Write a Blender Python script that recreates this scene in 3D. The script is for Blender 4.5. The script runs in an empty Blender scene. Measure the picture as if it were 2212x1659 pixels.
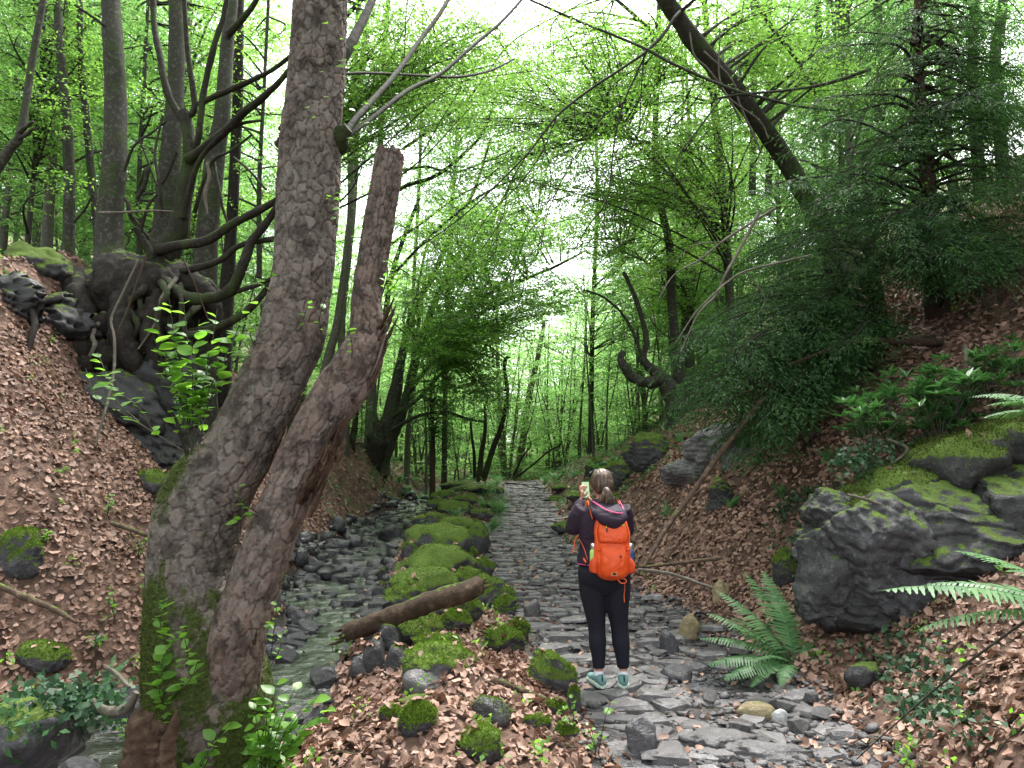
import bpy, bmesh, math, random
import numpy as np
from mathutils import Vector, Matrix, noise as mnoise

random.seed(7)
RNG = np.random.default_rng(7)
SC = bpy.context.scene
COL = SC.collection

# ------------------------------------------------------------------ camera
CAM_Z, TILT, F, CU, CV = 1.6, math.radians(6.5), 1566.0, 1106.0, 829.5
cd = bpy.data.cameras.new('camera')
cam = bpy.data.objects.new('camera', cd)
COL.objects.link(cam)
cd.sensor_width = 36.0
cd.lens = 36.0 * F / 2212.0
cd.clip_start = 0.05
cd.clip_end = 600
cam.location = (0, 0, CAM_Z)
cam.rotation_euler = (math.pi / 2 + TILT, 0, 0)
SC.camera = cam

# ------------------------------------------------------------------ sky, sun, exposure
SUN_EL, SUN_AZ = math.radians(62), math.radians(20)
W = bpy.data.worlds.new('World')
SC.world = W
W.use_nodes = True
wn = W.node_tree
wn.nodes.clear()
sky = wn.nodes.new('ShaderNodeTexSky')
sky.sky_type = 'NISHITA'
sky.sun_disc = False
sky.sun_elevation = SUN_EL
sky.sun_rotation = SUN_AZ
sky.dust_density = 3.0
sky.air_density = 1.0
hs = wn.nodes.new('ShaderNodeHueSaturation')
hs.inputs['Saturation'].default_value = 0.22
hs.inputs['Value'].default_value = 1.35
bg = wn.nodes.new('ShaderNodeBackground')
bg.inputs['Strength'].default_value = 0.15
wo = wn.nodes.new('ShaderNodeOutputWorld')
wn.links.new(sky.outputs[0], hs.inputs['Color'])
wn.links.new(hs.outputs[0], bg.inputs[0])
wn.links.new(bg.outputs[0], wo.inputs[0])
sl = bpy.data.lights.new('sun', 'SUN')
sl.energy = 1.5
sl.angle = math.radians(12)
sl.color = (1.0, 0.97, 0.92)
sun = bpy.data.objects.new('sun', sl)
COL.objects.link(sun)
sd = Vector((math.sin(SUN_AZ) * math.cos(SUN_EL), math.cos(SUN_AZ) * math.cos(SUN_EL), math.sin(SUN_EL)))
sun.rotation_euler = sd.to_track_quat('Z', 'Y').to_euler()
SC.view_settings.view_transform = 'Standard'
SC.view_settings.look = 'None'
SC.view_settings.gamma = 1
SC.view_settings.use_curve_mapping = False
SC.view_settings.exposure = 2.18
SC.render.engine = 'CYCLES'
SC.cycles.max_bounces = 7
SC.cycles.diffuse_bounces = 4
SC.cycles.transmission_bounces = 5
SC.cycles.glossy_bounces = 2
SC.cycles.use_denoising = True

# ------------------------------------------------------------------ placing helpers
CT, ST = math.cos(TILT), math.sin(TILT)

def pt(u, v, d):
    a, b = (u - CU) / F, (CV - v) / F
    s = d / (CT - b * ST)
    return Vector((s * a, d, CAM_Z + s * (ST + b * CT)))

def ray(u, v):
    p = pt(u, v, 1.0)
    return np.array([p.x, 1.0, p.z - CAM_Z])

def wpx(w, d):
    return w / F * d

# ------------------------------------------------------------------ numpy noise
def _h(ix, iy, iz, s=0):
    n = (ix.astype(np.int64) * 374761393 + iy.astype(np.int64) * 668265263 + iz.astype(np.int64) * 2147483647 + s * 1274126177) & 0x7fffffff
    n = ((n ^ (n >> 13)) * 1274126177) & 0x7fffffff
    n = ((n ^ (n >> 11)) * 1103515245) & 0x7fffffff
    n = n ^ (n >> 16)
    return (n & 0xffff) / 65535.0

def vn(p, s=0):
    p = np.asarray(p, dtype=np.float64)
    i = np.floor(p); f = p - i
    f = f * f * (3 - 2 * f)
    x, y, z = i[:, 0], i[:, 1], i[:, 2]
    r = 0
    for dx in (0, 1):
        wx = f[:, 0] if dx else 1 - f[:, 0]
        for dy in (0, 1):
            wy = f[:, 1] if dy else 1 - f[:, 1]
            for dz in (0, 1):
                wz = f[:, 2] if dz else 1 - f[:, 2]
                r = r + wx * wy * wz * _h(x + dx, y + dy, z + dz, s)
    return r * 2 - 1

def fbm(p, o=4, s=0, g=0.5):
    a, t, r = 1.0, 0.0, 0
    p = np.asarray(p, dtype=np.float64).copy()
    for k in range(o):
        r = r + a * vn(p, s + k); t += a; a *= g; p = p * 2.03 + 11.3
    return r / t

def cells(u, v, nu, s=0, jit=0.85):
    """jittered cell pattern in (u, v), u periodic with nu cells: F1, F2, cell id noise"""
    iu, iv = np.floor(u), np.floor(v)
    f1 = np.full(u.shape, 9.0); f2 = np.full(u.shape, 9.0); idn = np.zeros(u.shape)
    z = np.zeros(u.shape)
    for du in (-1, 0, 1):
        for dv in (-1, 0, 1):
            cu, cv = iu + du, iv + dv
            wu = np.mod(cu, nu)
            px = cu + 0.5 + jit * (_h(wu, cv, z, s) - 0.5)
            py = cv + 0.5 + jit * (_h(wu, cv, z + 5, s) - 0.5)
            d = np.sqrt((px - u) ** 2 + (py - v) ** 2)
            m = d < f1
            f2 = np.where(m, f1, np.minimum(f2, d))
            idn = np.where(m, _h(wu, cv, z + 9, s), idn)
            f1 = np.where(m, d, f1)
    return f1, f2, idn

# ------------------------------------------------------------------ mesh helpers
def me_np(name, V, Fc, smooth=False, attrs=None):
    """numpy verts (N,3) and faces (M,k) or list of such arrays -> mesh"""
    V = np.asarray(V, dtype=np.float32)
    Fs = Fc if isinstance(Fc, list) else [Fc]
    Fs = [np.asarray(f, dtype=np.int32) for f in Fs if len(f)]
    m = bpy.data.meshes.new(name)
    m.vertices.add(len(V)); m.vertices.foreach_set('co', V.ravel())
    nl = sum(f.size for f in Fs); nf = sum(len(f) for f in Fs)
    m.loops.add(nl); m.polygons.add(nf)
    m.loops.foreach_set('vertex_index', np.concatenate([f.ravel() for f in Fs]))
    tot = np.concatenate([np.full(len(f), f.shape[1], dtype=np.int32) for f in Fs])
    st = np.concatenate([[0], np.cumsum(tot)[:-1]]).astype(np.int32)
    m.polygons.foreach_set('loop_start', st)
    m.polygons.foreach_set('loop_total', tot)
    if smooth:
        m.polygons.foreach_set('use_smooth', np.ones(nf, dtype=bool))
    m.update(calc_edges=True)
    if attrs:
        for k, a in attrs.items():
            at = m.attributes.new(k, 'FLOAT', 'POINT')
            at.data.foreach_set('value', np.asarray(a, dtype=np.float32))
    return m

def link(name, data, mat=None, parent=None, loc=None, rot=None, scale=None):
    o = bpy.data.objects.new(name, data)
    COL.objects.link(o)
    if mat is not None and data is not None and len(data.materials) == 0:
        data.materials.append(mat)
    if parent is not None:
        o.parent = parent
    if loc is not None: o.location = loc
    if rot is not None: o.rotation_euler = rot
    if scale is not None: o.scale = scale
    return o

def tag(o, label=None, cat=None, group=None, kind=None):
    if label: o['label'] = label
    if cat: o['category'] = cat
    if group: o['group'] = group
    if kind: o['kind'] = kind
    return o

def empty(name, loc, label, cat, group=None):
    o = bpy.data.objects.new(name, None)
    COL.objects.link(o); o.location = loc
    o.empty_display_size = 0.1
    return tag(o, label, cat, group)

def copy_tree(o, parent=None):
    c = o.copy(); COL.objects.link(c)
    if parent is not None: c.parent = parent
    for ch in list(o.children): copy_tree(ch, c)
    return c

def catmull(P, n):
    """P (k, m) array -> n samples, uniform-ish"""
    P = np.asarray(P, dtype=float)
    k = len(P)
    if k == 2:
        t = np.linspace(0, 1, n)[:, None]
        return P[0] * (1 - t) + P[1] * t
    Q = np.vstack([2 * P[0] - P[1], P, 2 * P[-1] - P[-2]])
    seg = np.linalg.norm(np.diff(P[:, :3], axis=0), axis=1)
    cum = np.concatenate([[0], np.cumsum(seg)]); cum /= cum[-1]
    t = np.linspace(0, 1, n)
    i = np.clip(np.searchsorted(cum, t, side='right') - 1, 0, k - 2)
    f = ((t - cum[i]) / np.maximum(cum[i + 1] - cum[i], 1e-9))[:, None]
    p0, p1, p2, p3 = Q[i], Q[i + 1], Q[i + 2], Q[i + 3]
    return 0.5 * ((2 * p1) + (-p0 + p2) * f + (2 * p0 - 5 * p1 + 4 * p2 - p3) * f * f + (-p0 + 3 * p1 - 3 * p2 + p3) * f ** 3)

def frames(C):
    T = np.gradient(C, axis=0)
    T /= np.maximum(np.linalg.norm(T, axis=1, keepdims=True), 1e-9)
    ref = np.array([0.0, -1.0, 0.0]) if abs(T[0][1]) < 0.9 else np.array([1.0, 0, 0])
    N = np.zeros_like(C)
    n = ref - T[0] * ref.dot(T[0]); n /= np.linalg.norm(n)
    for i in range(len(C)):
        n = n - T[i] * n.dot(T[i]); n /= max(np.linalg.norm(n), 1e-9)
        N[i] = n
    B = np.cross(T, N)
    return T, N, B

class Acc:
    """collects geometry for one mesh"""
    def __init__(s): s.V = []; s.F = {}; s.n = 0; s.A = []
    def add(s, V, Fc, a=0.0):
        V = np.asarray(V, dtype=float).reshape(-1, 3); Fc = np.asarray(Fc)
        s.V.append(V); s.F.setdefault(Fc.shape[1], []).append(Fc + s.n); s.n += len(V)
        s.A.append(np.full(len(V), a) if np.isscalar(a) else a)
    def tube(s, P, sides=6, seg=None, jit=0.0, cap=True, a=0.0, seed=0, flat=1.0):
        """P rows x,y,z,r"""
        P = np.asarray(P, dtype=float)
        n = seg or max(2, (len(P) - 1) * 3 + 1)
        Q = catmull(P, n)
        C, R = Q[:, :3], np.maximum(Q[:, 3], 0.0008)
        T, N, B = frames(C)
        th = np.linspace(0, 2 * math.pi, sides, endpoint=False)
        rr = R[:, None] * np.ones(sides)
        if jit:
            ph = np.stack([np.repeat(np.arange(n), sides) * 0.6, np.tile(np.cos(th), n) * 1.2, np.tile(np.sin(th), n) * 1.2 + seed], 1)
            rr = rr * (1 + jit * fbm(ph, 2, seed).reshape(n, sides))
        V = C[:, None, :] + rr[..., None] * (np.cos(th)[None, :, None] * N[:, None, :] + flat * np.sin(th)[None, :, None] * B[:, None, :])
        i = np.arange(n - 1)[:, None] * sides; j = np.arange(sides)[None, :]; k = (j + 1) % sides
        Fq = np.stack([i + j, i + k, i + sides + k, i + sides + j], -1).reshape(-1, 4)
        s.add(V.reshape(-1, 3), Fq, a)
        if cap and sides >= 3:
            for e, rev in ((0, True), (n - 1, False)):
                c = C[e]; ring = V[e]
                vv = np.vstack([ring, c[None]])
                q = np.array([[m_, (m_ + 1) % sides, sides] for m_ in range(sides)])
                if rev: q = q[:, ::-1]
                s.add(vv, q, a)
        return C, R
    def mesh(s, name, smooth=True, attr='rnd'):
        V = np.vstack(s.V)
        return me_np(name, V, [np.vstack(f) for f in s.F.values()], smooth, {attr: np.concatenate(s.A)} if attr else None)

def V4(p, r): return [p[0], p[1], p[2], r]

def stem(spec):
    """[(u, v, d, w_px)] -> rows x,y,z,r"""
    out = []
    for u, v, d, w in spec:
        p = pt(u, v, d); out.append([p.x, p.y, p.z, wpx(w, d) / 2])
    return np.array(out)

# ------------------------------------------------------------------ leaves
def unit(a): return a / np.maximum(np.linalg.norm(a, axis=-1, keepdims=True), 1e-9)

def leaf_arrays(P, A, Nn, L, Wd, fold=0.15, a=None):
    """quads (as rhombi with a shoulder) at P along axis A, facing Nn"""
    P = np.asarray(P); A = unit(A); S = unit(np.cross(Nn, A)); Nn = np.cross(A, S)
    L = np.asarray(L).reshape(-1, 1) * np.ones((len(P), 1)); Wd = np.asarray(Wd).reshape(-1, 1) * np.ones((len(P), 1))
    v0 = P
    v1 = P + A * L * 0.45 + S * Wd * 0.5 + Nn * Wd * fold
    v2 = P + A * L - Nn * L * 0.12
    v3 = P + A * L * 0.45 - S * Wd * 0.5 + Nn * Wd * fold
    V = np.stack([v0, v1, v2, v3], 1).reshape(-1, 3)
    Fq = np.arange(len(P) * 4).reshape(-1, 4)
    return V, Fq

def sprays(anchor, dirs, length, n=26, leaf=0.065, rng=RNG, droop=0.25, spread=0.55, updev=0.42):
    """flat leafy twigs, beech like.  returns P, A, N for leaves; and twig segments"""
    anchor = np.asarray(anchor); dirs = unit(np.asarray(dirs)); m = len(anchor)
    length = np.asarray(length).reshape(-1, 1)
    t = np.sort(rng.random((m, n)), 1) * 0.95 + 0.05
    up = np.tile([0, 0, 1.0], (m, 1)) + rng.normal(0, 0.15, (m, 3))
    side = unit(np.cross(up, dirs)); upn = np.cross(dirs, side)
    sg = np.where(rng.random((m, n)) > 0.5, 1, -1)
    lat = sg * rng.random((m, n)) * spread * np.sin(np.clip(t, 0, 1) * math.pi * 0.8 + 0.25)
    P = anchor[:, None] + dirs[:, None] * (t * length)[..., None] + side[:, None] * (lat * length)[..., None]
    P[..., 2] -= droop * (t ** 2 * length) * 0.6
    P = P + rng.normal(0, 0.012, P.shape)
    A = dirs[:, None] * 0.7 + side[:, None] * sg[..., None] * 0.8 + rng.normal(0, 0.3, P.shape)
    A[..., 2] -= 0.15
    N = upn[:, None] + rng.normal(0, updev, P.shape)
    return P.reshape(-1, 3), A.reshape(-1, 3), N.reshape(-1, 3)

# ------------------------------------------------------------------ materials
def hexc(c): return (c[0], c[1], c[2], 1.0)

class NT:
    def __init__(s, name):
        s.m = bpy.data.materials.new(name); s.m.use_nodes = True
        s.t = s.m.node_tree; s.t.nodes.clear()
        s.out = s.t.nodes.new('ShaderNodeOutputMaterial')
    def n(s, ty, **kw):
        nd = s.t.nodes.new(ty)
        for k, v in kw.items():
            if hasattr(nd, k): setattr(nd, k, v)
        return nd
    def l(s, a, b): s.t.links.new(a, b)
    def coord(s, kind='Object', scale=(1, 1, 1)):
        c = s.n('ShaderNodeTexCoord'); mp = s.n('ShaderNodeMapping')
        mp.inputs['Scale'].default_value = scale
        s.l(c.outputs[kind], mp.inputs[0]); return mp.outputs[0]
    def noise(s, vec, scale, det=5, rough=0.6, dist=0.0):
        nd = s.n('ShaderNodeTexNoise'); nd.inputs['Scale'].default_value = scale
        nd.inputs['Detail'].default_value = det; nd.inputs['Roughness'].default_value = rough
        nd.inputs['Distortion'].default_value = dist
        s.l(vec, nd.inputs['Vector']); return nd.outputs['Fac']
    def ramp(s, fac, stops):
        r = s.n('ShaderNodeValToRGB'); e = r.color_ramp.elements
        while len(e) < len(stops): e.new(0.5)
        for i, (p, c) in enumerate(stops):
            e[i].position = p; e[i].color = hexc(c) if not np.isscalar(c) else (c, c, c, 1)
        s.l(fac, r.inputs[0]); return r.outputs[0]
    def mix(s, fac, a, b, mode='MIX'):
        m = s.n('ShaderNodeMix', data_type='RGBA', blend_type=mode)
        for src, idx in ((fac, 0), (a, 6), (b, 7)):
            if isinstance(src, (int, float)): m.inputs[idx].default_value = src
            elif isinstance(src, tuple): m.inputs[idx].default_value = hexc(src)
            else: s.l(src, m.inputs[idx])
        return m.outputs[2]
    def math(s, op, a, b=None, clamp=False):
        m = s.n('ShaderNodeMath', operation=op); m.use_clamp = clamp
        for i, x in enumerate((a, b)):
            if x is None: continue
            if isinstance(x, (int, float)): m.inputs[i].default_value = x
            else: s.l(x, m.inputs[i])
        return m.outputs[0]
    def attr(s, name):
        a = s.n('ShaderNodeAttribute'); a.attribute_name = name; return a.outputs['Fac']
    def bump(s, h, strength=0.5, dist=0.01, normal=None):
        b = s.n('ShaderNodeBump'); b.inputs['Strength'].default_value = strength
        b.inputs['Distance'].default_value = dist
        s.l(h, b.inputs['Height'])
        if normal is not None: s.l(normal, b.inputs['Normal'])
        return b.outputs[0]
    def pbr(s, col, rough=0.8, normal=None, spec=0.35, **kw):
        p = s.n('ShaderNodeBsdfPrincipled')
        if isinstance(col, tuple): p.inputs['Base Color'].default_value = hexc(col)
        else: s.l(col, p.inputs['Base Color'])
        if isinstance(rough, (int, float)): p.inputs['Roughness'].default_value = rough
        else: s.l(rough, p.inputs['Roughness'])
        p.inputs['Specular IOR Level'].default_value = spec
        if normal is not None: s.l(normal, p.inputs['Normal'])
        for k, v in kw.items():
            if k in p.inputs: p.inputs[k].default_value = v
        s.l(p.outputs[0], s.out.inputs[0]); return p

def leaf_mat(name, c1, c2, t1, t2, rough=0.5, spec=0.3, mixf=0.5):
    """thin leaf: reflecting face + light passing through; hue varies leaf by leaf"""
    k = NT(name)
    r = k.attr('rnd')
    col = k.mix(r, c1, c2); tr = k.mix(r, t1, t2)
    oi = k.n('ShaderNodeObjectInfo')
    hsv = k.n('ShaderNodeHueSaturation'); hsv.inputs['Hue'].default_value = 0.5
    k.l(k.math('ADD', k.math('MULTIPLY', oi.outputs['Random'], 0.5), 0.75), hsv.inputs['Value'])
    k.l(tr, hsv.inputs['Color'])
    d = k.n('ShaderNodeBsdfPrincipled'); k.l(col, d.inputs['Base Color'])
    d.inputs['Roughness'].default_value = rough; d.inputs['Specular IOR Level'].default_value = spec
    t = k.n('ShaderNodeBsdfTranslucent'); k.l(hsv.outputs[0], t.inputs[0])
    mx = k.n('ShaderNodeMixShader'); mx.inputs[0].default_value = mixf
    k.l(d.outputs[0], mx.inputs[1]); k.l(t.outputs[0], mx.inputs[2]); k.l(mx.outputs[0], k.out.inputs[0])
    return k.m

M = {}
M['beech_leaf'] = leaf_mat('beech_leaf', (.035, .095, .025), (.07, .15, .04), (.13, .31, .04), (.28, .50, .08), 0.45, 0.35, 0.6)
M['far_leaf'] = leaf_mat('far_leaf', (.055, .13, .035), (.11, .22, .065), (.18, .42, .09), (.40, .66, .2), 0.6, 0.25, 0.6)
M['pale_leaf'] = leaf_mat('pale_leaf', (.10, .20, .065), (.17, .30, .11), (.26, .52, .13), (.48, .74, .27), 0.6, 0.25, 0.6)  # backlit brightness of the far thicket put into a paler leaf colour
M['shoot_leaf'] = leaf_mat('shoot_leaf', (.07, .17, .025), (.13, .27, .04), (.2, .5, .04), (.32, .62, .06), 0.4, 0.4, 0.45)
M['yew'] = leaf_mat('yew_needle', (.02, .052, .022), (.05, .115, .035), (.04, .11, .025), (.09, .22, .04), 0.65, 0.14, 0.35)
M['fern'] = leaf_mat('fern_leaf', (.06, .16, .06), (.12, .25, .095), (.08, .24, .06), (.17, .36, .10), 0.5, 0.35, 0.4)
M['laurel'] = leaf_mat('laurel_leaf', (.03, .09, .03), (.06, .16, .05), (.07, .2, .04), (.1, .28, .06), 0.42, 0.35, 0.3)
M['ivy'] = leaf_mat('ivy_leaf', (.02, .055, .03), (.05, .11, .05), (.03, .09, .03), (.05, .14, .04), 0.5, 0.25, 0.2)
M['dead_leaf'] = leaf_mat('dead_leaf', (.13, .07, .05), (.50, .315, .235), (.17, .08, .05), (.38, .22, .14), 0.6, 0.35, 0.12)

def m_bark_smooth(name, c1, c2, lich, moss=0.35, bump=0.6):
    k = NT(name)
    v = k.coord('Object'); vs = k.coord('Object', (1, 1, 0.35))
    n1 = k.noise(v, 5, 6, 0.6); n2 = k.noise(vs, 45, 4, 0.65); n3 = k.noise(v, 16, 5, 0.7)
    base = k.mix(n1, c1, c2)
    base = k.mix(k.ramp(n3, [(0.52, 0.0), (0.66, 1.0)]), base, lich)
    n4 = k.noise(v, 2.2, 6, 0.65)
    base = k.mix(k.math('MULTIPLY', k.ramp(n4, [(0.5, 0.0), (0.62, 1.0)]), moss), base, (.035, .06, .012))
    h = k.math('ADD', k.math('MULTIPLY', n2, 0.6), n3)
    k.pbr(base, 0.85, k.bump(h, bump, 0.02), 0.2)
    return k.m
M['bark_beech'] = m_bark_smooth('bark_beech', (.022, .021, .016), (.055, .052, .041), (.10, .10, .088), .55)
M['bark_dark'] = m_bark_smooth('bark_dark', (.013, .011, .008), (.032, .027, .02), (.045, .045, .034), 0.6)
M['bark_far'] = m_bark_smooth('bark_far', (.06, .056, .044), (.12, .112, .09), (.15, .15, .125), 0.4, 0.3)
M['twig_pale'] = m_bark_smooth('twig_pale', (.07, .058, .046), (.15, .13, .105), (.2, .185, .16), 0.2)
M['bark_yew'] = m_bark_smooth('bark_yew', (.03, .017, .012), (.06, .034, .024), (.04, .035, .028), 0.4)

def m_moss_over(name, base_fn, thr, rough=0.75, spec=0.3, bump=0.7, wet=False):
    """rock / wood with moss growing on its upper faces"""
    k = NT(name)
    v = k.coord('Object')
    col, h = base_fn(k, v)
    mn = k.noise(v, 60, 4, 0.7); ml = k.noise(v, 5, 4, 0.6)
    moss = k.ramp(mn, [(0.3, (.035, .065, .010)), (0.5, (.10, .165, .022)), (0.75, (.19, .27, .045))])
    moss = k.mix(k.ramp(ml, [(0.35, 0.0), (0.7, 1.0)]), moss, (.07, .105, .015))
    g = k.n('ShaderNodeNewGeometry'); sp = k.n('ShaderNodeSeparateXYZ'); k.l(g.outputs['Normal'], sp.inputs[0])
    f = k.math('ADD', sp.outputs['Z'], k.math('MULTIPLY', k.math('SUBTRACT', k.noise(v, 7, 6, 0.7), 0.5), 1.6))
    oi = k.n('ShaderNodeObjectInfo'); hv = k.n('ShaderNodeHueSaturation')
    k.l(k.math('ADD', k.math('MULTIPLY', oi.outputs['Random'], 0.6), 0.68), hv.inputs['Value'])
    k.l(col, hv.inputs['Color']); col = hv.outputs[0]
    fac = k.ramp(k.math('MULTIPLY', f, 0.5), [(thr / 2, 0.0), (thr / 2 + 0.07, 1.0)])
    c = k.mix(fac, col, moss)
    hh = k.math('ADD', h, k.math('MULTIPLY', mn, k.math('MULTIPLY', fac, 1.5)))
    rg = k.math('ADD', k.math('MULTIPLY', fac, 0.9 - rough), rough)
    k.pbr(c, rg, k.bump(hh, bump, 0.02), spec)
    return k.m

def rock_base(c1, c2, c3, sc=1.0):
    def f(k, v):
        a = k.noise(v, 3.5 * sc, 8, 0.65, 0.4); b = k.noise(v, 22 * sc, 6, 0.7); c = k.noise(v, 90 * sc, 3, 0.6)
        col = k.ramp(a, [(0.3, c1), (0.55, c2), (0.75, c3)])
        col = k.mix(k.ramp(b, [(0.55, 0.0), (0.68, 0.6)]), col, (c3[0] * 1.25, c3[1] * 1.25, c3[2] * 1.2))
        return col, k.math('ADD', k.math('MULTIPLY', b, 1.2), k.math('MULTIPLY', c, 0.4))
    return f
slate = rock_base((.045, .041, .041), (.125, .117, .12), (.23, .22, .225))
darkr = rock_base((.02, .02, .022), (.052, .05, .055), (.13, .128, .137))
M['stone'] = m_moss_over('slate_stone', slate, 1.32, 0.48, 0.5)
M['stone_wet'] = m_moss_over('wet_stone', darkr, 1.3, 0.27, 0.5)
M['moss_stone'] = m_moss_over('mossy_stone', darkr, 0.2, 0.6, 0.35)
M['rock_dark'] = m_moss_over('dark_rock', rock_base((.013, .013, .014), (.04, .039, .042), (.12, .118, .122), 0.8), 0.66, 0.5, 0.4)
M['rock_black'] = m_moss_over('shaded_rock', rock_base((.006, .006, .006), (.016, .015, .015), (.042, .041, .043), 0.6), 0.72, 0.45, 0.4)  # darker copy of the dark rock, deep shade put into its colour
M['stone_tan'] = m_moss_over('tan_stone', rock_base((.13, .10, .05), (.26, .21, .12), (.36, .31, .2)), 0.95, 0.7, 0.3)
M['quartz'] = m_moss_over('quartz_stone', rock_base((.3, .3, .31), (.5, .5, .5), (.65, .65, .66)), 1.4, 0.5, 0.4)
M['fuzz_dull'] = leaf_mat('trunk_moss_fuzz', (.03, .045, .010), (.10, .13, .028), (.04, .06, .01), (.1, .14, .02), 0.8, 0.1, 0.3)
M['moss_dark'] = m_moss_over('shaded_moss_rock', rock_base((.013, .013, .014), (.04, .039, .042), (.10, .10, .104), 0.8), 0.45, 0.6, 0.3)
def wood_base(c1, c2, c3):
    def f(k, v):
        vs = k.n('ShaderNodeAttribute'); vs.attribute_name = 'grain'
        a = k.noise(v, 14, 6, 0.7); w = k.noise(k.coord('Object', (1, 1, 1)), 50, 5, 0.75, 0.5)
        col = k.ramp(a, [(0.3, c1), (0.55, c2), (0.72, c3)])
        return col, k.math('ADD', a, w)
    return f
M['log'] = m_moss_over('log_wood', wood_base((.03, .02, .014), (.085, .055, .035), (.22, .16, .10)), 0.93, 0.8, 0.25)
M['rot'] = m_moss_over('rotten_wood', wood_base((.025, .014, .01), (.075, .045, .03), (.16, .11, .075)), 0.97, 0.85, 0.2)
M['root'] = m_moss_over('root_wood', wood_base((.009, .007, .006), (.026, .021, .017), (.055, .05, .042)), 0.8, 0.8, 0.2)
M['fuzz'] = leaf_mat('moss_fuzz', (.06, .11, .014), (.19, .29, .04), (.08, .16, .015), (.18, .29, .03), 0.8, 0.1, 0.3)

def m_plate():
    """cracked bark; tint per plate; moss and lichen by painted-on growth attribute"""
    k = NT('bark_plates')
    v = k.coord('Object')
    cell = k.attr('cell'); moss = k.attr('moss'); red = k.attr('red')
    n = k.noise(v, 40, 5, 0.7); nn = k.noise(v, 9, 4, 0.6); fine = k.noise(v, 150, 3, 0.7)
    grey = k.mix(cell, (.07, .056, .048), (.18, .15, .13))
    redc = k.mix(cell, (.085, .05, .04), (.19, .118, .098))
    col = k.mix(red, grey, redc)
    col = k.mix(k.ramp(n, [(0.5, 0.0), (0.62, 0.7)]), col, (.19, .19, .17))
    col = k.mix(k.ramp(nn, [(0.36, 0.75), (0.52, 0.0)]), col, (.028, .021, .017))
    mc = k.ramp(k.noise(v, 70, 4, 0.7), [(0.3, (.022, .03, .009)), (0.55, (.05, .068, .015)), (0.75, (.09, .115, .028))])
    mf = k.ramp(k.math('ADD', moss, k.math('MULTIPLY', k.math('SUBTRACT', k.noise(v, 24, 5, 0.75), 0.5), 1.3)), [(0.42, 0.0), (0.6, 1.0)])
    col = k.mix(mf, col, mc)
    h = k.math('ADD', k.math('MULTIPLY', n, 0.8), k.math('MULTIPLY', fine, 0.7))
    k.pbr(col, 0.9, k.bump(h, 0.7, 0.012), 0.2)
    return k.m
M['plates'] = m_plate()

def m_ground():
    k = NT('forest_floor')
    v = k.coord('Object')
    w = k.attr('wet'); g = k.attr('green')
    vo = k.n('ShaderNodeTexVoronoi'); vo.inputs['Scale'].default_value = 17; k.l(v, vo.inputs['Vector'])
    hs = k.n('ShaderNodeSeparateColor'); k.l(vo.outputs['Color'], hs.inputs[0])
    lit = k.mix(hs.outputs[0], (.06, .035, .026), (.23, .138, .10))
    lit = k.mix(k.ramp(k.noise(v, 3, 5, 0.6), [(0.4, 0.7), (0.6, 0.0)]), lit, (.045, .027, .02))
    soil = k.mix(k.noise(v, 12, 6, 0.7), (.022, .02, .02), (.075, .07, .072))
    moss = k.mix(k.noise(v, 30, 5, 0.7), (.03, .055, .01), (.1, .17, .025))
    c = k.mix(w, lit, soil); c = k.mix(k.ramp(k.math('ADD', g, k.math('MULTIPLY', k.math('SUBTRACT', k.noise(v, 2.5, 6, 0.7), 0.5), 1.5)), [(0.45, 0.0), (0.6, 1.0)]), c, moss)
    h = k.math('ADD', k.math('MULTIPLY', vo.outputs['Distance'], 0.7), k.noise(v, 35, 5, 0.7))
    k.pbr(c, k.math('SUBTRACT', 0.9, k.math('MULTIPLY', w, 0.4)), k.bump(h, 0.8, 0.03), 0.3)
    return k.m
M['ground'] = m_ground()

def m_gravel(name, c1, c2, rough):
    k = NT(name); v = k.coord('Object')
    vo = k.n('ShaderNodeTexVoronoi'); vo.inputs['Scale'].default_value = 34; k.l(v, vo.inputs['Vector'])
    hs = k.n('ShaderNodeSeparateColor'); k.l(vo.outputs['Color'], hs.inputs[0])
    c = k.mix(hs.outputs[0], c1, c2); c = k.mix(k.ramp(k.noise(v, 2.5, 5, 0.7), [(0.45, 0.0), (0.6, 0.7)]), c, (.06, .042, .032)); c = k.mix(k.ramp(k.noise(v, 5, 5, 0.7), [(0.4, 0.8), (0.6, 0.1)]), c, (.022, .02, .019))
    k.pbr(c, rough, k.bump(k.math('ADD', vo.outputs['Distance'], k.noise(v, 50, 4, 0.7)), 0.9, 0.03), 0.45)
    return k.m
M['path'] = m_gravel('path_gravel', (.03, .03, .034), (.14, .14, .16), 0.6)
M['bed'] = m_gravel('bed_gravel', (.02, .02, .022), (.08, .078, .08), 0.4)

def m_water():
    k = NT('stream_water'); v = k.coord('Object', (0.6, 1.5, 1))
    a = k.noise(v, 13, 2, 0.5, 1.0); b = k.noise(v, 34, 3, 0.6, 0.8)
    h = k.math('ADD', k.math('MULTIPLY', a, 1.0), k.math('MULTIPLY', b, 0.6))
    p = k.pbr((.014, .017, .012), 0.03, k.bump(h, 0.5, 0.02), 1.0)
    p.inputs['IOR'].default_value = 1.6
    return k.m
M['water'] = m_water()

def m_flat(name, col, rough=0.7, spec=0.4, nscale=None, bump=0.2, metal=0.0, var=0.25):
    k = NT(name)
    v = k.coord('Object'); n = k.noise(v, nscale or 60, 4, 0.6)
    c = k.mix(n, tuple(x * (1 - var) for x in col), tuple(min(1, x * (1 + var)) for x in col))
    p = k.pbr(c, rough, k.bump(n, bump, 0.004), spec); p.inputs['Metallic'].default_value = metal
    return k.m
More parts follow.
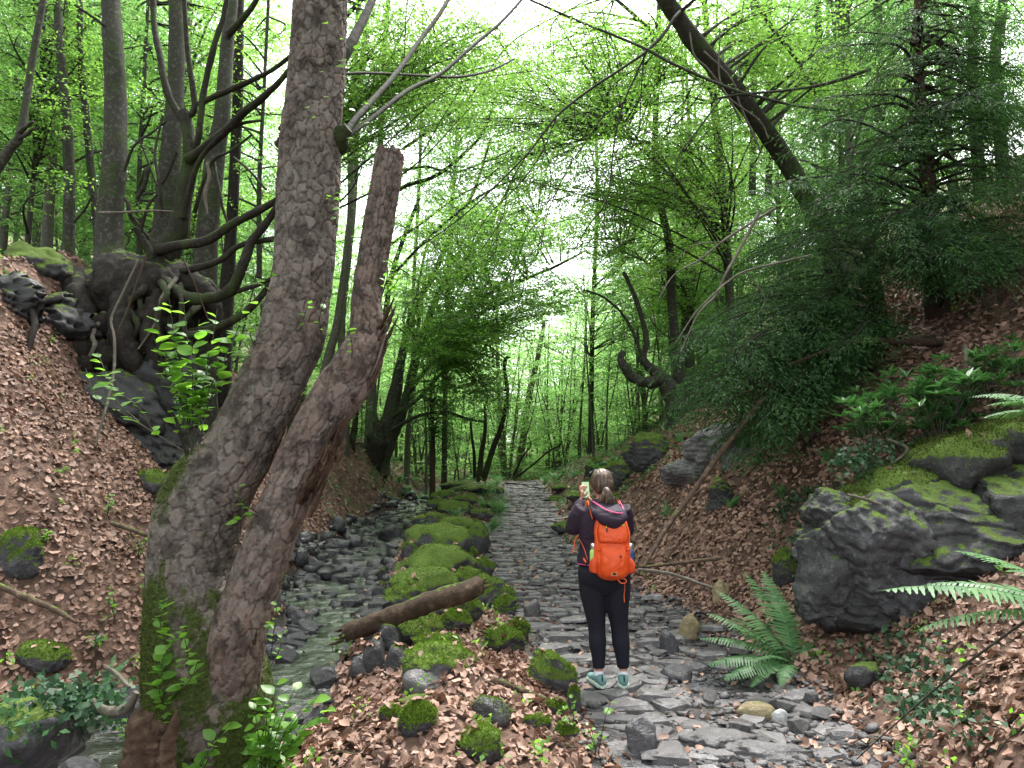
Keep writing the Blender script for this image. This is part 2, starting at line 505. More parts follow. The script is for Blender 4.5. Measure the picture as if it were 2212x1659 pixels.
# ------------------------------------------------------------------ the lie of the land
_Y = np.array([-5, 3, 4.15, 5.35, 6.5, 7.5, 10, 13, 17, 22, 26, 30, 45, 70, 120.])
def _zp(y): return 0.0537 * np.clip(y - 6, 0, 20) + np.interp(y, [-5, 3, 26, 30, 45, 70, 120], [-.1, -.03, 0, .02, -.1, .8, 9])
def _zs(y): return np.interp(y, [-5, 3, 4.15, 5.35, 6.5, 7.5, 10, 13, 17, 22, 26, 30, 45, 70, 120], [-.9, -.72, -.62, -.46, -.32, -.24, -.1, .05, .25, .5, .72, .85, .7, 1.8, 10])
_PL = np.array([.9, .75, .56, .44, .27, .1, -.29, -.45, -.17, -.18, -.18, .1, .3, .3, .3])
_PR = np.array([1.8, 1.8, 1.87, 1.95, 1.8, 1.62, .92, .80, .87, .86, .84, 1.1, 1.3, 1.3, 1.3])
_WL = np.array([-1.6, -1.6, -1.45, -1.15, -1.18, -1.28, -1.5, -1.68, -1.7, -1.68, -1.6, -1.5, -1.5, -1.5, -1.5])
_WF = np.array([-4.6, -3.6, -2.5, -1.5, -1.36, -1.42, -1.66, -1.86, -1.86, -1.8, -1.72, -1.6, -1.6, -1.6, -1.6])
_SL = np.array([-8., -6.4, -4.9, -3.6, -2.8, -2.45, -3.0, -3.4, -3.3, -3.1, -3.1, -3.0, -3, -3, -3])
_L2x = _SL - np.array([2.8, 2.8, 2.7, 2.6, 2.6, 2.6, 2.3, 1.9, 1.5, 1.4, 1.5, 2, 3, 3, 3])
_L2z = _zs(_Y) + np.array([2.3, 2.4, 2.5, 2.6, 2.7, 2.7, 2.4, 2.2, 2.2, 1.9, 1.4, 1.1, 1.0, 1.5, 2])
_L3x = _L2x - np.array([1.6, 1.6, 1.6, 1.6, 1.5, 1.3, .9, .9, 1.6, 2, 2, 2, 3, 3, 3])
_L3z = _zs(_Y) + np.array([3.2, 3.3, 3.4, 3.5, 3.6, 3.8, 4.5, 4.4, 3.4, 2.8, 2.1, 1.6, 1.5, 3, 4])
_L4x = _L3x - 9
_L4z = _L3z + np.array([1.5, 1.5, 1.5, 1.5, 1.6, 1.8, 2.2, 3, 4, 4.5, 4.5, 4.5, 5, 5, 5])
_L5x = np.full(15, -75.); _L5z = _L4z + 26
_R1x = _PR + .35; _R1z = _zp(_Y) + np.array([.1, .1, .12, .15, .2, .2, .2, .16, .12, .1, .1, .1, .1, .3, .3])
_R2x = _PR + np.array([2.0, 1.9, 1.9, 1.9, 1.9, 2.0, 2.3, 2.4, 2.8, 2.9, 3.0, 3, 3, 3, 3])
_R2z = _zp(_Y) + np.array([1.1, 1.1, 1.1, 1.2, 1.4, 1.7, 2.0, 2.1, 1.85, 1.5, 1.2, 1.1, 1, 1.5, 2])
_R3x = _PR + np.array([4.5, 4.5, 4.5, 4.5, 4.5, 4.5, 4.8, 5., 6, 6, 6, 6, 6, 6, 6])
_R3z = _zp(_Y) + np.array([3.0, 3.2, 3.4, 3.7, 3.9, 4.1, 4.2, 4.0, 3.6, 3.2, 2.9, 2.7, 2.5, 4, 5])
_R4x = _PR + 13; _R4z = _R3z + 5.5
_R5x = np.full(15, 75.); _R5z = _R4z + 30

def Hraw(x, y):
    x = np.atleast_1d(np.asarray(x, float)); y = np.atleast_1d(np.asarray(y, float))
    x, y = np.broadcast_arrays(x, y)
    I = lambda a: np.interp(y, _Y, a)
    zp, zs = _zp(y), _zs(y)
    pl, pr, wl, wf, sl_ = I(_PL), I(_PR), I(_WL), I(_WF), I(_SL)
    wob = 0.12 * np.sin(y * 1.7) + 0.08 * np.sin(y * 3.9 + 1)
    wl = wl + wob * .5; sl_ = sl_ + wob
    wh = np.interp(y, [3, 4.15, 5.35, 6.5, 26], [.06, .12, .2, .24, .16])
    kx = [I(_L5x), I(_L4x), I(_L3x), I(_L2x), sl_ - .25, sl_, wf, wl - .1, wl + .1, (wl + pl) / 2, pl, (pl + pr) / 2, pr, I(_R1x), I(_R2x), I(_R3x), I(_R4x), I(_R5x)]
    # the wall's foot sinks as a near-vertical face where the stream passes
    zwl = np.where(y > 6, zp + wh * .7, np.interp(y, [-5, 3, 4.15, 5.35, 6], [-.3, -.2, -.12, .02, .12]))
    kz = [I(_L5z), I(_L4z), I(_L3z), I(_L2z), zs + .22, zs - .02, zs - .03, zwl - .06, zwl, zp + wh, zp + .0, zp - .03, zp, I(_R1z), I(_R2z), I(_R3z), I(_R4z), I(_R5z)]
    z = np.full(x.shape, 0.0)
    z = np.where(x <= kx[0], kz[0], z)
    for a in range(len(kx) - 1):
        m = (x >= kx[a]) & (x <= kx[a + 1])
        f = (x - kx[a]) / np.maximum(kx[a + 1] - kx[a], 1e-6)
        z = np.where(m, kz[a] * (1 - f) + kz[a + 1] * f, z)
    z = np.where(x >= kx[-1], kz[-1], z)
    dpath = np.clip(np.maximum(pl - x, x - pr), 0, 1.0)
    instream = (x > sl_ - .1) & (x < wf + .1)
    k = np.clip((y - 27.5) / 6, 0, 1) * np.clip((7 - np.abs(x)) / 4, 0, 1)
    z = z * (1 - k) + k * (1.15 + .035 * (y - 28))
    instream = instream & (y < 29)
    dpath = np.where(y > 27.5, np.maximum(dpath, .4), dpath)
    return z, dpath, instream

def H(x, y):
    sh = np.broadcast(np.asarray(x), np.asarray(y)).shape
    z, dp, ins = Hraw(x, y)
    xx, yy = np.broadcast_arrays(np.atleast_1d(np.asarray(x, float)), np.atleast_1d(np.asarray(y, float)))
    p = np.stack([xx.ravel(), yy.ravel(), np.zeros(xx.size)], 1)
    n = fbm(p * 0.8, 4, 3).reshape(xx.shape); n2 = fbm(p * 3.7, 3, 31).reshape(xx.shape)
    amp = np.where(ins, .04, 0.02 + .28 * dp)
    far = np.clip((np.abs(xx) - 5) / 10, 0, 1)
    z = z + n * amp * (1 + far * 2) + n2 * (0.012 + .045 * dp)
    return z if sh else float(z[0])

def HV(x, y): return Vector((x, y, float(H(x, y))))

def gp(u, v, lo=2.5, hi=70):
    """where the sight line through photo point (u, v) meets the ground"""
    r = ray(u, v)
    s = np.concatenate([np.arange(lo, 15, .05), np.arange(15, hi, .2)])
    d = CAM_Z + r[2] * s - H(r[0] * s, s)
    i = np.where(d < 0)[0]
    if len(i) == 0 or i[0] == 0:
        s0 = s[-1] if len(i) == 0 else s[0]
        return Vector((r[0] * s0, s0, float(H(r[0] * s0, s0))))
    a, b = s[i[0] - 1], s[i[0]]
    for _ in range(12):
        c = (a + b) / 2
        if CAM_Z + r[2] * c - float(H(r[0] * c, c)) < 0: b = c
        else: a = c
    return Vector((r[0] * b, b, float(H(r[0] * b, b))))

def graded(lo, hi, fine_lo, fine_hi, step, g):
    a = list(np.arange(fine_lo, fine_hi, step)); s = step; x = a[-1]
    while x < hi: s *= g; x += s; a.append(x)
    s = step; x = a[0]; pre = []
    while x > lo: s *= g; x -= s; pre.append(x)
    return np.array(pre[::-1] + a)

gx = graded(-90, 90, -4.5, 4.0, .07, 1.05); gy = graded(-12, 150, 3.3, 9.5, .075, 1.025)
X, Y = np.meshgrid(gx, gy)
Z = H(X.ravel(), Y.ravel())
V = np.stack([X.ravel(), Y.ravel(), Z], 1)
nx, ny = len(gx), len(gy)
i, j = np.meshgrid(np.arange(nx - 1), np.arange(ny - 1))
q = (j * nx + i).ravel()
Fc = np.stack([q, q + 1, q + 1 + nx, q + nx], 1)
_, dp, ins = Hraw(X.ravel(), Y.ravel())
wet = np.where(ins, 1.0, np.clip(1 - dp / .35, 0, 1))
xr, yr = X.ravel(), Y.ravel()
plv, wlv = np.interp(yr, _Y, _PL), np.interp(yr, _Y, _WL)
green = np.where((xr > wlv - .1) & (xr < plv) & (yr > 6), .5, .12)
green = np.where((yr > 15), np.maximum(green, .36), green)
green = np.where((xr < -7.) | (yr > 30) | (xr > 9), .5, green)
green = np.where((xr > 1.5) & (yr > 12), .5, green) * (1 - wet)
ground = link('ground', me_np('ground', V, Fc, True, {'wet': wet, 'green': green}), M['ground'])
tag(ground, kind='structure')
print('ground', len(V))

def strip(name, xl, xr_, y0, y1, dz, mat, dy=.06, nxx=26, zf=None, rag=.12):
    ys = np.concatenate([np.arange(y0, 12, dy), np.arange(12, y1, dy * 3)])
    t = np.linspace(0, 1, nxx)
    a = np.interp(ys, _Y, xl) + rag * fbm(np.stack([ys * 2.2, ys * 0, ys * 0], 1), 3, 5)
    b = np.interp(ys, _Y, xr_) + rag * fbm(np.stack([ys * 2.2, ys * 0 + 9, ys * 0], 1), 3, 6)
    XX = a[:, None] * (1 - t) + b[:, None] * t; YY = np.repeat(ys[:, None], nxx, 1)
    ZZ = (H(XX.ravel(), YY.ravel()) + dz) if zf is None else zf(XX.ravel(), YY.ravel())
    n = len(ys); ii, jj = np.meshgrid(np.arange(nxx - 1), np.arange(n - 1)); q = (jj * nxx + ii).ravel()
    o = link(name, me_np(name, np.stack([XX.ravel(), YY.ravel(), ZZ], 1), np.stack([q, q + 1, q + 1 + nxx, q + nxx], 1), True), mat)
    return tag(o, kind='structure')

path = strip('path', _PL - .12, _PR + .12, 2.6, 27, .012, M['path'])
bed = strip('stream_bed', _SL + .0, _WF - .02, 3.0, 29, .006, M['bed'])
def zwater(x, y):
    p = np.stack([x * 7 + 1.2 * y, y * 12, x * 0], 1)
    return _zs(y) + .034 + .006 * np.sin(y * 2.1) + .021 * fbm(p, 3, 77, .6)
water = strip('stream_water', _SL - .3, _WF + .12, 2.4, 29, 0, M['water'], dy=.03, zf=zwater, nxx=64)

# ------------------------------------------------------------------ stones
def chunk_mesh(name, seed, flat=0.35, n=14, mat=None, pointy=1.0):
    """angular split-rock chunk"""
    r = random.Random(seed); bm = bmesh.new()
    for i in range(n):
        a = 2 * math.pi * i / n + r.uniform(-.25, .25); rr = r.uniform(.75, 1.05)
        z = r.choice((-1, 1)) * r.uniform(.55, 1.0)
        sq = 1.0 if abs(math.cos(a)) < .7 else .92
        bm.verts.new((math.cos(a) * rr * sq, math.sin(a) * rr * .8, z * flat))
    for i in range(5):
        bm.verts.new((r.uniform(-.5, .5), r.uniform(-.45, .45), flat * r.uniform(.95, 1.25) * (1 if i < 3 else -1)))
    g = bmesh.ops.convex_hull(bm, input=bm.verts)
    dele = [v for v in g['geom_interior'] if isinstance(v, bmesh.types.BMVert)]
    if dele: bmesh.ops.delete(bm, geom=dele, context='VERTS')
    es = [e for e in bm.edges if len(e.link_faces) == 2 and e.calc_face_angle(0) > .5]
    me = bpy.data.meshes.new(name); bm.to_mesh(me); bm.free()
    if mat: me.materials.append(mat)
    return me

def lump_mesh(name, seed, dims, sub=4, rough=.25, mat=None, freq=1.3, facet=0.0, flatbottom=True, strata=0.0):
    """weathered boulder: ball pushed in by planes, then by noise"""
    bm = bmesh.new(); bmesh.ops.create_icosphere(bm, subdivisions=sub, radius=1.0)
    r = random.Random(seed)
    co = np.array([v.co[:] for v in bm.verts])
    for i in range(9):
        n = np.array([r.gauss(0, 1), r.gauss(0, 1), r.gauss(0, .8)]); n /= np.linalg.norm(n)
        d = r.uniform(.62, .85); t = co @ n - d
        co = co - np.outer(np.clip(t, 0, None) * facet, n)
    s = np.array(dims) / 2
    ph = co * freq * (np.array(dims) / max(dims)) * 1.5 + seed * 3.7
    nn = fbm(ph, 5, seed)
    co = co * (1 + rough * nn)[:, None]
    if strata:
        q = co[:, 2] * 5 + co[:, 0] * 1.3 + nn * 1.5
        w = np.abs((q - np.floor(q)) - .5) * 2
        co[:, :2] *= (1 - strata * (w > .75) * .6 - strata * .3 * (_h(np.floor(q), np.floor(q) * 0, np.floor(q) * 0, seed)))[:, None]
    rdg = 1 - np.abs(fbm(ph * 2.3 + 7, 4, seed + 5, .6)) * 2
    vc = np.floor(ph * 2.1 + nn[:, None] * 1.2); stp = _h(vc[:, 0], vc[:, 1], vc[:, 2], seed) - .5
    if facet > .5: co = co * (1 + .035 * rdg + (.10 if strata > .2 else .02) * stp * facet)[:, None]
    co = co * s
    if flatbottom: co[:, 2] = np.where(co[:, 2] < -s[2] * .7, -s[2] * .7 + (co[:, 2] + s[2] * .7) * .25, co[:, 2])
    for v, c in zip(bm.verts, co): v.co = c
    me = bpy.data.meshes.new(name); bm.to_mesh(me); bm.free()
    me.polygons.foreach_set('use_smooth', np.ones(len(me.polygons), dtype=bool))
    if mat: me.materials.append(mat)
    return me

CH = [chunk_mesh('stone', 100 + i, (.22, .3, .42, .16)[i % 4], 13 + i % 4, M['stone']) for i in range(12)]
CHW = [chunk_mesh('stone_wet', 200 + i, (.3, .42, .55, .25)[i % 4], 13 + i % 4, M['stone_wet']) for i in range(12)]

def stone_obj(me, x, y, z, sx, sy, sz, rz, tilt, parent, name='stone'):
    o = bpy.data.objects.new(name, me); COL.objects.link(o); o.parent = parent
    o.location = (x, y, z); o.scale = (sx, sy, sz); o.rotation_euler = (tilt[0], tilt[1], rz)
    return o

def bake(stones, name, parent, mat):
    """many small stones as one part"""
    A = Acc()
    for me, x, y, z, sx, sy, sz, rz, tl in stones:
        mtx = Matrix.LocRotScale(Vector((x, y, z)), __import__('mathutils').Euler((tl[0], tl[1], rz)), Vector((sx, sy, sz)))
        co = np.array([v.co[:] for v in me.vertices]); m4 = np.array(mtx)
        V_ = co @ m4[:3, :3].T + m4[:3, 3]
        t3 = []
        for p in me.polygons:
            q = p.vertices[:]
            for w in range(1, len(q) - 1): t3.append((q[0], q[w], q[w + 1]))
        A.add(V_, np.array(t3))
    o = link(name, A.mesh(name, False), mat, parent)
    return tag(o, kind='stuff')

# path slabs: rows laid across, each row's near edge riding over the one below
rs = random.Random(5)
slabs = []
def slab_mesh(cell, h, seed):
    """irregular split-slate slab over a convex cell; rough faceted top"""
    r = random.Random(seed); n = len(cell); bm = bmesh.new()
    c = sum((Vector(p) for p in cell), Vector((0, 0))) / n
    bot = [bm.verts.new((p[0], p[1], -h)) for p in cell]
    top = [bm.verts.new((c.x + (p[0] - c.x) * r.uniform(.93, .99), c.y + (p[1] - c.y) * r.uniform(.93, .99), h * r.uniform(.15, .75))) for p in cell]
    inn = [bm.verts.new((c.x + (p[0] - c.x) * r.uniform(.6, .8), c.y + (p[1] - c.y) * r.uniform(.6, .8), h * r.uniform(.8, 1.2))) for p in cell]
    cv = bm.verts.new((c.x + r.uniform(-.2, .2) * abs(cell[0][0] - c.x), c.y, h * r.uniform(.85, 1.15)))
    for i in range(n):
        k = (i + 1) % n
        bm.faces.new((bot[i], bot[k], top[k], top[i]))
        bm.faces.new((top[i], top[k], inn[k])); bm.faces.new((top[i], inn[k], inn[i]))
        bm.faces.new((inn[i], inn[k], cv))
    me = bpy.data.meshes.new('slab'); bm.to_mesh(me); bm.free()
    me.materials.append(M['stone'])
    return me

def clip_poly(poly, nx_, ny_, d):
    out = []
    for i in range(len(poly)):
        a, b = poly[i], poly[(i + 1) % len(poly)]
        da, db = a[0] * nx_ + a[1] * ny_ - d, b[0] * nx_ + b[1] * ny_ - d
        if da <= 0: out.append(a)
        if (da < 0) != (db < 0) and abs(da - db) > 1e-9:
            t = da / (da - db); out.append((a[0] + (b[0] - a[0]) * t, a[1] + (b[1] - a[1]) * t))
    return out

seeds = []
y = 3.5; row = 0
while y < 26.5:
    base = np.interp(y, [3.5, 5, 9, 13, 26], [.24, .20, .17, .18, .23])
    xl, xr2 = np.interp(y, _Y, _PL) + .03, np.interp(y, _Y, _PR) + .05
    x = xl + rs.uniform(0, .2)
    while x < xr2:
        wdt = base * rs.choice((.8, 1.2, 1.6, 2.2, 3.0)) * rs.uniform(.8, 1.1) if y > 6.5 else base * rs.uniform(.7, 2.2)
        wdt = min(wdt, max(.14, xr2 + .12 - x)); seeds.append((x + wdt / 2, y + rs.uniform(-.8, .8) * base, wdt, base)); x += wdt
    y += base * rs.uniform(.7, .95); row += 1
big = []
sl_parts = []
for k, (sx, sy, wdt, b) in enumerate(seeds):
    if sy < 7.3 and sx > 1.15 and rs.random() < .45: continue
    if sy < 5.2 and rs.random() < .12: continue
    poly = [(-wdt * .95, -b), (wdt * .95, -b), (wdt * .95, b), (-wdt * .95, b)]
    for (tx, ty, tw, tb) in seeds[max(0, k - 46):k + 46]:
        if tx == sx and ty == sy: continue
        dx, dy = tx - sx, ty - sy
        D = math.hypot(dx, dy)
        if D > 1.6 * max(wdt, b) or D < 1e-6: continue
        poly = clip_poly(poly, dx / D, dy / D, D / 2 * wdt / (wdt + tw) * 2 if False else D / 2 * min(1.25, max(.75, (wdt + .15) / (tw + .15))))
        if len(poly) < 3: break
    if len(poly) < 3: continue
    # knock the corners off
    for c_ in range(2):
        a = rs.uniform(0, 6.28); ex = max(p[0] * math.cos(a) + p[1] * math.sin(a) for p in poly)
        poly = clip_poly(poly, math.cos(a), math.sin(a), ex * rs.uniform(.78, .92))
    gsh = rs.uniform(.84, .97); poly = [(p[0] * gsh, p[1] * gsh * .98) for p in poly]
    if len(poly) < 4: continue
    h = rs.uniform(.012, .03) * (1.2 if sy < 8 else 1)
    sl_parts.append((poly, h, sx, sy, k))
for idx, (poly, h, sx, sy, k) in enumerate(sl_parts):
    me = slab_mesh(poly, h, k)
    z = float(H(sx, sy)) + .012 + rs.uniform(-.01, .02)
    tl = (-rs.uniform(.02, .17) if sy > 6 else rs.uniform(-.1, .1), rs.uniform(-.08, .08))
    big.append((me, sx, sy, z, 1, 1, 1, rs.uniform(-.12, .12), tl))
for s_ in big[:230]: stone_obj(*s_[:7], s_[7], s_[8], path, 'slab')
bake(big[230:], 'far_slabs', path, M['stone'])
# loose chips and cobbles on and beside the path
chips = []; loose = []
for i in range(2500):
    y = 3.5 + 8.5 * rs.random() ** 1.5
    xl, xr2 = np.interp(y, _Y, _PL), np.interp(y, _Y, _PR)
    x = rs.uniform(xl - .15, xr2 + .25) if rs.random() < .5 else rs.uniform(max(xl, xr2 - .7), xr2 + .25)
    s = rs.choice((.012, .018, .018, .028, .028, .04)) * rs.uniform(.8, 1.3)
    chips.append((rs.choice(CH), x, y, float(H(x, y)) + .012 + s * .25, s * 1.3, s, s, rs.uniform(0, 6.3), (rs.uniform(-.3, .3), rs.uniform(-.3, .3))))
for i in range(42):
    y = 3.7 + 4.6 * rs.random() ** 1.2
    xl, xr2 = np.interp(y, _Y, _PL), np.interp(y, _Y, _PR)
    x = rs.uniform(xl + .1, xr2 + .1) if i % 3 else rs.uniform(xr2 - .6, xr2 + .1)
    s = rs.uniform(.04, .085)
    if abs(x - .73) < .2 and abs(y - 5.5) < .25: continue
    loose.append((rs.choice(CH), x, y, float(H(x, y)) + .03 + s * .15, s * rs.uniform(1.1, 1.6), s, s * rs.uniform(.8, 1.4), rs.uniform(0, 6.3), (rs.uniform(-.25, .25), rs.uniform(-.25, .25))))
for s_ in loose: stone_obj(*s_[:7], s_[7], s_[8], path, 'stone')
bake(chips, 'gravel', path, M['stone'])
# the big flat slabs right in front
for (u, v, w, dd, hh, rz) in [(1560, 1615, .62, .34, .16, .1), (1660, 1640, .6, .3, .14, -.2), (1455, 1520, .30, .2, .09, -.25), 
                              (1470, 1565, .26, .18, .07, .1), (1500, 1455, .27, .15, .14, -.3), (1620, 1510, .2, .14, .08, .1), (1550, 1640, .3, .2, .1, .3),
                              (1800, 1640, .26, .18, .08, .3)]:
    p = gp(u, v)
    me = lump_mesh('slab', int(u), (w, dd, hh), 4, .16, M['stone'], 2.2, .95, strata=.25)
    o = link('slab', me, None, path, (p.x, p.y, p.z + hh * .12), (0.03, .02, rz))

# stream stones
wet_s = []
for i in range(2700):
    y = 3.6 + 20 * rs.random() ** 1.5
    xl, xr2 = np.interp(y, _Y, _SL), np.interp(y, _Y, _WF)
    t = rs.random()
    edge = rs.random() < .62
    if edge: t = rs.random() ** 2.2 * .5 if rs.random() < .6 else 1 - rs.random() ** 2.5 * .4
    x = xl - .22 + (xr2 + .1 - xl + .22) * t
    mid = abs(t - .6) < .17 and 5.2 < y < 9
    s = rs.uniform(.04, .17) if rs.random() < .42 else rs.uniform(.02, .06)
    if mid and s > .06 and rs.random() < .85: continue
    if y < 9 and s > .05 and mid: s *= .7
    if y > 10: s *= 1.15
    zz = float(H(x, y))
    wet_s.append((s, (rs.choice(CHW if rs.random() < .6 else CH), x, y, zz + s * .22, s * rs.uniform(1, 1.5), s * rs.uniform(.8, 1.1), s * rs.uniform(.9, 1.5), rs.uniform(0, 6.3), (rs.uniform(-.3, .3), rs.uniform(-.3, .3)))))
wet_s.sort(key=lambda t: -t[0] / t[1][2])
for s, a in wet_s[:280]: stone_obj(*a[:7], a[7], a[8], bed, 'stone')
bake([a for s, a in wet_s[280:]], 'stream_gravel', bed, M['stone_wet'])
# ------------------------------------------------------------------ the old twin-stemmed tree in front
def plate_trunk(name, spec, parent, nth, step, ncell, red, moss_fn, relief=.014, top=None, swell=None, jag=0.0):
    P = stem(spec)
    L = np.linalg.norm(np.diff(P[:, :3], axis=0), axis=1).sum()
    n = int(L / step)
    Q = catmull(P, n); C, R = Q[:, :3], Q[:, 3]
    T, N, B = frames(C)
    s = np.linspace(0, L, n)
    th = np.linspace(0, 2 * math.pi, nth, endpoint=False)
    S, TH = np.meshgrid(s, th, indexing='ij'); RR = np.repeat(R[:, None], nth, 1)
    Pd = np.stack([np.cos(TH).ravel(), np.sin(TH).ravel(), S.ravel()], 1)
    big_ = fbm(Pd * np.array([1.1, 1.1, 2.2]) + 3, 4, 71).reshape(S.shape)
    w1 = fbm(Pd * np.array([5, 5, 14.]), 3, 72).reshape(S.shape)
    w2 = fbm(Pd * np.array([5, 5, 14.]) + 40, 3, 75).reshape(S.shape)
    uu = TH / (2 * math.pi) * ncell + w1 * .45
    vv = S / (2 * math.pi * .19 / ncell) / 1.8 + w2 * .45
    f1, f2, idn = cells(uu.ravel(), vv.ravel(), ncell, 3)
    f1b, f2b, idb = cells((uu * 2).ravel(), (vv * 1.6).ravel(), ncell * 2, 8)
    edge = np.clip((f2 - f1) / .14, 0, 1).reshape(S.shape); edge = edge * edge * (3 - 2 * edge)
    eb = np.clip((f2b - f1b) / .16, 0, 1).reshape(S.shape)
    moss = moss_fn(S / L, TH, Pd)
    fine = fbm(Pd * np.array([16, 16, 60.]), 3, 74).reshape(S.shape)
    rel = relief * (edge * (0.75 + .45 * idn.reshape(S.shape)) + .14 * eb * edge + .13 * fine) * (1 - .45 * np.clip(moss, 0, 1)) + moss.clip(0, 1) * .012 * (1 + fine)
    r = RR * (1 + (.17 if jag else .10) * big_) + rel
    if swell is not None: r = r * swell(S / L, TH)
    V = C[:, None, :] + r[..., None] * (np.cos(TH)[..., None] * N[:, None, :] + np.sin(TH)[..., None] * B[:, None, :])
    if jag:
        up = np.linspace(0, 1, n)[:, None] ** 60
        V = V + (up * jag * vn(np.stack([np.cos(th) * 4, np.sin(th) * 4, th * 0], 1)))[..., None] * T[:, None, :]
    i = np.arange(n - 1)[:, None] * nth; j = np.arange(nth)[None, :]; k = (j + 1) % nth
    Fq = np.stack([i + j, i + k, i + nth + k, i + nth + j], -1).reshape(-1, 4)
    V = V.reshape(-1, 3)
    # close the top with a splintered dish
    c = C[-1] - T[-1] * R[-1] * .4
    rim = (n - 1) * nth + np.arange(nth)
    V = np.vstack([V, c[None]])
    tri = np.stack([rim, np.roll(rim, -1), np.full(nth, len(V) - 1)], 1)
    at = lambda a, e: np.concatenate([a.ravel(), [e]])
    me = me_np(name, V, [Fq, tri], True, {'cell': at(.25 + .75 * idn.reshape(S.shape) * edge, .3), 'moss': at(moss, 0), 'red': at(np.clip(red + .5 * big_, 0, 1), 1)})
    o = link(name, me, M['plates'], parent)
    return o, C, R, (S, TH, V[:n * nth].reshape(n, nth, 3), moss)

main_spec = [(466, 1730, 4.25, 235), (465, 1660, 4.25, 232), (460, 1560, 4.25, 228), (446, 1450, 4.27, 222), (424, 1350, 4.28, 186), (410, 1250, 4.3, 160), (421, 1150, 4.32, 172), (452, 1060, 4.34, 162),
             (512, 980, 4.36, 138), (551, 900, 4.38, 128), (590, 820, 4.4, 126), (625, 740, 4.42, 132), (643, 660, 4.44, 130), (655, 590, 4.46, 124), (662, 480, 4.5, 124),
             (667, 400, 4.52, 124), (674, 270, 4.55, 118), (682, 180, 4.58, 114), (690, 60, 4.6, 114), (697, -150, 4.65, 108)]
brk_spec = [(470, 1720, 4.3, 90), (485, 1560, 4.24, 110), (505, 1440, 4.12, 104), (524, 1340, 4.11, 100), (553, 1250, 4.15, 100), (586, 1150, 4.18, 96), (625, 1060, 4.25, 88), (655, 980, 4.3, 88),
            (694, 910, 4.34, 92), (738, 845, 4.4, 98), (776, 780, 4.44, 92), (792, 715, 4.5, 70), (792, 640, 4.52, 60), (805, 560, 4.54, 60), (820, 470, 4.56, 56), (833, 400, 4.58, 54), (843, 330, 4.6, 52)]
P0 = gp(430, 1640)
big_tree = empty('bark_tree', (-1.75, 4.25, float(H(-1.75, 4.25))), 'big old leaning tree with cracked scaly bark and mossy foot beside the stream', 'tree')
def main_moss(t, th, Pd):
    nz = fbm(Pd * np.array([1.6, 1.6, 2.2]), 4, 91).reshape(t.shape)
    low = np.clip((.42 - t) / .2, 0, 1)
    leftside = np.clip(-np.sin(th) * 1.0 + .15, 0, 1)        # B points to the viewer's right
    return np.clip(low * (.26 + .5 * leftside) + nz * .95 + np.clip((.23 - t) / .12, 0, 1) * .5 - .04, 0, 1)
def brk_moss(t, th, Pd):
    nz = fbm(Pd * np.array([1.6, 1.6, 2.2]), 4, 95).reshape(t.shape)
    return np.clip(nz * 1.1 - .28 + np.clip((.2 - t) / .15, 0, 1) * .6, 0, 1)
BASE = big_tree.location.copy()
def rebase(o, root):
    """keep the world shape while the root empty sits at its own place"""
    o.matrix_parent_inverse = Matrix.Translation(-root.location)
tr, mC, mR, mG = plate_trunk('trunk', main_spec, big_tree, 176, .0074, 24, .12, main_moss, relief=.0125); rebase(tr, big_tree)
bt, bC, bR, bG = plate_trunk('broken_trunk', brk_spec, big_tree, 130, .0068, 17, .5, brk_moss, relief=.0115, jag=.02); rebase(bt, big_tree)
bt['label'] = 'reddish second stem snapped off at the top'

def part(name, acc_or_mesh, mat, root, smooth=True):
    me = acc_or_mesh.mesh(name, smooth) if isinstance(acc_or_mesh, Acc) else acc_or_mesh
    o = link(name, me, mat, root); 
    if root is not None and root.type == 'EMPTY': rebase(o, root)
    return o

def moss_patch(G, count, seed, thr=.45):
    """fine moss shoots where a trunk grid says there is moss"""
    S, TH, Vg, moss = G; r = np.random.default_rng(seed)
    n, m = moss.shape
    w = np.clip(moss[:-1, :] - thr, 0, 1).ravel(); w = w / w.sum()
    idx = r.choice(len(w), count, p=w); a, b = idx // m, idx % m
    P = Vg[a, b]; Q = Vg[a + 1, b]; c = Vg.mean(1)[a]
    N = unit(P - c); P = P + (Q - P) * r.random((count, 1)) + r.normal(0, .004, P.shape)
    return fuzz_arrays(P, N, r)

def fuzz_arrays(P, N, r, L=.014):
    A_ = unit(N + r.normal(0, .55, P.shape) + np.array([0, 0, .25])); sd_ = unit(np.cross(A_, r.normal(0, 1, P.shape)))
    l = L * r.uniform(.5, 1.3, (len(P), 1)); w = l * .28
    P = P - A_ * l * .2
    V = np.stack([P - sd_ * w, P + sd_ * w, P + A_ * l], 1).reshape(-1, 3)
    return V, np.arange(len(V)).reshape(-1, 3), np.repeat(r.random(len(P)), 3)

for G_, c_, sd_ in ((mG, 26000, 1), (bG, 9000, 2)):
    V_, F_, a_ = moss_patch(G_, c_, sd_, .4)
    o = part('moss', me_np('moss', V_, F_, False, {'rnd': a_}), M['fuzz_dull'], big_tree); o['kind'] = 'stuff'

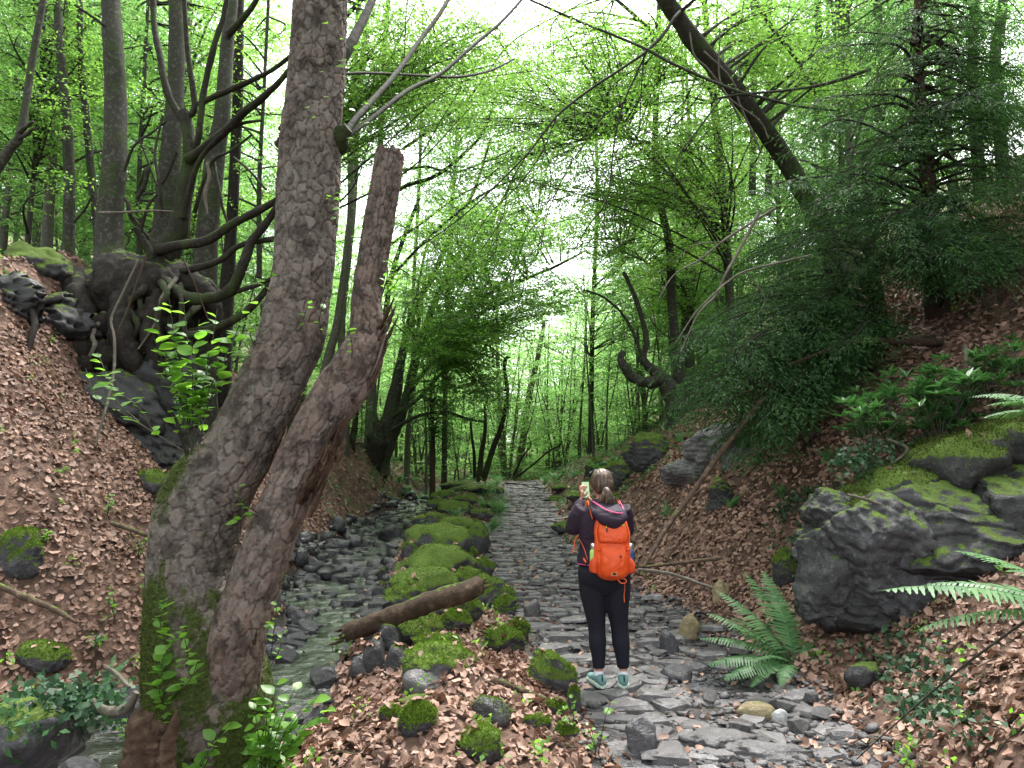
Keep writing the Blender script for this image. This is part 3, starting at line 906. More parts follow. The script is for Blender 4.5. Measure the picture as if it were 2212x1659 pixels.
# torn bark, splinters and the rotten flap of the broken stem
rt = random.Random(44)
def torn(u0, v0, u1, v1, n, d0, d1, w, L):
    for i in range(n):
        t = (i + rt.random()) / n; u, v, d = u0 + (u1 - u0) * t, v0 + (v1 - v0) * t, d0 + (d1 - d0) * t
        u += rt.uniform(-w, w) * .5; l = L * rt.uniform(.5, 1.1); k = rt.uniform(-6, 10)
        A = Acc(); A.tube(stem([(u - l * .22, v + l * .55, d + .02, w * .5), (u, v, d, w * rt.uniform(.55, .9)), (u + l * .16 + k * .3, v - l * .4, d - .01, w * rt.uniform(.3, .5)), (u + l * .24 + k, v - l * .75, d - .02, 1.5)]), 9, 18, .6, seed=i, flat=.45)
        part('torn_bark', A, M['rot'], big_tree)
torn(738, 930, 668, 1085, 16, 4.22, 4.12, 38, 76)
torn(716, 950, 650, 1075, 9, 4.18, 4.1, 34, 60)
torn(842, 670, 804, 815, 12, 4.46, 4.36, 28, 54)
torn(560, 1290, 530, 1420, 6, 4.06, 4.02, 24, 50)
torn(640, 870, 600, 980, 5, 4.33, 4.28, 22, 50)
A = Acc(); A.tube(stem([(838, 690, 4.42, 5), (832, 720, 4.4, 7), (818, 775, 4.36, 6), (800, 815, 4.34, 3)]), 6); part('splinter', A, M['twig_pale'], big_tree)
for (u, v, h, w) in ((820, 332, 9, 7), (832, 332, 6, 9), (863, 330, 13, 8), (848, 334, 6, 8), (826, 333, 7, 7)):
    A = Acc(); A.tube(stem([(u, v + 25, 4.58, w + 6), (u, v, 4.58, w), (u + 1, v - h * .6, 4.58, 1.2)]), 6, 6, .3, flat=.5); part('splinter', A, M['rot'], big_tree)

# knots on the main trunk
for (u, v, w) in ((737, 292, 30), (620, 288, 22), (598, 655, 40), (712, 430, 16)):
    d = 4.5; A = Acc(); c = pt(u, v, d)
    A.tube([[c.x - .05, c.y + .06, c.z - .06, wpx(w * .8, d)], [c.x, c.y, c.z, wpx(w, d) * .7], [c.x + (.05 if u > 680 else -.04), c.y - .02, c.z + .04, wpx(w * .4, d)]], 14, 12, .35, seed=u)
    part('burl', A, M['bark_dark'], big_tree)

# its own living limbs, to the upper right
LIMBS = [[(720, 330, 4.55, 20), (760, 268, 4.8, 15), (800, 222, 5.1, 14), (858, 156, 5.6, 12), (905, 90, 6.1, 11), (950, 30, 6.5, 10), (985, -30, 6.9, 8)],
         [(725, 318, 4.6, 14), (742, 300, 4.7, 12), (810, 250, 5.2, 11), (880, 196, 5.8, 10), (953, 158, 6.4, 9), (1020, 100, 7.0, 8), (1085, 45, 7.6, 7), (1135, -10, 8.2, 6)],
         [(722, 150, 4.65, 30), (752, 105, 4.75, 26), (775, 62, 4.9, 22), (800, 10, 5.1, 18), (830, -60, 5.4, 15)],
         [(735, 160, 5.0, 8), (800, 158, 5.4, 6), (910, 163, 6.2, 6), (990, 166, 7, 6), (1060, 152, 7.8, 5), (1110, 128, 8.4, 4)]]
for i, l in enumerate(LIMBS):
    A = Acc(); A.tube(stem(l), 10, 40, .12, seed=i); part('branch', A, M['bark_dark'], big_tree)

# ------------------------------------------------------------------ leafy shoots with single leaves
def oval_leaf(name, L, Wd, seed, mat):
    r = random.Random(seed); n = 6; V_ = [(0, 0, 0)]; 
    for i in range(1, n):
        t = i / n; w = Wd / 2 * math.sin(math.pi * t ** .8) ** .8
        z = -.12 * L * t * t + .02 * L * math.sin(t * 6)
        V_ += [(L * t, w, z + .18 * w), (L * t, 0, z), (L * t, -w, z + .18 * w)]
    V_.append((L, 0, -.14 * L))
    F3 = [(0, 2, 1), (0, 3, 2)]; F4 = []
    for i in range(n - 2):
        a = 1 + i * 3; F4 += [(a, a + 1, a + 4, a + 3), (a + 1, a + 2, a + 5, a + 4)]
    a = 1 + (n - 2) * 3; e = len(V_) - 1; F3 += [(a, a + 1, e), (a + 1, a + 2, e)]
    me = me_np(name, V_, [np.array(F3), np.array(F4)], True, {'rnd': np.full(len(V_), r.random())})
    me.materials.append(mat); return me
SHL = [oval_leaf('leaf', .085 * s, .058 * s, i, M['shoot_leaf']) for i, s in enumerate((.75, .9, 1.05, .85, 1.0, .65))]

def leaf_obj(P, A, N, parent, meshes=SHL, s=1.0, root=None, name='leaf'):
    A = Vector(A).normalized(); N = Vector(N); S = N.cross(A).normalized(); N = A.cross(S)
    m = Matrix((A, S, N)).transposed().to_4x4()
    o = bpy.data.objects.new(name, random.choice(meshes)); COL.objects.link(o); o.parent = parent
    off = root.location if root is not None else Vector((0, 0, 0))
    o.matrix_local = Matrix.Translation(Vector(P) - (off if root is not None else Vector())) @ m @ Matrix.Scale(s * random.uniform(.8, 1.15), 4)
    return o

def shoot(lines, parent, root, nleaf, s=1.0, stem_mat='bark_beech', meshes=SHL, pname='shoot'):
    """lines: list of polylines rows x,y,z,r in world space; every leaf its own object"""
    A = Acc()
    for l in lines: A.tube(l, 5, 14)
    o = part(pname, A, M[stem_mat], parent)
    for l in lines:
        C = catmull(np.array(l), 40)[:, :3]
        for k in range(nleaf):
            i = int(39 * (.25 + .75 * (k + random.random() * .6) / nleaf)); i = min(i, 39)
            tdir = Vector(C[min(i + 1, 39)] - C[max(i - 1, 0)]).normalized()
            ang = random.uniform(0, 6.28)
            out = Vector((math.cos(ang), math.sin(ang) * .7 - .15, random.uniform(-.15, .3)))
            c = leaf_obj(C[i], tdir * .35 + out, Vector((random.gauss(0, .35), random.gauss(-.15, .35), 1)), o, meshes, s)
            if o.parent is not None and o.parent.type == 'EMPTY': pass
    return o

def sl_(pts, r0=.004, r1=.0015):
    n = len(pts); out = []
    for i, (u, v, d) in enumerate(pts):
        p = pt(u, v, d); out.append([p.x, p.y, p.z, r0 + (r1 - r0) * i / (n - 1)])
    return out
random.seed(11)
# sprouts low on the trunk: the big bush left of the bend
bush = []
for tip in [(330, 655, 4.2), (365, 645, 4.25), (395, 640, 4.3), (430, 690, 4.2), (470, 665, 4.35), (330, 720, 4.1), (372, 700, 4.15), (415, 735, 4.1), (452, 760, 4.15), (500, 720, 4.3), (350, 770, 4.1), (395, 800, 4.15), (480, 800, 4.2), (440, 820, 4.15), (520, 690, 4.35), (540, 640, 4.4)]:
    bx = random.uniform(392, 440)
    bush.append(sl_([(bx, 975, 4.22), (bx + (tip[0] - bx) * .25, 880, 4.2), (bx + (tip[0] - bx) * .65, (tip[1] + 880) / 2 + 10, 4.2), tip]))
shoot(bush, big_tree, big_tree, 11, 1.2)
shoot([sl_([(415, 985, 4.22), (350, 945, 4.15), (270, 895, 4.05), (210, 860, 4.0), (185, 795, 4.0)]), sl_([(300, 910, 4.1), (255, 870, 4.05), (235, 820, 4.0), (210, 760, 4.0)]),
       sl_([(330, 930, 4.1), (300, 880, 4.0), (262, 850, 4.0), (220, 800, 3.95)])], big_tree, big_tree, 9, .95, 'twig_pale')
shoot([sl_([(405, 985, 4.2), (392, 945, 4.18), (380, 905, 4.15), (358, 875, 4.12)], .012, .008)], big_tree, big_tree, 2, .7, 'root')
shoot([sl_([(560, 1110, 4.1), (520, 1080, 4.0), (513, 1040, 4.0)]), sl_([(560, 1115, 4.1), (535, 1110, 4.0), (510, 1130, 4.0)])], big_tree, big_tree, 6, .7)
shoot([sl_([(365, 1410, 4.0), (345, 1340, 3.95), (350, 1290, 3.95)]), sl_([(372, 1480, 4.0), (350, 1430, 3.9), (385, 1370, 3.9)]), sl_([(372, 1550, 4.0), (345, 1500, 3.9), (352, 1440, 3.9)]),
       sl_([(380, 1620, 4.0), (352, 1560, 3.9), (365, 1510, 3.9)]), sl_([(400, 1450, 4.0), (405, 1410, 3.85), (390, 1350, 3.85)]), sl_([(372, 1500, 3.9), (410, 1470, 3.8), (430, 1420, 3.8)])], big_tree, big_tree, 11, .95)
shoot([sl_([(585, 1420, 4.05), (592, 1360, 4.0), (600, 1290, 4.0)]), sl_([(585, 1440, 4.05), (605, 1400, 4.0), (612, 1360, 4.0)])], big_tree, big_tree, 7, .6)
for (u, v, s) in [(707, 52, .9), (750, 62, .9), (727, 142, .8), (735, 132, .9), (775, 105, .9), (690, 155, .6), (660, 232, .8), (752, 220, .6), (790, 225, .7), (800, 265, .6), (768, 240, .6), (780, 188, .7),
                  (675, 255, .5), (700, 210, .5), (735, 85, .6), (765, 300, .5), (720, 420, .6), (735, 450, .6), (725, 470, .5)]:
    p = pt(u, v, 4.25); leaf_obj(p, (random.uniform(-1, 1), -.4, random.uniform(-.3, .1)), (random.gauss(0, .3), -.7, .8), tr, s=s)
shoot([sl_([(700, 440, 4.4), (715, 425, 4.3), (735, 432, 4.25)]), sl_([(825, 640, 4.4), (838, 590, 4.3), (832, 560, 4.25)]), sl_([(830, 640, 4.4), (855, 612, 4.3), (862, 596, 4.25)]), sl_([(700, 740, 4.3), (690, 690, 4.2), (705, 640, 4.15)]),
       sl_([(640, 740, 4.3), (655, 690, 4.2), (672, 640, 4.15)]), sl_([(590, 640, 4.35), (570, 610, 4.2), (600, 590, 4.15)]), sl_([(760, 780, 4.3), (760, 740, 4.2), (750, 700, 4.15)]), sl_([(560, 760, 4.3), (540, 720, 4.2), (560, 690, 4.15)])], big_tree, big_tree, 5, .6)

def mound_plant(name, base, tips, label, cat, nleaf, s, mat='shoot_leaf', meshes=SHL, group=None):
    b = Vector(base); root = empty(name, b, label, cat, group)
    A = Acc(); lines = []
    for t in tips:
        t = Vector(t); m = b.lerp(t, .5) + Vector((0, 0, (t - b).length * .12))
        lines.append([[b.x, b.y, b.z, .003], [m.x, m.y, m.z, .0025], [t.x, t.y, t.z, .0012]])
    o = shoot(lines, root, root, nleaf, s, meshes=meshes, pname='stem')
    return root
b0 = gp(590, 1655); b0 = HV(-1.32, 4.05)
mound_plant('alder_shoot', (b0.x, b0.y, b0.z), [tuple(pt(u, v, 4.0)) for u, v in ((520, 1560), (548, 1520), (580, 1500), (600, 1460), (640, 1480), (660, 1520), (690, 1500), (720, 1520), (630, 1560), (560, 1590), (690, 1550), (600, 1530), (650, 1590))],
            'bright green leafy shoots growing at the foot of the big tree by the stream', 'plant', 9, 1.1)
b0 = HV(-1.6, 3.75)
mound_plant('alder_shoot', (b0.x, b0.y, b0.z), [tuple(pt(u, v, 3.75)) for u, v in ((410, 1640), (450, 1610), (470, 1585), (500, 1560), (430, 1655))],
            'pale round-leaved seedling in front of the mossy trunk foot', 'plant', 8, .95)

# ------------------------------------------------------------------ generic tree parts
def leaf_acc(mat_name='beech_leaf'): return {'V': [], 'F': [], 'a': [], 'n': 0}
def leaf_add(acc, P, A, N, L, Wd, rng=RNG, clump=None):
    V_, F_ = leaf_arrays(P, A, N, L * rng.uniform(.7, 1.2, len(P)), Wd * rng.uniform(.7, 1.2, len(P)))
    acc['V'].append(V_); acc['F'].append(F_ + acc['n']); acc['n'] += len(V_)
    r = rng.random(len(P)) if clump is None else np.clip(clump + rng.normal(0, .22, len(P)), 0, 1)
    acc['a'].append(np.repeat(r, 4))
def leaf_mesh(acc, name): return me_np(name, np.vstack(acc['V']), np.vstack(acc['F']), False, {'rnd': np.concatenate(acc['a'])})

def dress(acc, wood, P, rng, frm=.3, step=.16, slen=(.35, .75), n=24, leaf=.065, twigs=True, flatness=.22, lr=.62, tcap=False):
    """grow flat leafy twigs along a branch polyline (rows x,y,z,r)"""
    Q = catmull(np.asarray(P, float), 60)[:, :3]
    L = np.linalg.norm(np.diff(Q, axis=0), axis=1).sum()
    k = max(2, int(L * (1 - frm) / step))
    t = frm + (1 - frm) * (np.arange(k) + rng.random(k)) / k
    i = np.clip((t * 59).astype(int), 0, 58)
    a = Q[i] + rng.normal(0, .02, (k, 3)); tg = unit(Q[i + 1] - Q[i])
    sd_ = unit(np.cross(tg, [0, 0, 1.0])); sg = np.where(np.arange(k) % 2 == 0, 1, -1)[:, None]
    D = tg * .6 + sd_ * sg * rng.uniform(.5, 1.1, (k, 1)); D[:, 2] = D[:, 2] * .35 + rng.normal(0, flatness, k)
    ln = rng.uniform(slen[0], slen[1], k) * (1.15 - .45 * t)
    # short twigs get fewer leaves
    p, A_, N_ = sprays(a, D, ln, n, leaf, rng)
    leaf_add(acc, p, A_, N_, leaf, leaf * lr, rng, np.repeat(rng.random(k), n))
    if twigs and wood is not None:
        D = unit(D)
        for q, d, l in list(zip(a, D, ln))[::2]:
            wood.tube([[q[0], q[1], q[2], .006], [*(q + d * l + [0, 0, -.12 * l]), .0015]], 3, 2, cap=False)
    return a, D, ln

def crown_tree(seed, hgt, r0, lean=(0, 0), first=.3, nl=22, leaf=.085, spr=34, limb=(1.6, 3.2), stems=1, rise=.55):
    """-> (trunk mesh, crown mesh) around the origin"""
    rng = np.random.default_rng(seed); wood = Acc(); acc = leaf_acc()
    for s_ in range(stems):
        a0 = rng.uniform(0, 6.28); off = .25 * (stems > 1)
        ln = np.array([lean[0] + (rng.normal(0, .14) if stems > 1 else 0), lean[1] + (rng.normal(0, .14) if stems > 1 else 0)])
        pts = []
        for t in np.linspace(0, 1, 7):
            w = .25 * math.sin(t * 5 + a0)
            pts.append([math.cos(a0) * off + ln[0] * t * hgt + w * t, math.sin(a0) * off + ln[1] * t * hgt + .2 * math.cos(t * 4 + a0) * t, t * hgt - .3 * (t == 0), r0 * (1 - .82 * t) / (1 + .25 * (stems - 1)) * (1.35 if t == 0 else 1)])
        pts = np.array(pts); wood.tube(pts, 8, 26, .12, seed=seed)
        Q = catmull(pts, 60)
        k = nl // stems
        for b in range(k):
            t = first + (1 - first) * (b + rng.random()) / k
            q = Q[int(t * 59)]
            a = b * 2.4 + rng.uniform(-.5, .5); L_ = rng.uniform(*limb) * (1.15 - .75 * abs(t - .45))
            el = rise * (t + .2) + rng.normal(0, .12)
            d = np.array([math.cos(a) * math.cos(el), math.sin(a) * math.cos(el), math.sin(el)])
            e = q[:3] + d * L_; m_ = q[:3] + d * L_ * .5 + np.array([0, 0, .12 * L_])
            br = [[*q[:3], q[3] * .4], [*m_, q[3] * .22 + .004], [*e, .004]]
            wood.tube(br, 4, 6, cap=False)
            dress(acc, None, br, rng, .2, .26, (.5, 1.05), spr, leaf, False)
    return wood.mesh('trunk'), leaf_mesh(acc, 'crown')

def put_tree(meshes, x, y, rz, s, name, label, group, matl='far_leaf', bark='bark_far', z=None, cat='tree'):
    t, c = meshes
    root = empty(name, (x, y, (float(H(x, y)) if z is None else z) - .05), label, cat, group)
    root.rotation_euler = (0, 0, rz); root.scale = (s, s, s)
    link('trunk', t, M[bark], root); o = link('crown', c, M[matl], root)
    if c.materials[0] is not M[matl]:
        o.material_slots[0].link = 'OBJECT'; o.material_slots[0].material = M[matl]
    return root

TALL = [crown_tree(300 + i, 13, .11, (.03 * (i - 1), 0), .15, 56, .08, 52) for i in range(3)]
LOW = [crown_tree(320 + i, 6.5, .055, (0, 0), .05, 50, .075, 44, (.8, 1.7), 3) for i in range(3)]
THIN = [crown_tree(340 + i, 11, .07, (.05, 0), .35, 20, .085, 24, (.9, 1.9)) for i in range(2)]

OVER = [crown_tree(360 + i, 15, .16, (0, 0), .52, 40, .11, 46, (2.4, 4.2)) for i in range(2)]
# ------------------------------------------------------------------ left: pollard, trunks, root mass, rocks
def tree_from(name, label, stems_, bark='bark_beech', group=None, sides=12, root=None, jit=.1, pname='trunk', cat='tree'):
    base = stems_[0][0]; p = pt(base[0], base[1], base[2])
    if root is None: root = empty(name, (p.x, p.y, p.z), label, cat, group)
    for i, s in enumerate(stems_):
        S_ = stem(s)
        if i == 0 and pname == 'trunk' and cat == 'tree':
            hz_ = float(H(S_[0][0], S_[0][1]))
            if .05 < S_[0][2] - hz_ < 3.5:
                S_ = np.vstack([[S_[0][0], S_[0][1], hz_ - .15, S_[0][3] * 1.15], S_]); root.location.z = hz_
        A = Acc(); A.tube(S_, sides, max(8, len(s) * 7), jit, seed=i * 7 + int(base[0]) % 50)
        part(pname if i == 0 else ('branch' if pname == 'trunk' else pname), A, M[bark], root)
    return root

straight = tree_from('beech_tree', 'thick straight smooth grey trunk standing on the dark root mass', [
    [(208, 790, 10.2, 90), (222, 700, 10.3, 84), (236, 620, 10.4, 78), (238, 540, 10.5, 62), (237, 466, 10.5, 54), (247, 358, 10.5, 50), (250, 215, 10.6, 46), (245, 107, 10.6, 44), (240, 0, 10.7, 40), (236, -200, 10.8, 34)],
    [(268, 370, 10.4, 7), (290, 315, 10.2, 6), (330, 285, 10, 5), (360, 262, 9.9, 4)], [(245, 70, 10.6, 8), (205, 40, 10.4, 6), (160, 10, 10.2, 5)]])
treeB = tree_from('beech_tree', 'slim dark trunk with branches just behind the thick straight one', [
    [(150, 590, 11.5, 34), (148, 540, 11.5, 26), (150, 394, 11.5, 23), (143, 250, 11.5, 22), (131, 118, 11.5, 18), (124, 0, 11.6, 18), (118, -150, 11.7, 15)],
    [(136, 170, 11.5, 6), (90, 205, 11.3, 5), (40, 212, 11, 4), (-20, 220, 11, 4)], [(160, 480, 11.4, 6), (185, 450, 11.2, 5), (200, 420, 11, 3)]])
treeC = tree_from('beech_tree', 'thinnest wavy trunk between the slim dark one and the thick one', [
    [(213, 560, 12, 20), (211, 500, 12, 18), (199, 394, 12, 17), (186, 250, 12, 15), (175, 143, 12, 13), (172, 0, 12, 13), (168, -120, 12, 11)]])
treeA = tree_from('beech_tree', 'curved leaning trunk with a broken twin snag at the picture edge', [
    [(-60, 440, 10, 26), (-8, 365, 10, 24), (24, 318, 10, 20), (43, 294, 10, 18), (57, 215, 10.1, 16), (72, 118, 10.2, 15), (93, 0, 10.3, 14), (105, -80, 10.4, 12)],
    [(38, 290, 10, 12), (55, 275, 9.9, 9), (72, 262, 9.8, 6)], [(42, 300, 10, 9), (58, 290, 9.9, 8), (74, 276, 9.8, 5)]])
pollard = tree_from('pollard_beech', 'many-limbed old pollard with twisting dark branches rising from the root mass', [
    [(330, 700, 10, 84), (345, 620, 10, 66), (356, 560, 10, 58), (385, 490, 10, 44), (398, 420, 10, 36), (412, 340, 10, 32), (402, 262, 10, 27), (397, 240, 10, 22)],
    [(400, 262, 10, 20), (378, 235, 10, 17), (360, 195, 10, 17), (345, 120, 10.1, 15), (334, 60, 10.2, 14), (329, -20, 10.3, 13)],
    [(404, 255, 10, 16), (420, 235, 10, 14), (414, 170, 10, 12), (405, 107, 10, 11), (398, 0, 10, 10), (394, -60, 10, 10)],
    [(418, 330, 10, 14), (430, 290, 9.9, 14), (440, 200, 9.9, 14), (465, 90, 9.8, 13), (482, 40, 9.8, 12), (495, -30, 9.8, 11)],
    [(406, 345, 9.9, 24), (428, 330, 9.8, 22), (483, 286, 9.5, 20), (530, 240, 9.2, 18), (559, 218, 9, 16), (600, 180, 8.8, 13), (650, 120, 8.6, 11), (700, 60, 8.4, 9)],
    [(430, 225, 10, 14), (470, 205, 9.8, 13), (530, 180, 9.5, 12), (590, 150, 9.2, 10), (640, 110, 9, 9)],
    [(395, 470, 9.9, 16), (425, 360, 9.7, 12), (470, 300, 9.5, 10), (520, 268, 9.4, 8), (566, 260, 9.2, 6)],
    [(340, 540, 9.8, 24), (390, 530, 9.6, 22), (448, 519, 9.4, 20), (500, 485, 9.2, 19), (537, 466, 9.0, 18), (596, 433, 8.8, 15), (640, 400, 8.6, 12)],
    [(358, 612, 9.6, 28), (400, 640, 9.4, 27), (430, 646, 9.3, 26), (475, 640, 9.2, 25), (505, 618, 9.1, 24), (526, 569, 9, 22), (544, 522, 9, 20), (580, 476, 8.9, 17), (604, 436, 8.8, 14), (640, 380, 8.7, 10)],
    [(394, 585, 9.7, 17), (440, 575, 9.5, 15), (480, 560, 9.3, 14), (519, 530, 9.2, 13), (591, 516, 9, 13)],
    [(494, 637, 9.2, 12), (525, 625, 9.1, 11), (559, 615, 9.0, 9), (585, 602, 8.9, 7)],
    [(410, 720, 9.6, 20), (465, 708, 9.4, 19), (519, 683, 9.2, 17), (560, 645, 9.1, 15), (600, 590, 9, 10)],
    [(369, 655, 9.6, 16), (362, 690, 9.5, 18), (372, 718, 9.4, 19), (405, 723, 9.3, 18), (450, 722, 9.3, 14)],
    [(320, 520, 9.8, 18), (300, 490, 9.7, 13), (282, 465, 9.6, 10), (276, 440, 9.6, 9), (270, 430, 9.6, 8)],
    [(330, 560, 9.8, 20), (305, 512, 9.7, 16), (290, 490, 9.6, 10)],
    [(300, 400, 10, 8), (318, 365, 9.9, 12), (312, 400, 9.9, 10), (295, 430, 9.9, 7)],
    [(380, 330, 9.9, 8), (372, 350, 9.9, 7), (360, 380, 9.9, 6), (340, 400, 9.9, 5), (320, 350, 9.9, 4), (300, 300, 9.9, 3)],
    [(505, 340, 9.5, 6), (540, 370, 9.3, 6), (575, 410, 9.2, 5)], [(462, 350, 9.6, 8), (475, 420, 9.5, 7), (484, 460, 9.5, 6), (500, 500, 9.5, 4)],
    [(420, 460, 9.8, 10), (440, 390, 9.6, 7), (462, 345, 9.5, 8), (500, 325, 9.3, 6), (545, 290, 9.2, 5)],
    [(350, 470, 9.8, 8), (345, 400, 9.7, 7), (335, 330, 9.8, 6), (352, 250, 9.9, 5)],
    [(300, 520, 9.7, 7), (318, 450, 9.6, 6), (340, 420, 9.6, 5)],
], bark='bark_dark', jit=.22)
A = Acc(); A.tube(stem([(447, 350, 9.4, 7), (452, 385, 9.4, 8), (443, 420, 9.4, 9), (448, 463, 9.4, 4)]), 7, 14, .2); part('dead_branch', A, M['twig_pale'], pollard)
A = Acc(); A.tube(stem([(212, 460, 9.6, 6), (260, 459, 9.5, 5), (330, 455, 9.3, 4), (376, 457, 9.2, 3)]), 6, 14, .1)
o = link('fallen_branch', A.mesh('fallen_branch'), M['twig_pale']); tag(o, 'pale broken branch caught level between the trunks', 'branch')
treeE = tree_from('beech_tree', 'broad grey trunk hidden behind the twisting pollard limbs', [
    [(330, 650, 11.5, 90), (348, 560, 11.5, 62), (358, 466, 11.5, 50), (369, 322, 11.5, 43), (380, 180, 11.6, 36), (382, 0, 11.7, 34), (384, -160, 11.8, 30)]])
treeF = tree_from('beech_tree', 'mottled grey trunk with a dark knot right of the pollard limbs', [
    [(438, 700, 11, 70), (442, 600, 11, 54), (448, 500, 11, 47), (462, 358, 11, 43), (480, 250, 11, 36), (490, 107, 11.1, 30), (503, 0, 11.2, 24), (510, -100, 11.3, 22)],
    [(492, 75, 11, 18), (520, 45, 10.8, 15), (548, 10, 10.6, 12), (570, -40, 10.4, 10)]])
treeM = tree_from('beech_tree', 'moss-covered upright trunk behind the mottled one', [
    [(488, 660, 13, 34), (498, 520, 13, 26), (505, 400, 13, 24), (512, 250, 13, 23), (516, 90, 13, 22), (518, -60, 13, 20)]], bark='root')

for i, (sp, lb) in enumerate([([(-20, 600, 9.2, 26), (40, 620, 8.9, 24), (90, 650, 8.9, 26), (140, 640, 9.3, 22)], 'thick root crossing the dark ledge at the left edge'), ([(30, 560, 10, 10), (90, 585, 9.6, 9), (160, 592, 9.5, 8)], 'bundle-like pale stick lying on the ledge under the slim trunk'),
                              ([(60, 640, 8.6, 12), (75, 700, 8.4, 14), (60, 760, 8.2, 12), (75, 800, 8.2, 8)], 'dark root hanging down over the ledge onto the leaves')]):
    A = Acc(); A.tube(stem(sp), 9, 24, .35, seed=i + 3); tag(link('root', A.mesh('root'), M['twig_pale' if i == 1 else 'root']), lb, 'root')
# hanging creeper stems
for i, sp in enumerate([[(300, 560, 8.6, 5), (262, 640, 8.5, 5), (240, 690, 8.4, 6), (247, 730, 8.3, 6), (246, 800, 8.2, 6), (232, 870, 8.0, 6), (218, 920, 7.9, 6), (205, 965, 7.8, 4)],
                        [(318, 545, 8.6, 5), (300, 600, 8.5, 5), (275, 670, 8.4, 4), (255, 715, 8.3, 4)], [(395, 560, 8.8, 3), (415, 600, 8.8, 4), (425, 625, 8.8, 3), (450, 690, 8.8, 3)]]):
    A = Acc(); A.tube(stem(sp), 6, 30, .2, seed=i); o = link('creeper_stem', A.mesh('creeper_stem'), M['twig_pale'] if i == 0 else M['bark_yew'])
    tag(o, ['long pale creeper stem hanging in front of the dark rock hollow', 'thin reddish creeper stem joining the long pale one', 'short twiggy stem hanging below the pollard limbs'][i], 'creeper')

def boulder(name, label, u, v, d, dims, mat, seed, sub=5, rough=.3, facet=.6, rot=(0, 0, 0), cat='rock', root=None, strata=0.0, freq=1.3):
    p = pt(u, v, d)
    me = lump_mesh(name, seed, dims, sub, rough, M[mat], freq, facet, False, strata)
    o = link(name, me, None, root, p if root is None else p - root.location, rot)
    if root is None: tag(o, label, cat)
    return o

# the great root mass
rm = empty('root_mass', pt(250, 800, 10.0), 'huge dark bulging root mass gripping the rocks of the bank', 'roots')
for i, (u, v, d, dm) in enumerate([(225, 715, 10.1, (1.5, 1.1, 1.9)), (300, 640, 10.0, (1.6, 1.2, 1.3)), (330, 720, 9.9, (1.2, 1.0, 1.0)), (190, 790, 9.9, (1.3, 1.1, 1.4)), (255, 790, 9.8, (1.5, 1.1, 1.1)), (400, 650, 10.2, (1.0, .9, .8)), (140, 730, 10.1, (.8, .9, 1.0))]):
    boulder('burl', None, u, v, d, dm, 'root', 40 + i, 5, .38, .2, root=rm, freq=1.6)
for i, sp in enumerate([[(250, 700, 9.6, 60), (200, 700, 9.4, 56), (165, 640, 9.5, 50), (160, 590, 9.8, 40)], [(215, 760, 9.4, 60), (160, 750, 9.2, 48), (115, 745, 9.1, 36), (85, 770, 9.0, 26), (62, 800, 8.9, 20), (75, 840, 8.8, 18), (100, 870, 8.7, 18), (120, 895, 8.6, 14)],
                        [(200, 790, 9.2, 50), (150, 800, 9.1, 34), (120, 830, 9.0, 24), (110, 860, 8.9, 16)], [(350, 640, 9.6, 60), (330, 720, 9.4, 50), (345, 790, 9.4, 34), (380, 820, 9.4, 22)],
                        [(270, 640, 9.5, 50), (262, 720, 9.3, 56), (290, 780, 9.3, 44), (300, 830, 9.4, 26)], [(400, 600, 9.8, 50), (450, 640, 9.8, 40), (470, 700, 9.8, 30), (460, 740, 9.9, 22)],
                        [(130, 600, 10.5, 30), (80, 590, 10.6, 30), (30, 570, 10.8, 26), (-30, 560, 11, 22)], [(180, 600, 10.2, 34), (130, 580, 10.3, 26), (90, 560, 10.5, 20)]]):
    A = Acc(); A.tube(stem(sp), 12, 30, .35, seed=i + 60); part('root', A, M['root'], rm)
rx = random.Random(19)
for i in range(14):
    u, v, d = rx.uniform(190, 430), rx.uniform(590, 680), rx.uniform(9.2, 9.6); sp = [(u, v, d + .25, rx.uniform(10, 22))]
    for q in range(4):
        u += rx.uniform(-38, 30); v += rx.uniform(22, 58); d -= rx.uniform(-.02, .07); sp.append((u, v, d, sp[-1][3] * rx.uniform(.7, .95)))
    A = Acc(); A.tube(stem(sp), 8, 26, .4, seed=i + 90); part('root', A, M['bark_dark' if i % 3 else 'twig_pale'], rm)
boulder('rock', 'dark smooth rock face hanging below the root mass', 345, 860, 9.8, (1.2, 1.1, 2.0), 'rock_black', 61, 5, .4, .95, strata=.12, rot=(0.1, .12, .2))
boulder('rock', 'grey fissured rock standing at the leaf slope behind the shoots', 395, 930, 9.7, (.55, .9, 1.3), 'rock_dark', 62, 5, .3, .9, (0, -.1, .4), strata=.3)
boulder('rock', 'deep-shaded rock low in the hollow above the leaf slope', 240, 890, 9.3, (1.9, 1.0, 1.2), 'rock_black', 63, 5, .38, .9, (0, .45, 0), strata=.14)
boulder('rock', 'dark moss-streaked rock at the lower end of the hollow', 330, 960, 9.4, (1.4, .9, .8), 'rock_black', 64, 5, .35, .9, (0, .5, 0), strata=.14)
boulder('rock', 'mossy green mound on the bank top beside the slim trunk', 75, 590, 9.6, (1.1, .9, .7), 'moss_stone', 65, 5, .35, .3)
boulder('rock', 'mossy dark ledge at the top left under the roots', 0, 680, 8.7, (1.3, 1.0, .9), 'rock_black', 66, 5, .4, .9, strata=.3)
boulder('rock', 'mossy dark ledge beside the root mass in deep shade', 105, 715, 9.3, (1.2, .9, 1.2), 'rock_black', 67, 5, .4, .9, strata=.3)
p = pt(45, 1600, 4.5)
boulder('rock', 'shaded boulder overgrown with ivy at the bottom edge', 45, 1590, 4.5, (.75, .6, .5), 'rock_dark', 71, 5, .3, .5)

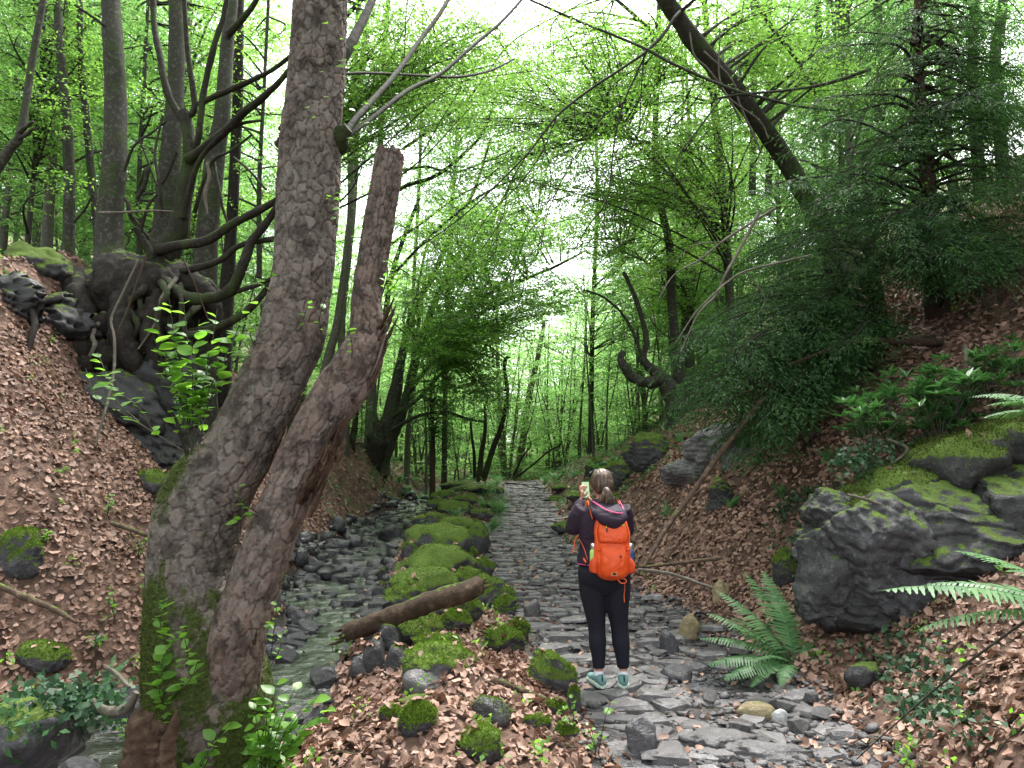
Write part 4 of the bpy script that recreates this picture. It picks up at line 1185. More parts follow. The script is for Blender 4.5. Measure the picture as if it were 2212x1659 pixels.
# ------------------------------------------------------------------ trees of the left bank further up
lm = tree_from('beech_tree', 'multi-stemmed beech leaning over the stream from a black hollow stump', [
    [(822, 1000, 22.00, 40), (832, 950, 22.00, 46), (848, 880, 22.00, 34), (862, 800, 22.00, 22), (874, 740, 22.00, 17), (895, 665, 22.00, 15), (931, 604, 21.77, 13), (960, 540, 21.54, 11), (990, 470, 21.31, 9), (1024, 412, 21.08, 7), (1060, 300, 20.84, 5)],
    [(838, 960, 22.00, 30), (868, 890, 21.89, 24), (885, 830, 21.77, 20), (905, 750, 21.65, 17), (925, 690, 21.54, 15), (950, 630, 21.42, 13), (988, 583, 21.31, 11), (1031, 520, 21.19, 9), (1075, 450, 21.08, 7), (1120, 370, 20.84, 5)],
    [(870, 880, 21.77, 12), (902, 755, 21.54, 12), (950, 712, 21.31, 10), (1006, 665, 21.08, 9), (1060, 632, 20.84, 8), (1096, 618, 20.61, 8), (1150, 596, 20.38, 7), (1203, 574, 20.15, 6), (1268, 540, 19.69, 4)],
    [(820, 950, 22.23, 26), (800, 870, 22.23, 20), (808, 780, 22.23, 16), (830, 690, 22.12, 13), (845, 600, 22.00, 12), (870, 520, 22.00, 10), (905, 430, 21.77, 8)],
    [(850, 900, 21.54, 10), (905, 860, 20.84, 8), (960, 800, 20.26, 7), (1030, 740, 19.69, 6), (1096, 778, 20.61, 3)],
    [(846, 930, 21.54, 10), (900, 900, 20.84, 8), (960, 890, 20.38, 7), (1010, 905, 20.03, 6), (1050, 912, 19.69, 5)],
    [(880, 850, 21.65, 9), (930, 790, 21.19, 7), (1000, 740, 20.84, 6), (1070, 700, 20.38, 4)],
    [(895, 740, 21.65, 8), (905, 690, 21.54, 8), (900, 640, 21.54, 7), (915, 560, 21.42, 6), (935, 480, 21.31, 5)],
], jit=.15)
for sp in ([(790, 700, 18, 8), (830, 620, 17.5, 7), (880, 560, 17, 7), (940, 500, 16.5, 7), (1000, 450, 16, 6), (1060, 410, 15.5, 5), (1130, 380, 15, 4)], [(770, 620, 18, 8), (830, 540, 17.5, 7), (900, 490, 17, 6), (980, 430, 16.5, 5), (1040, 395, 16, 4), (1110, 330, 15.5, 3)],
           [(868, 322, 16, 5), (880, 315, 15.5, 7), (930, 280, 15, 7), (960, 255, 14.6, 7), (1010, 215, 14.2, 6), (1065, 140, 13.8, 5), (1120, 80, 13.4, 4), (1270, 0, 13, 3)],
           [(845, 420, 15, 9), (880, 400, 14.8, 9), (930, 385, 14.5, 9), (970, 360, 14.2, 8), (1010, 325, 14, 7), (1040, 290, 13.8, 6), (1064, 235, 13.6, 5)],
           [(862, 370, 15, 6), (920, 360, 14.6, 6), (980, 372, 14.2, 5), (1060, 345, 14, 4), (1130, 310, 13.8, 3)]):
    A = Acc(); A.tube(stem(sp), 7, 30, .12); part('branch', A, M['bark_beech'], lm)
A = Acc(); A.tube(stem([(800, 1012, 21.7, 40), (815, 960, 21.8, 46), (830, 915, 22, 40)]), 12, 14, .35); part('hollow_stump', A, M['root'], lm)
for i, (sp, lb) in enumerate([([(745, 900, 19, 20), (738, 700, 19, 17), (752, 560, 19, 15), (765, 420, 19, 14), (772, 250, 19, 14), (790, 60, 19, 13), (800, -80, 19, 12)], 'grey trunk seen just right of the big scaly trunk'),
                             ([(700, 820, 17, 22), (728, 700, 17, 18), (745, 580, 17, 17), (758, 450, 17, 16), (757, 300, 17, 15), (765, 160, 17, 14), (775, 0, 17, 13)], 'slightly thicker grey trunk behind the gap of the two big stems'),
                             ([(800, 900, 22, 22), (808, 780, 22, 16), (815, 600, 22, 14), (820, 380, 22, 13), (828, 150, 22, 12), (840, -20, 22, 10)], 'mossy-footed trunk right behind the broken stem'),
                             ([(880, 940, 24, 10), (895, 820, 24, 9), (893, 640, 24, 8), (905, 400, 24, 8), (915, 100, 24, 7)], 'thin straight stem behind the leaning beech')]):
    tree_from('beech_tree', lb, [sp], 'bark_far')

# ------------------------------------------------------------------ end of the path
for i, (sps, lb, bk) in enumerate([
    ([[(1042, 1040, 24.5, 15), (1052, 1010, 24.5, 13), (1068, 960, 24.5, 12), (1080, 930, 24.5, 11), (1093, 878, 24.5, 10), (1096, 844, 24.5, 9), (1090, 800, 24.5, 8), (1092, 775, 24.5, 8), (1102, 772, 24.3, 4)], [(1096, 846, 24.5, 4), (1078, 836, 24.3, 2)]], 'dark dead snag with hooked top leaning at the end of the wall', 'bark_dark'),
    ([[(1034, 1042, 24.3, 14), (1040, 980, 24.3, 11), (1048, 930, 24.3, 8), (1047, 873, 24.3, 5)]], 'short dead stem beside the hooked snag', 'bark_dark'),
    ([[(1026, 1036, 25, 8), (1024, 980, 25, 7), (1018, 930, 25, 5), (1016, 900, 25, 4)]], 'thin leftmost stem of the dark clump at the path end', 'bark_dark'),
    ([[(1089, 1020, 30, 14), (1086, 940, 30, 12), (1078, 862, 30, 10), (1074, 720, 30, 8), (1072, 640, 30, 6)]], 'grey trunk standing left of the far path end', 'bark_far'),
    ([[(1118, 1020, 31, 18), (1130, 950, 31, 15), (1142, 862, 31, 13), (1160, 780, 31, 11), (1168, 735, 31, 10), (1175, 700, 31, 9), (1170, 690, 31, 5)]], 'leaning dead trunk with splintered top above the path end', 'bark_far'),
    ([[(1100, 1020, 33, 9), (1106, 960, 33, 7), (1117, 900, 33, 6), (1122, 820, 33, 4)]], 'slender stem between the two far trunks', 'bark_far'),
    ([[(1203, 1010, 34, 9), (1208, 950, 34, 7), (1213, 880, 34, 5), (1215, 780, 34, 4)], [(1204, 1004, 34, 4), (1228, 960, 33, 4), (1252, 925, 33, 3)]], 'slim forked stem right of the far path end', 'bark_far'),
    ([[(1185, 1020, 32, 6), (1186, 940, 32, 5), (1182, 860, 32, 4), (1186, 700, 32, 3)]], 'thin upright sapling stem over the far path end', 'bark_far')]):
    tree_from('snag' if 'snag' in lb or 'dead' in lb else 'beech_tree', lb, sps, bk, sides=8)
for sp, lb in (([(1110, 1035, 25.5, 4), (1150, 1005, 25, 5), (1185, 975, 24.6, 4), (1208, 963, 24.4, 3), (1215, 955, 24.4, 2)], 'long fallen stick propped over the end of the path'),
               ([(1108, 1032, 25.6, 4), (1130, 985, 25.2, 4), (1147, 962, 25, 3), (1141, 945, 25, 2)], 'crooked stick standing at the end of the path')):
    A = Acc(); A.tube(stem(sp), 6, 18); tag(link('stick', A.mesh('stick'), M['bark_dark']), lb, 'stick')

# ------------------------------------------------------------------ right side
rp = tree_from('pollard_oak', 'mossy crooked pollard with two upturned arms beside the yews', [
    [(1470, 900, 15, 60), (1452, 850, 15, 46), (1430, 820, 15, 32), (1400, 826, 14.9, 26), (1368, 816, 14.8, 22), (1350, 795, 14.7, 19), (1341, 775, 14.7, 16), (1346, 758, 14.7, 13)],
    [(1440, 830, 15, 28), (1418, 805, 15, 26), (1395, 785, 14.9, 18), (1391, 765, 14.9, 13), (1397, 740, 14.9, 13), (1390, 700, 14.9, 11), (1375, 651, 14.9, 10), (1360, 615, 14.9, 9), (1347, 587, 14.9, 8)],
    [(1395, 790, 14.8, 8), (1368, 719, 14.6, 7), (1345, 680, 14.4, 6), (1332, 665, 14.3, 5), (1300, 640, 14, 5), (1260, 626, 13.8, 4)]], 'bark_beech', jit=.25)
tree_from('beech_tree', 'slender tall trunk rising from behind the yew boughs', [
    [(1462, 780, 16, 22), (1455, 700, 16, 20), (1450, 640, 16, 20), (1447, 537, 16, 18), (1425, 430, 16, 16), (1415, 322, 16, 15), (1418, 215, 16, 13), (1422, 82, 16, 12), (1425, -60, 16, 10)],
    [(1412, 225, 16, 6), (1396, 190, 15.8, 4), (1380, 150, 15.6, 3)], [(1424, 440, 16, 5), (1475, 400, 15.6, 4), (1540, 330, 15.2, 3)]])
lean = tree_from('leaning_tree', 'thick vine-wrapped trunk leaning out from the upper right', [
    [(1800, 560, 10.5, 46), (1750, 440, 10.4, 44), (1690, 335, 10.3, 42), (1656, 286, 10.2, 42), (1617, 233, 10.1, 42), (1563, 165, 10, 43), (1495, 84, 9.9, 40), (1440, 0, 9.8, 38), (1390, -80, 9.7, 36)],
    [(1456, 40, 9.8, 9), (1470, 25, 9.7, 9), (1499, 0, 9.6, 8), (1530, -40, 9.5, 8)]], 'bark_dark', jit=.2)
for i, sp in enumerate([[(1600, 260, 9.7, 5), (1570, 205, 9.6, 5), (1530, 150, 9.5, 5), (1500, 120, 9.5, 4), (1490, 70, 9.5, 4)], [(1645, 330, 9.7, 5), (1600, 230, 9.7, 5), (1580, 170, 9.6, 4), (1520, 110, 9.6, 4)], [(1660, 300, 9.6, 4), (1640, 260, 9.6, 4), (1560, 190, 9.5, 4), (1555, 60, 9.5, 3)]]):
    A = Acc(); A.tube(stem(sp), 6, 26, .15); part('vine', A, M['twig_pale'], lean)
tree_from('hanging_branch', 'long forked branch fanning down across the open canopy', [
    [(1470, 25, 9.7, 9), (1456, 40, 9.5, 8), (1430, 78, 9.3, 8), (1397, 110, 9.1, 7), (1382, 122, 9, 6.5), (1330, 157, 8.9, 6), (1275, 193, 8.8, 5.5), (1203, 251, 8.6, 5), (1142, 329, 8.4, 4), (1060, 412, 8.2, 3.4), (988, 476, 8, 3), (902, 537, 7.9, 2)],
    [(1397, 112, 9.1, 5), (1370, 170, 9, 4.6), (1347, 222, 8.9, 4.4), (1332, 280, 8.8, 4), (1325, 322, 8.8, 3.6), (1311, 430, 8.7, 3), (1270, 490, 8.6, 2.6), (1239, 544, 8.6, 2)],
    [(1392, 115, 9.1, 3.6), (1386, 180, 9, 3), (1382, 286, 9, 2)],
    [(1347, 220, 8.9, 3.4), (1300, 255, 8.8, 3.2), (1268, 304, 8.7, 3), (1235, 350, 8.6, 2.6), (1203, 412, 8.5, 2.4), (1180, 470, 8.5, 2), (1167, 548, 8.4, 1.6)],
    [(1240, 225, 8.7, 3), (1245, 270, 8.6, 2.6), (1268, 304, 8.6, 2)], [(1203, 251, 8.6, 3.4), (1170, 330, 8.5, 3), (1120, 400, 8.4, 2.6), (1060, 460, 8.3, 2), (1020, 520, 8.3, 1.6)],
    [(1170, 290, 8.5, 3), (1190, 380, 8.5, 2.4), (1180, 450, 8.5, 2), (1160, 550, 8.4, 1.5)], [(1311, 430, 8.7, 2.6), (1305, 480, 8.7, 2.2), (1312, 530, 8.7, 1.8), (1325, 590, 8.7, 1.4)],
    [(1142, 329, 8.4, 3), (1100, 400, 8.3, 2.4), (1085, 470, 8.3, 2), (1040, 540, 8.2, 1.4)], [(1325, 322, 8.8, 2.4), (1350, 420, 8.8, 2), (1340, 520, 8.8, 1.5)], [(1060, 412, 8.2, 2.4), (1010, 440, 8.1, 2), (960, 500, 8, 1.5), (930, 560, 8, 1.2)]],
    'bark_dark', sides=6, jit=.1, pname='branch', cat='branch')
tree_from('long_branch', 'thin straight branch crossing the canopy down to the yews', [
    [(1120, -15, 9, 5), (1146, 0, 9, 5), (1253, 47, 9, 6), (1330, 78, 9, 6), (1397, 107, 9, 6.5), (1458, 140, 9, 7), (1581, 193, 9, 7), (1650, 212, 9, 7), (1721, 229, 9, 6), (1814, 240, 9, 5)],
    [(1540, 215, 9, 5), (1590, 205, 9, 6), (1650, 200, 9, 6), (1700, 195, 9, 6), (1780, 182, 9, 7), (1880, 150, 9, 9)],
    [(1560, 210, 9, 4), (1500, 290, 8.9, 4), (1465, 340, 8.8, 3), (1456, 420, 8.7, 2)]], 'bark_beech', sides=7, pname='branch', cat='branch')
tree_from('beech_tree', 'pale slanting limb curving down toward the yews', [
    [(1764, 200, 11, 8), (1740, 160, 11, 9), (1728, 140, 11, 9), (1700, 100, 11, 10), (1680, 78, 11, 9), (1655, 40, 11, 9), (1635, 7, 11, 8), (1615, -40, 11, 8)]], pname='branch')
for i, (sp, lb) in enumerate([([(1625, 420, 17, 16), (1628, 250, 17, 15), (1630, 100, 17, 14), (1628, -40, 17, 13)], 'upright dark trunk behind the vine-wrapped leaning trunk'),
                             ([(1660, 420, 18, 16), (1664, 240, 18, 15), (1662, 60, 18, 14), (1665, -40, 18, 13)], 'second upright trunk right of the one behind the leaning trunk'),
                             ([(1765, 260, 18, 18), (1768, 100, 18, 16), (1766, -40, 18, 15)], 'lichen-spotted trunk above the bright yew tips'),
                             ([(1832, 260, 17, 20), (1830, 120, 17, 18), (1822, -40, 17, 17)], 'pale grey trunk among the upper yew boughs'),
                             ([(1900, 260, 16, 22), (1898, 100, 16, 20), (1895, -40, 16, 18)], 'pale trunk left of the dark yew stem'),
                             ([(2100, 180, 18, 22), (2104, 60, 18, 20), (2110, -40, 18, 18)], 'pale trunk on the slope top right of the yew stem'),
                             ([(2150, 150, 17, 24), (2160, 60, 17, 22), (2172, -40, 17, 20)], 'thicker leaning pale trunk near the upper right corner'),
                             ([(1537, 560, 20, 10), (1540, 430, 20, 9), (1548, 300, 20, 8), (1545, 150, 20, 7), (1550, 0, 20, 6)], 'thin pole-like trunk left of the leaning trunk'),
                             ([(1480, 640, 21, 9), (1478, 520, 21, 8), (1470, 380, 21, 7), (1475, 200, 21, 6), (1470, 0, 21, 5)], 'slim trunk close right of the slender tall trunk')]):
    tree_from('beech_tree', lb, [sp])

# ------------------------------------------------------------------ yews: dark sprays along targeted boughs
def needle_spray(acc, a, D, ln, rng, n=22, L=.058, Wd=.012):
    m = len(a); D = unit(D)
    t = np.tile((np.arange(n // 2) + .5) / (n // 2), (m, 1)); t = np.concatenate([t, t], 1)
    sg = np.concatenate([np.ones((m, n // 2)), -np.ones((m, n // 2))], 1)
    # ribs: short side shoots; leaflets sit on the shoots
    up = np.tile([0, 0, 1.0], (m, 1)) + rng.normal(0, .25, (m, 3)); side = unit(np.cross(up, D)); un = np.cross(D, side)
    P = a[:, None] + D[:, None] * (t * ln[:, None])[..., None]
    lat = rng.random(t.shape) * (1 - .6 * t) * .45
    P = P + side[:, None] * (sg * lat * ln[:, None])[..., None]
    P[..., 2] -= (.32 * t ** 2 + .3 * lat) * ln[:, None] + rng.normal(0, .01, t.shape)
    A_ = D[:, None] * .75 + side[:, None] * sg[..., None] * .75 + rng.normal(0, .25, P.shape); A_[..., 2] -= .35
    N_ = un[:, None] + rng.normal(0, .35, P.shape)
    P, A_, N_ = P.reshape(-1, 3), A_.reshape(-1, 3), N_.reshape(-1, 3)
    V_, F_ = leaf_arrays(P, A_, N_, L * rng.uniform(.7, 1.5, len(P)), Wd * rng.uniform(.8, 1.4, len(P)), .05)
    acc['V'].append(V_); acc['F'].append(F_ + acc['n']); acc['n'] += len(V_)
    acc['a'].append(np.repeat(np.clip(np.repeat(rng.random(m), n) + rng.normal(0, .15, len(P)), 0, 1), 4))

def yew(name, label, trunk_spec, targets, seed, step=.13, slen=(.3, .66)):
    rng = np.random.default_rng(seed); rr = random.Random(seed)
    root = tree_from(name, label, trunk_spec, 'bark_yew', jit=.3)
    wood = Acc(); acc = leaf_acc(); P = stem(trunk_spec[0]); Q = catmull(P, 60)
    for (u, v, d) in targets:
        e = np.array(pt(u, v, d)); i = int(np.clip(np.argmin(np.abs(Q[:, 2] - (e[2] + .12 * np.linalg.norm(e[:2] - Q[0, :2])))) + rr.randint(-3, 3), 2, 58))
        s = Q[i, :3]; L_ = np.linalg.norm(e - s)
        m1 = s * .66 + e * .34 + np.array([rr.gauss(0, .06), rr.gauss(0, .06), .10 * L_ + rr.gauss(0, .05)])
        m2 = s * .3 + e * .7 + np.array([rr.gauss(0, .08), rr.gauss(0, .08), .09 * L_ + rr.gauss(0, .05)])
        br = [[*s, .026], [*m1, .018], [*m2, .010], [*e, .003]]
        wood = Acc(); wood.tube(br, 5, 14, .2, cap=False)
        C = catmull(np.array(br), 50)[:, :3]
        k = int(L_ / step); t = .28 + .72 * (np.arange(k) + rng.random(k)) / k
        ii = np.clip((t * 49).astype(int), 0, 48); a = C[ii]; tg = unit(C[ii + 1] - C[ii])
        sd_ = unit(np.cross(tg, [0, 0, 1.0])); sg = np.where(np.arange(k) % 2 == 0, 1, -1)[:, None]
        D = tg * .7 + sd_ * sg * rng.uniform(.3, 1.0, (k, 1)); D[:, 2] = D[:, 2] * .4 - rng.uniform(0, .45, k)
        ln = rng.uniform(*slen, k) * (1.2 - .45 * t)
        needle_spray(acc, a, D, ln, rng)
        # second order twigs, each feathered too
        D2 = D + rng.normal(0, .35, D.shape); a2 = a + unit(D) * ln[:, None] * .5
        needle_spray(acc, a2, D2, ln * .8, rng, 22)
        for q, dd, l in list(zip(a, unit(D), ln))[::2]:
            wood.tube([[*q, .005], [*(q + dd * l * .5), .003], [*(q + dd * l - [0, 0, .3 * l]), .0012]], 3, 3, cap=False)
        part('bough', wood, M['bark_dark'], root)
    part('foliage', leaf_mesh(acc, 'foliage'), M['yew'], root, False)
    return root

rr = random.Random(77)
def region(poly, n, d0, d1):
    out = []; xs = [p[0] for p in poly]; ys = [p[1] for p in poly]
    while len(out) < n:
        u, v = rr.uniform(min(xs), max(xs)), rr.uniform(min(ys), max(ys)); c = False
        for i in range(len(poly)):
            (x1, y1), (x2, y2) = poly[i], poly[i - 1]
            if (y1 > v) != (y2 > v) and u < (x2 - x1) * (v - y1) / (y2 - y1) + x1: c = not c
        if c: out.append((u, v, rr.uniform(d0, d1)))
    return out
yew('yew_tree', 'big dark yew with reddish trunk and wide drooping boughs on the slope', [
    [(2045, 760, 8.6, 60), (2028, 680, 8.6, 52), (2018, 600, 8.6, 44), (2012, 500, 8.6, 38), (2005, 400, 8.6, 32), (1995, 290, 8.6, 26), (1985, 180, 8.6, 22), (1982, 60, 8.6, 18), (1982, -60, 8.6, 14)],
    [(2000, 590, 8.6, 20), (1960, 575, 8.5, 17), (1910, 560, 8.4, 13), (1850, 555, 8.3, 8)], [(2030, 700, 8.6, 26), (2050, 640, 8.7, 24), (2048, 560, 8.8, 20), (2060, 450, 8.9, 16)]],
    region([(1900, 60), (2240, 40), (2250, 300), (2000, 300)], 26, 7.2, 10) + region([(1900, 430), (2260, 380), (2260, 560), (2100, 600), (1940, 600)], 26, 6.8, 8.4) + region([(1640, 430), (1720, 330), (1800, 280), (1880, 230), (1960, 150), (2060, 160), (2240, 260), (2260, 560), (2150, 600), (1980, 560), (1850, 560), (1700, 560)], 62, 7.0, 10.2)
    + region([(1760, 60), (1900, 20), (2212, 0), (2250, 260), (1900, 330), (1740, 300)], 34, 7.6, 9.8) + region([(1900, 570), (2212, 450), (2212, 620), (2000, 640)], 12, 7, 8.4), 5)
yew('yew_tree', 'lower yew spilling long drooping boughs toward the walker over the rock slope', [
    [(1925, 760, 9.2, 44), (1905, 700, 9.2, 36), (1890, 620, 9.2, 30), (1880, 520, 9.2, 24), (1872, 420, 9.2, 18), (1866, 330, 9.2, 12)],
    [(1850, 760, 8.2, 22), (1815, 730, 8.2, 20), (1790, 710, 8.1, 14), (1740, 690, 8, 9), (1680, 690, 7.9, 6)], [(2050, 740, 8, 18), (1960, 740, 7.8, 16), (1860, 738, 7.7, 12), (1780, 760, 7.6, 8), (1700, 790, 7.5, 5)]],
    region([(1480, 700), (1580, 560), (1680, 500), (1850, 560), (1860, 700), (1820, 800), (1700, 880), (1560, 900), (1440, 830)], 38, 7.2, 10.4)
    + region([(1450, 760), (1700, 680), (1760, 860), (1640, 960), (1480, 900)], 15, 7.0, 9.6) + region([(1520, 900), (1740, 840), (1700, 960), (1620, 1000)], 14, 7.2, 8.6) + region([(1640, 560), (1900, 600), (1880, 760), (1700, 800)], 14, 7.0, 8.6), 6)
yew('yew_tree', 'small blue-green yew bush half hidden behind the broken stem', [
    [(760, 960, 20, 16), (765, 930, 20, 14), (770, 900, 20, 9), (772, 880, 20, 6)]], region([(735, 880), (800, 860), (815, 940), (790, 985), (740, 960)], 12, 19, 20.6), 8, .12)
yew('yew_tree', 'dark evergreen sapling below the leaning beech stems', [
    [(935, 985, 20, 12), (935, 940, 20, 10), (932, 880, 20, 7), (930, 840, 20, 5)]], region([(880, 860), (960, 830), (1010, 900), (1000, 960), (900, 970)], 22, 18.6, 21), 9, .14, (.3, .6))

# dead pale branches and leaning sticks on the right
for i, (sps, lb, bk) in enumerate([
    ([[(1675, 450, 7.8, 7), (1620, 483, 7.7, 6), (1560, 522, 7.6, 5), (1510, 562, 7.5, 4), (1456, 594, 7.5, 3), (1420, 650, 7.4, 2)], [(1560, 522, 7.6, 3), (1500, 530, 7.5, 2.4), (1455, 565, 7.5, 1.6)]], 'pale bare branch sloping down left out of the yews', 'twig_pale'),
    ([[(1642, 455, 7.5, 7), (1600, 535, 7.4, 7), (1567, 594, 7.3, 6), (1545, 640, 7.3, 5), (1510, 676, 7.2, 4), (1470, 760, 7.1, 3)]], 'steep pale stick hanging in front of the yew', 'twig_pale'),
    ([[(1753, 551, 7.4, 5), (1680, 568, 7.3, 5), (1610, 586, 7.2, 5), (1570, 610, 7.2, 4), (1545, 633, 7.1, 4), (1502, 676, 7.1, 3), (1460, 740, 7, 2)], [(1610, 586, 7.2, 3), (1640, 620, 7.2, 2.6), (1652, 650, 7.2, 2), (1630, 690, 7.2, 1.6)]], 'arched bare branch with a hanging fork below the yew boughs', 'twig_pale'),
    ([[(1646, 862, 7.6, 11), (1600, 925, 7.4, 12), (1553, 984, 7.2, 13), (1520, 1030, 7.0, 12), (1492, 1070, 6.9, 12), (1470, 1100, 6.8, 12), (1440, 1140, 6.6, 11), (1390, 1226, 6.3, 9)], [(1492, 1070, 6.9, 4), (1560, 1035, 6.9, 3), (1600, 1020, 6.9, 2)]], 'long leaning dead bough resting on the slope beside the walker', 'log')]):
    tree_from('dead_branch', lb, sps, bk, sides=8, pname='branch', cat='branch')

# ------------------------------------------------------------------ sky-side canopy: leafy limbs reaching over the path
def canopy(name, label, specs, targets, seed, leafL=.056, bark='bark_beech', step=.17, n=23, slen=(.35, .95), root=None, frm=.25, mat='beech_leaf', r0=.028):
    rng = np.random.default_rng(seed); r_ = random.Random(seed)
    if root is None: root = tree_from(name, label, specs, bark)
    wood = Acc(); acc = leaf_acc(); Qs = [catmull(stem(s), 50) for s in specs]
    for (u, v, d) in targets:
        e = np.array(pt(u, v, d)); best = None
        for Q in Qs:
            sc = np.linalg.norm(Q[:, :3] - e, axis=1) + np.maximum(0, Q[:, 2] - e[2] + .3) * 1.5 + (Q[:, 2] < e[2] - 2.2) * 1.0
            i = int(np.argmin(sc))
            if best is None or sc[i] < best[0]: best = (sc[i], Q[i])
        s = best[1][:3]; L_ = np.linalg.norm(e - s)
        m1 = s * .6 + e * .4 + np.array([r_.gauss(0, .08), r_.gauss(0, .08), .07]) * L_
        br = [[*s, min(r0, best[1][3] * .7)], [*m1, r0 * .6], [*e, .004]]
        wood = Acc(); wood.tube(br, 5, 12, .1, cap=False)
        # forked side limb
        f = m1 + (e - m1) * .3; e2 = e + np.array([r_.gauss(0, .18), r_.gauss(0, .18), r_.gauss(0, .1)]) * L_
        br2 = [[*f, r0 * .4], [*((f + e2) / 2 + [0, 0, .05]), r0 * .25], [*e2, .003]]
        wood.tube(br2, 4, 8, cap=False)
        for b in (br, br2): dress(acc, wood, b, rng, frm if b is br else .1, step, slen, n, leafL)
        part('bough', wood, M[bark], root)
    part('foliage', leaf_mesh(acc, 'foliage'), M[mat], root, False)
    return root

over_l = [[(640, 700, 14, 20), (660, 400, 14, 18), (690, 100, 14, 16), (720, -200, 14, 14), (760, -500, 14, 10)], [(690, 100, 14, 12), (800, -20, 13.5, 10), (950, -160, 13, 8), (1100, -260, 12.5, 6)],
          [(675, 300, 14, 10), (800, 200, 13.8, 8), (930, 120, 13.4, 7), (1060, 60, 13, 5)]]
canopy('beech_tree', 'hidden beech behind the big trunk spreading layered leafy limbs over the stream', over_l,
       region([(745, 0), (1150, 0), (1180, 180), (1000, 240), (860, 330), (760, 330)], 84, 9.5, 17), 21)
canopy('leaf', None, [[(862, 800, 22.00, 22), (895, 665, 22.00, 15), (960, 540, 21.54, 11), (1024, 412, 21.08, 7)], [(925, 690, 21.54, 15), (988, 583, 21.31, 11), (1075, 450, 21.08, 7)], [(902, 755, 21.54, 12), (1096, 618, 20.61, 8), (1268, 540, 19.69, 4)],
              [(860, 790, 21.31, 6), (960, 790, 20.38, 5)]],
       region([(780, 480), (1000, 380), (1230, 420), (1300, 560), (1150, 720), (1000, 780), (860, 800)], 110, 14, 22) + region([(880, 760), (1080, 740), (1090, 900), (920, 930)], 26, 16, 19), 22, .07, root=lm, step=.2)
over_r = [[(1580, 700, 15, 20), (1560, 400, 15, 18), (1530, 100, 15, 16), (1500, -250, 15, 13)], [(1540, 200, 15, 12), (1400, 60, 14.5, 9), (1260, -60, 14, 7), (1150, -140, 13.5, 5)], [(1560, 420, 15, 10), (1450, 330, 14.6, 8), (1330, 290, 14.2, 5)]]
canopy('beech_tree', 'beech on the right bank reaching long leafy limbs over the path', over_r,
       region([(1150, 0), (1700, 0), (1720, 230), (1560, 260), (1440, 340), (1250, 260), (1170, 160)], 90, 10, 18) + region([(900, 180), (1150, 80), (1400, 180), (1420, 420), (1200, 480), (1000, 380)], 84, 11, 19), 23)
canopy('beech_tree', 'younger beech with bright leaves filling the gap above the crooked pollard', [[(1500, 860, 19, 16), (1490, 700, 19, 13), (1500, 540, 19, 11), (1490, 300, 19, 8), (1480, 100, 19, 6)], [(1495, 650, 19, 7), (1420, 580, 18.5, 6), (1340, 540, 18, 4)]],
       region([(1290, 420), (1450, 300), (1640, 330), (1600, 560), (1480, 700), (1300, 680), (1250, 560)], 110, 14, 24), 24, .072, step=.2)
canopy('beech_tree', 'leafy sapling layer low over the left bank behind the pollard', [[(300, 560, 14, 12), (300, 400, 14, 10), (310, 200, 14, 9), (320, 0, 14, 7)], [(560, 600, 13, 12), (560, 400, 13, 10), (570, 200, 13, 8), (580, 0, 13, 7)]],
       region([(260, 60), (600, 0), (610, 420), (480, 560), (280, 470)], 62, 12, 16.5), 25, .062, step=.2)
canopy('beech_tree', 'beech sapling with layered leaves among the slim left trunks', [[(60, 520, 12.5, 12), (75, 350, 12.5, 10), (90, 150, 12.5, 9), (100, -50, 12.5, 7)]],
       region([(-20, -20), (240, -20), (250, 330), (120, 420), (-20, 300)], 62, 10.5, 14.5), 26, .062, step=.2)
canopy('leaf', None, [[(1656, 286, 10.2, 42), (1563, 165, 10, 43), (1440, 0, 9.8, 38)]], region([(1440, 0), (1760, 0), (1850, 160), (1700, 230), (1560, 130)], 26, 9.5, 13), 27, .06, root=lean)

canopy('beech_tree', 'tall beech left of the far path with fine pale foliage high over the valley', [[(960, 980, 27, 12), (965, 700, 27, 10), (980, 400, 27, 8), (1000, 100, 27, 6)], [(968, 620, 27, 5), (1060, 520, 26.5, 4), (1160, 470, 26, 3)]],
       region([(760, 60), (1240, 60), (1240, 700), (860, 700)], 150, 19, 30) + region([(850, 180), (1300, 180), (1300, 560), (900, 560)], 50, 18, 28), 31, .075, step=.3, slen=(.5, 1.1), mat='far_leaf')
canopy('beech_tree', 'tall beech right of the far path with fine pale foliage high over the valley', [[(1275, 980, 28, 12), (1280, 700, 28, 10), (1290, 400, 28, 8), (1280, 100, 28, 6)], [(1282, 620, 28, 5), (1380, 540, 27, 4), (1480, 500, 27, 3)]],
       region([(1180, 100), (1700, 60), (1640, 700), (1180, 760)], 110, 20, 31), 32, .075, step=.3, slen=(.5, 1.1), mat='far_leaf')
# ------------------------------------------------------------------ the wood beyond
rr = random.Random(5)
FARL = ['slender beech in the green wood up the valley', 'beech among the trees crowding the far slope']
def scatter(n, xr_, yr_, kinds, gl, grp, sc=(.8, 1.25), avoid=None, lab=None, matl='far_leaf', tries=4000, mind=1.6):
    pts = []; t = 0
    while len(pts) < n and t < tries:
        t += 1; x, y = rr.uniform(*xr_), rr.uniform(*yr_)
        if abs(x / y) > .95: continue
        if avoid and avoid(x, y): continue
        if any((x - a) ** 2 + (y - b) ** 2 < mind ** 2 for a, b in pts): continue
        pts.append((x, y))
        put_tree(rr.choice(kinds), x, y, rr.uniform(0, 6.28), rr.uniform(*sc), gl, lab, grp, matl)
    return pts
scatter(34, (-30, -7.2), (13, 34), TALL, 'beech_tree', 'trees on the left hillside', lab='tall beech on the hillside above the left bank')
scatter(24, (7.5, 28), (14, 34), TALL, 'beech_tree', 'trees on the right hillside', lab='tall beech on the hillside above the right bank')
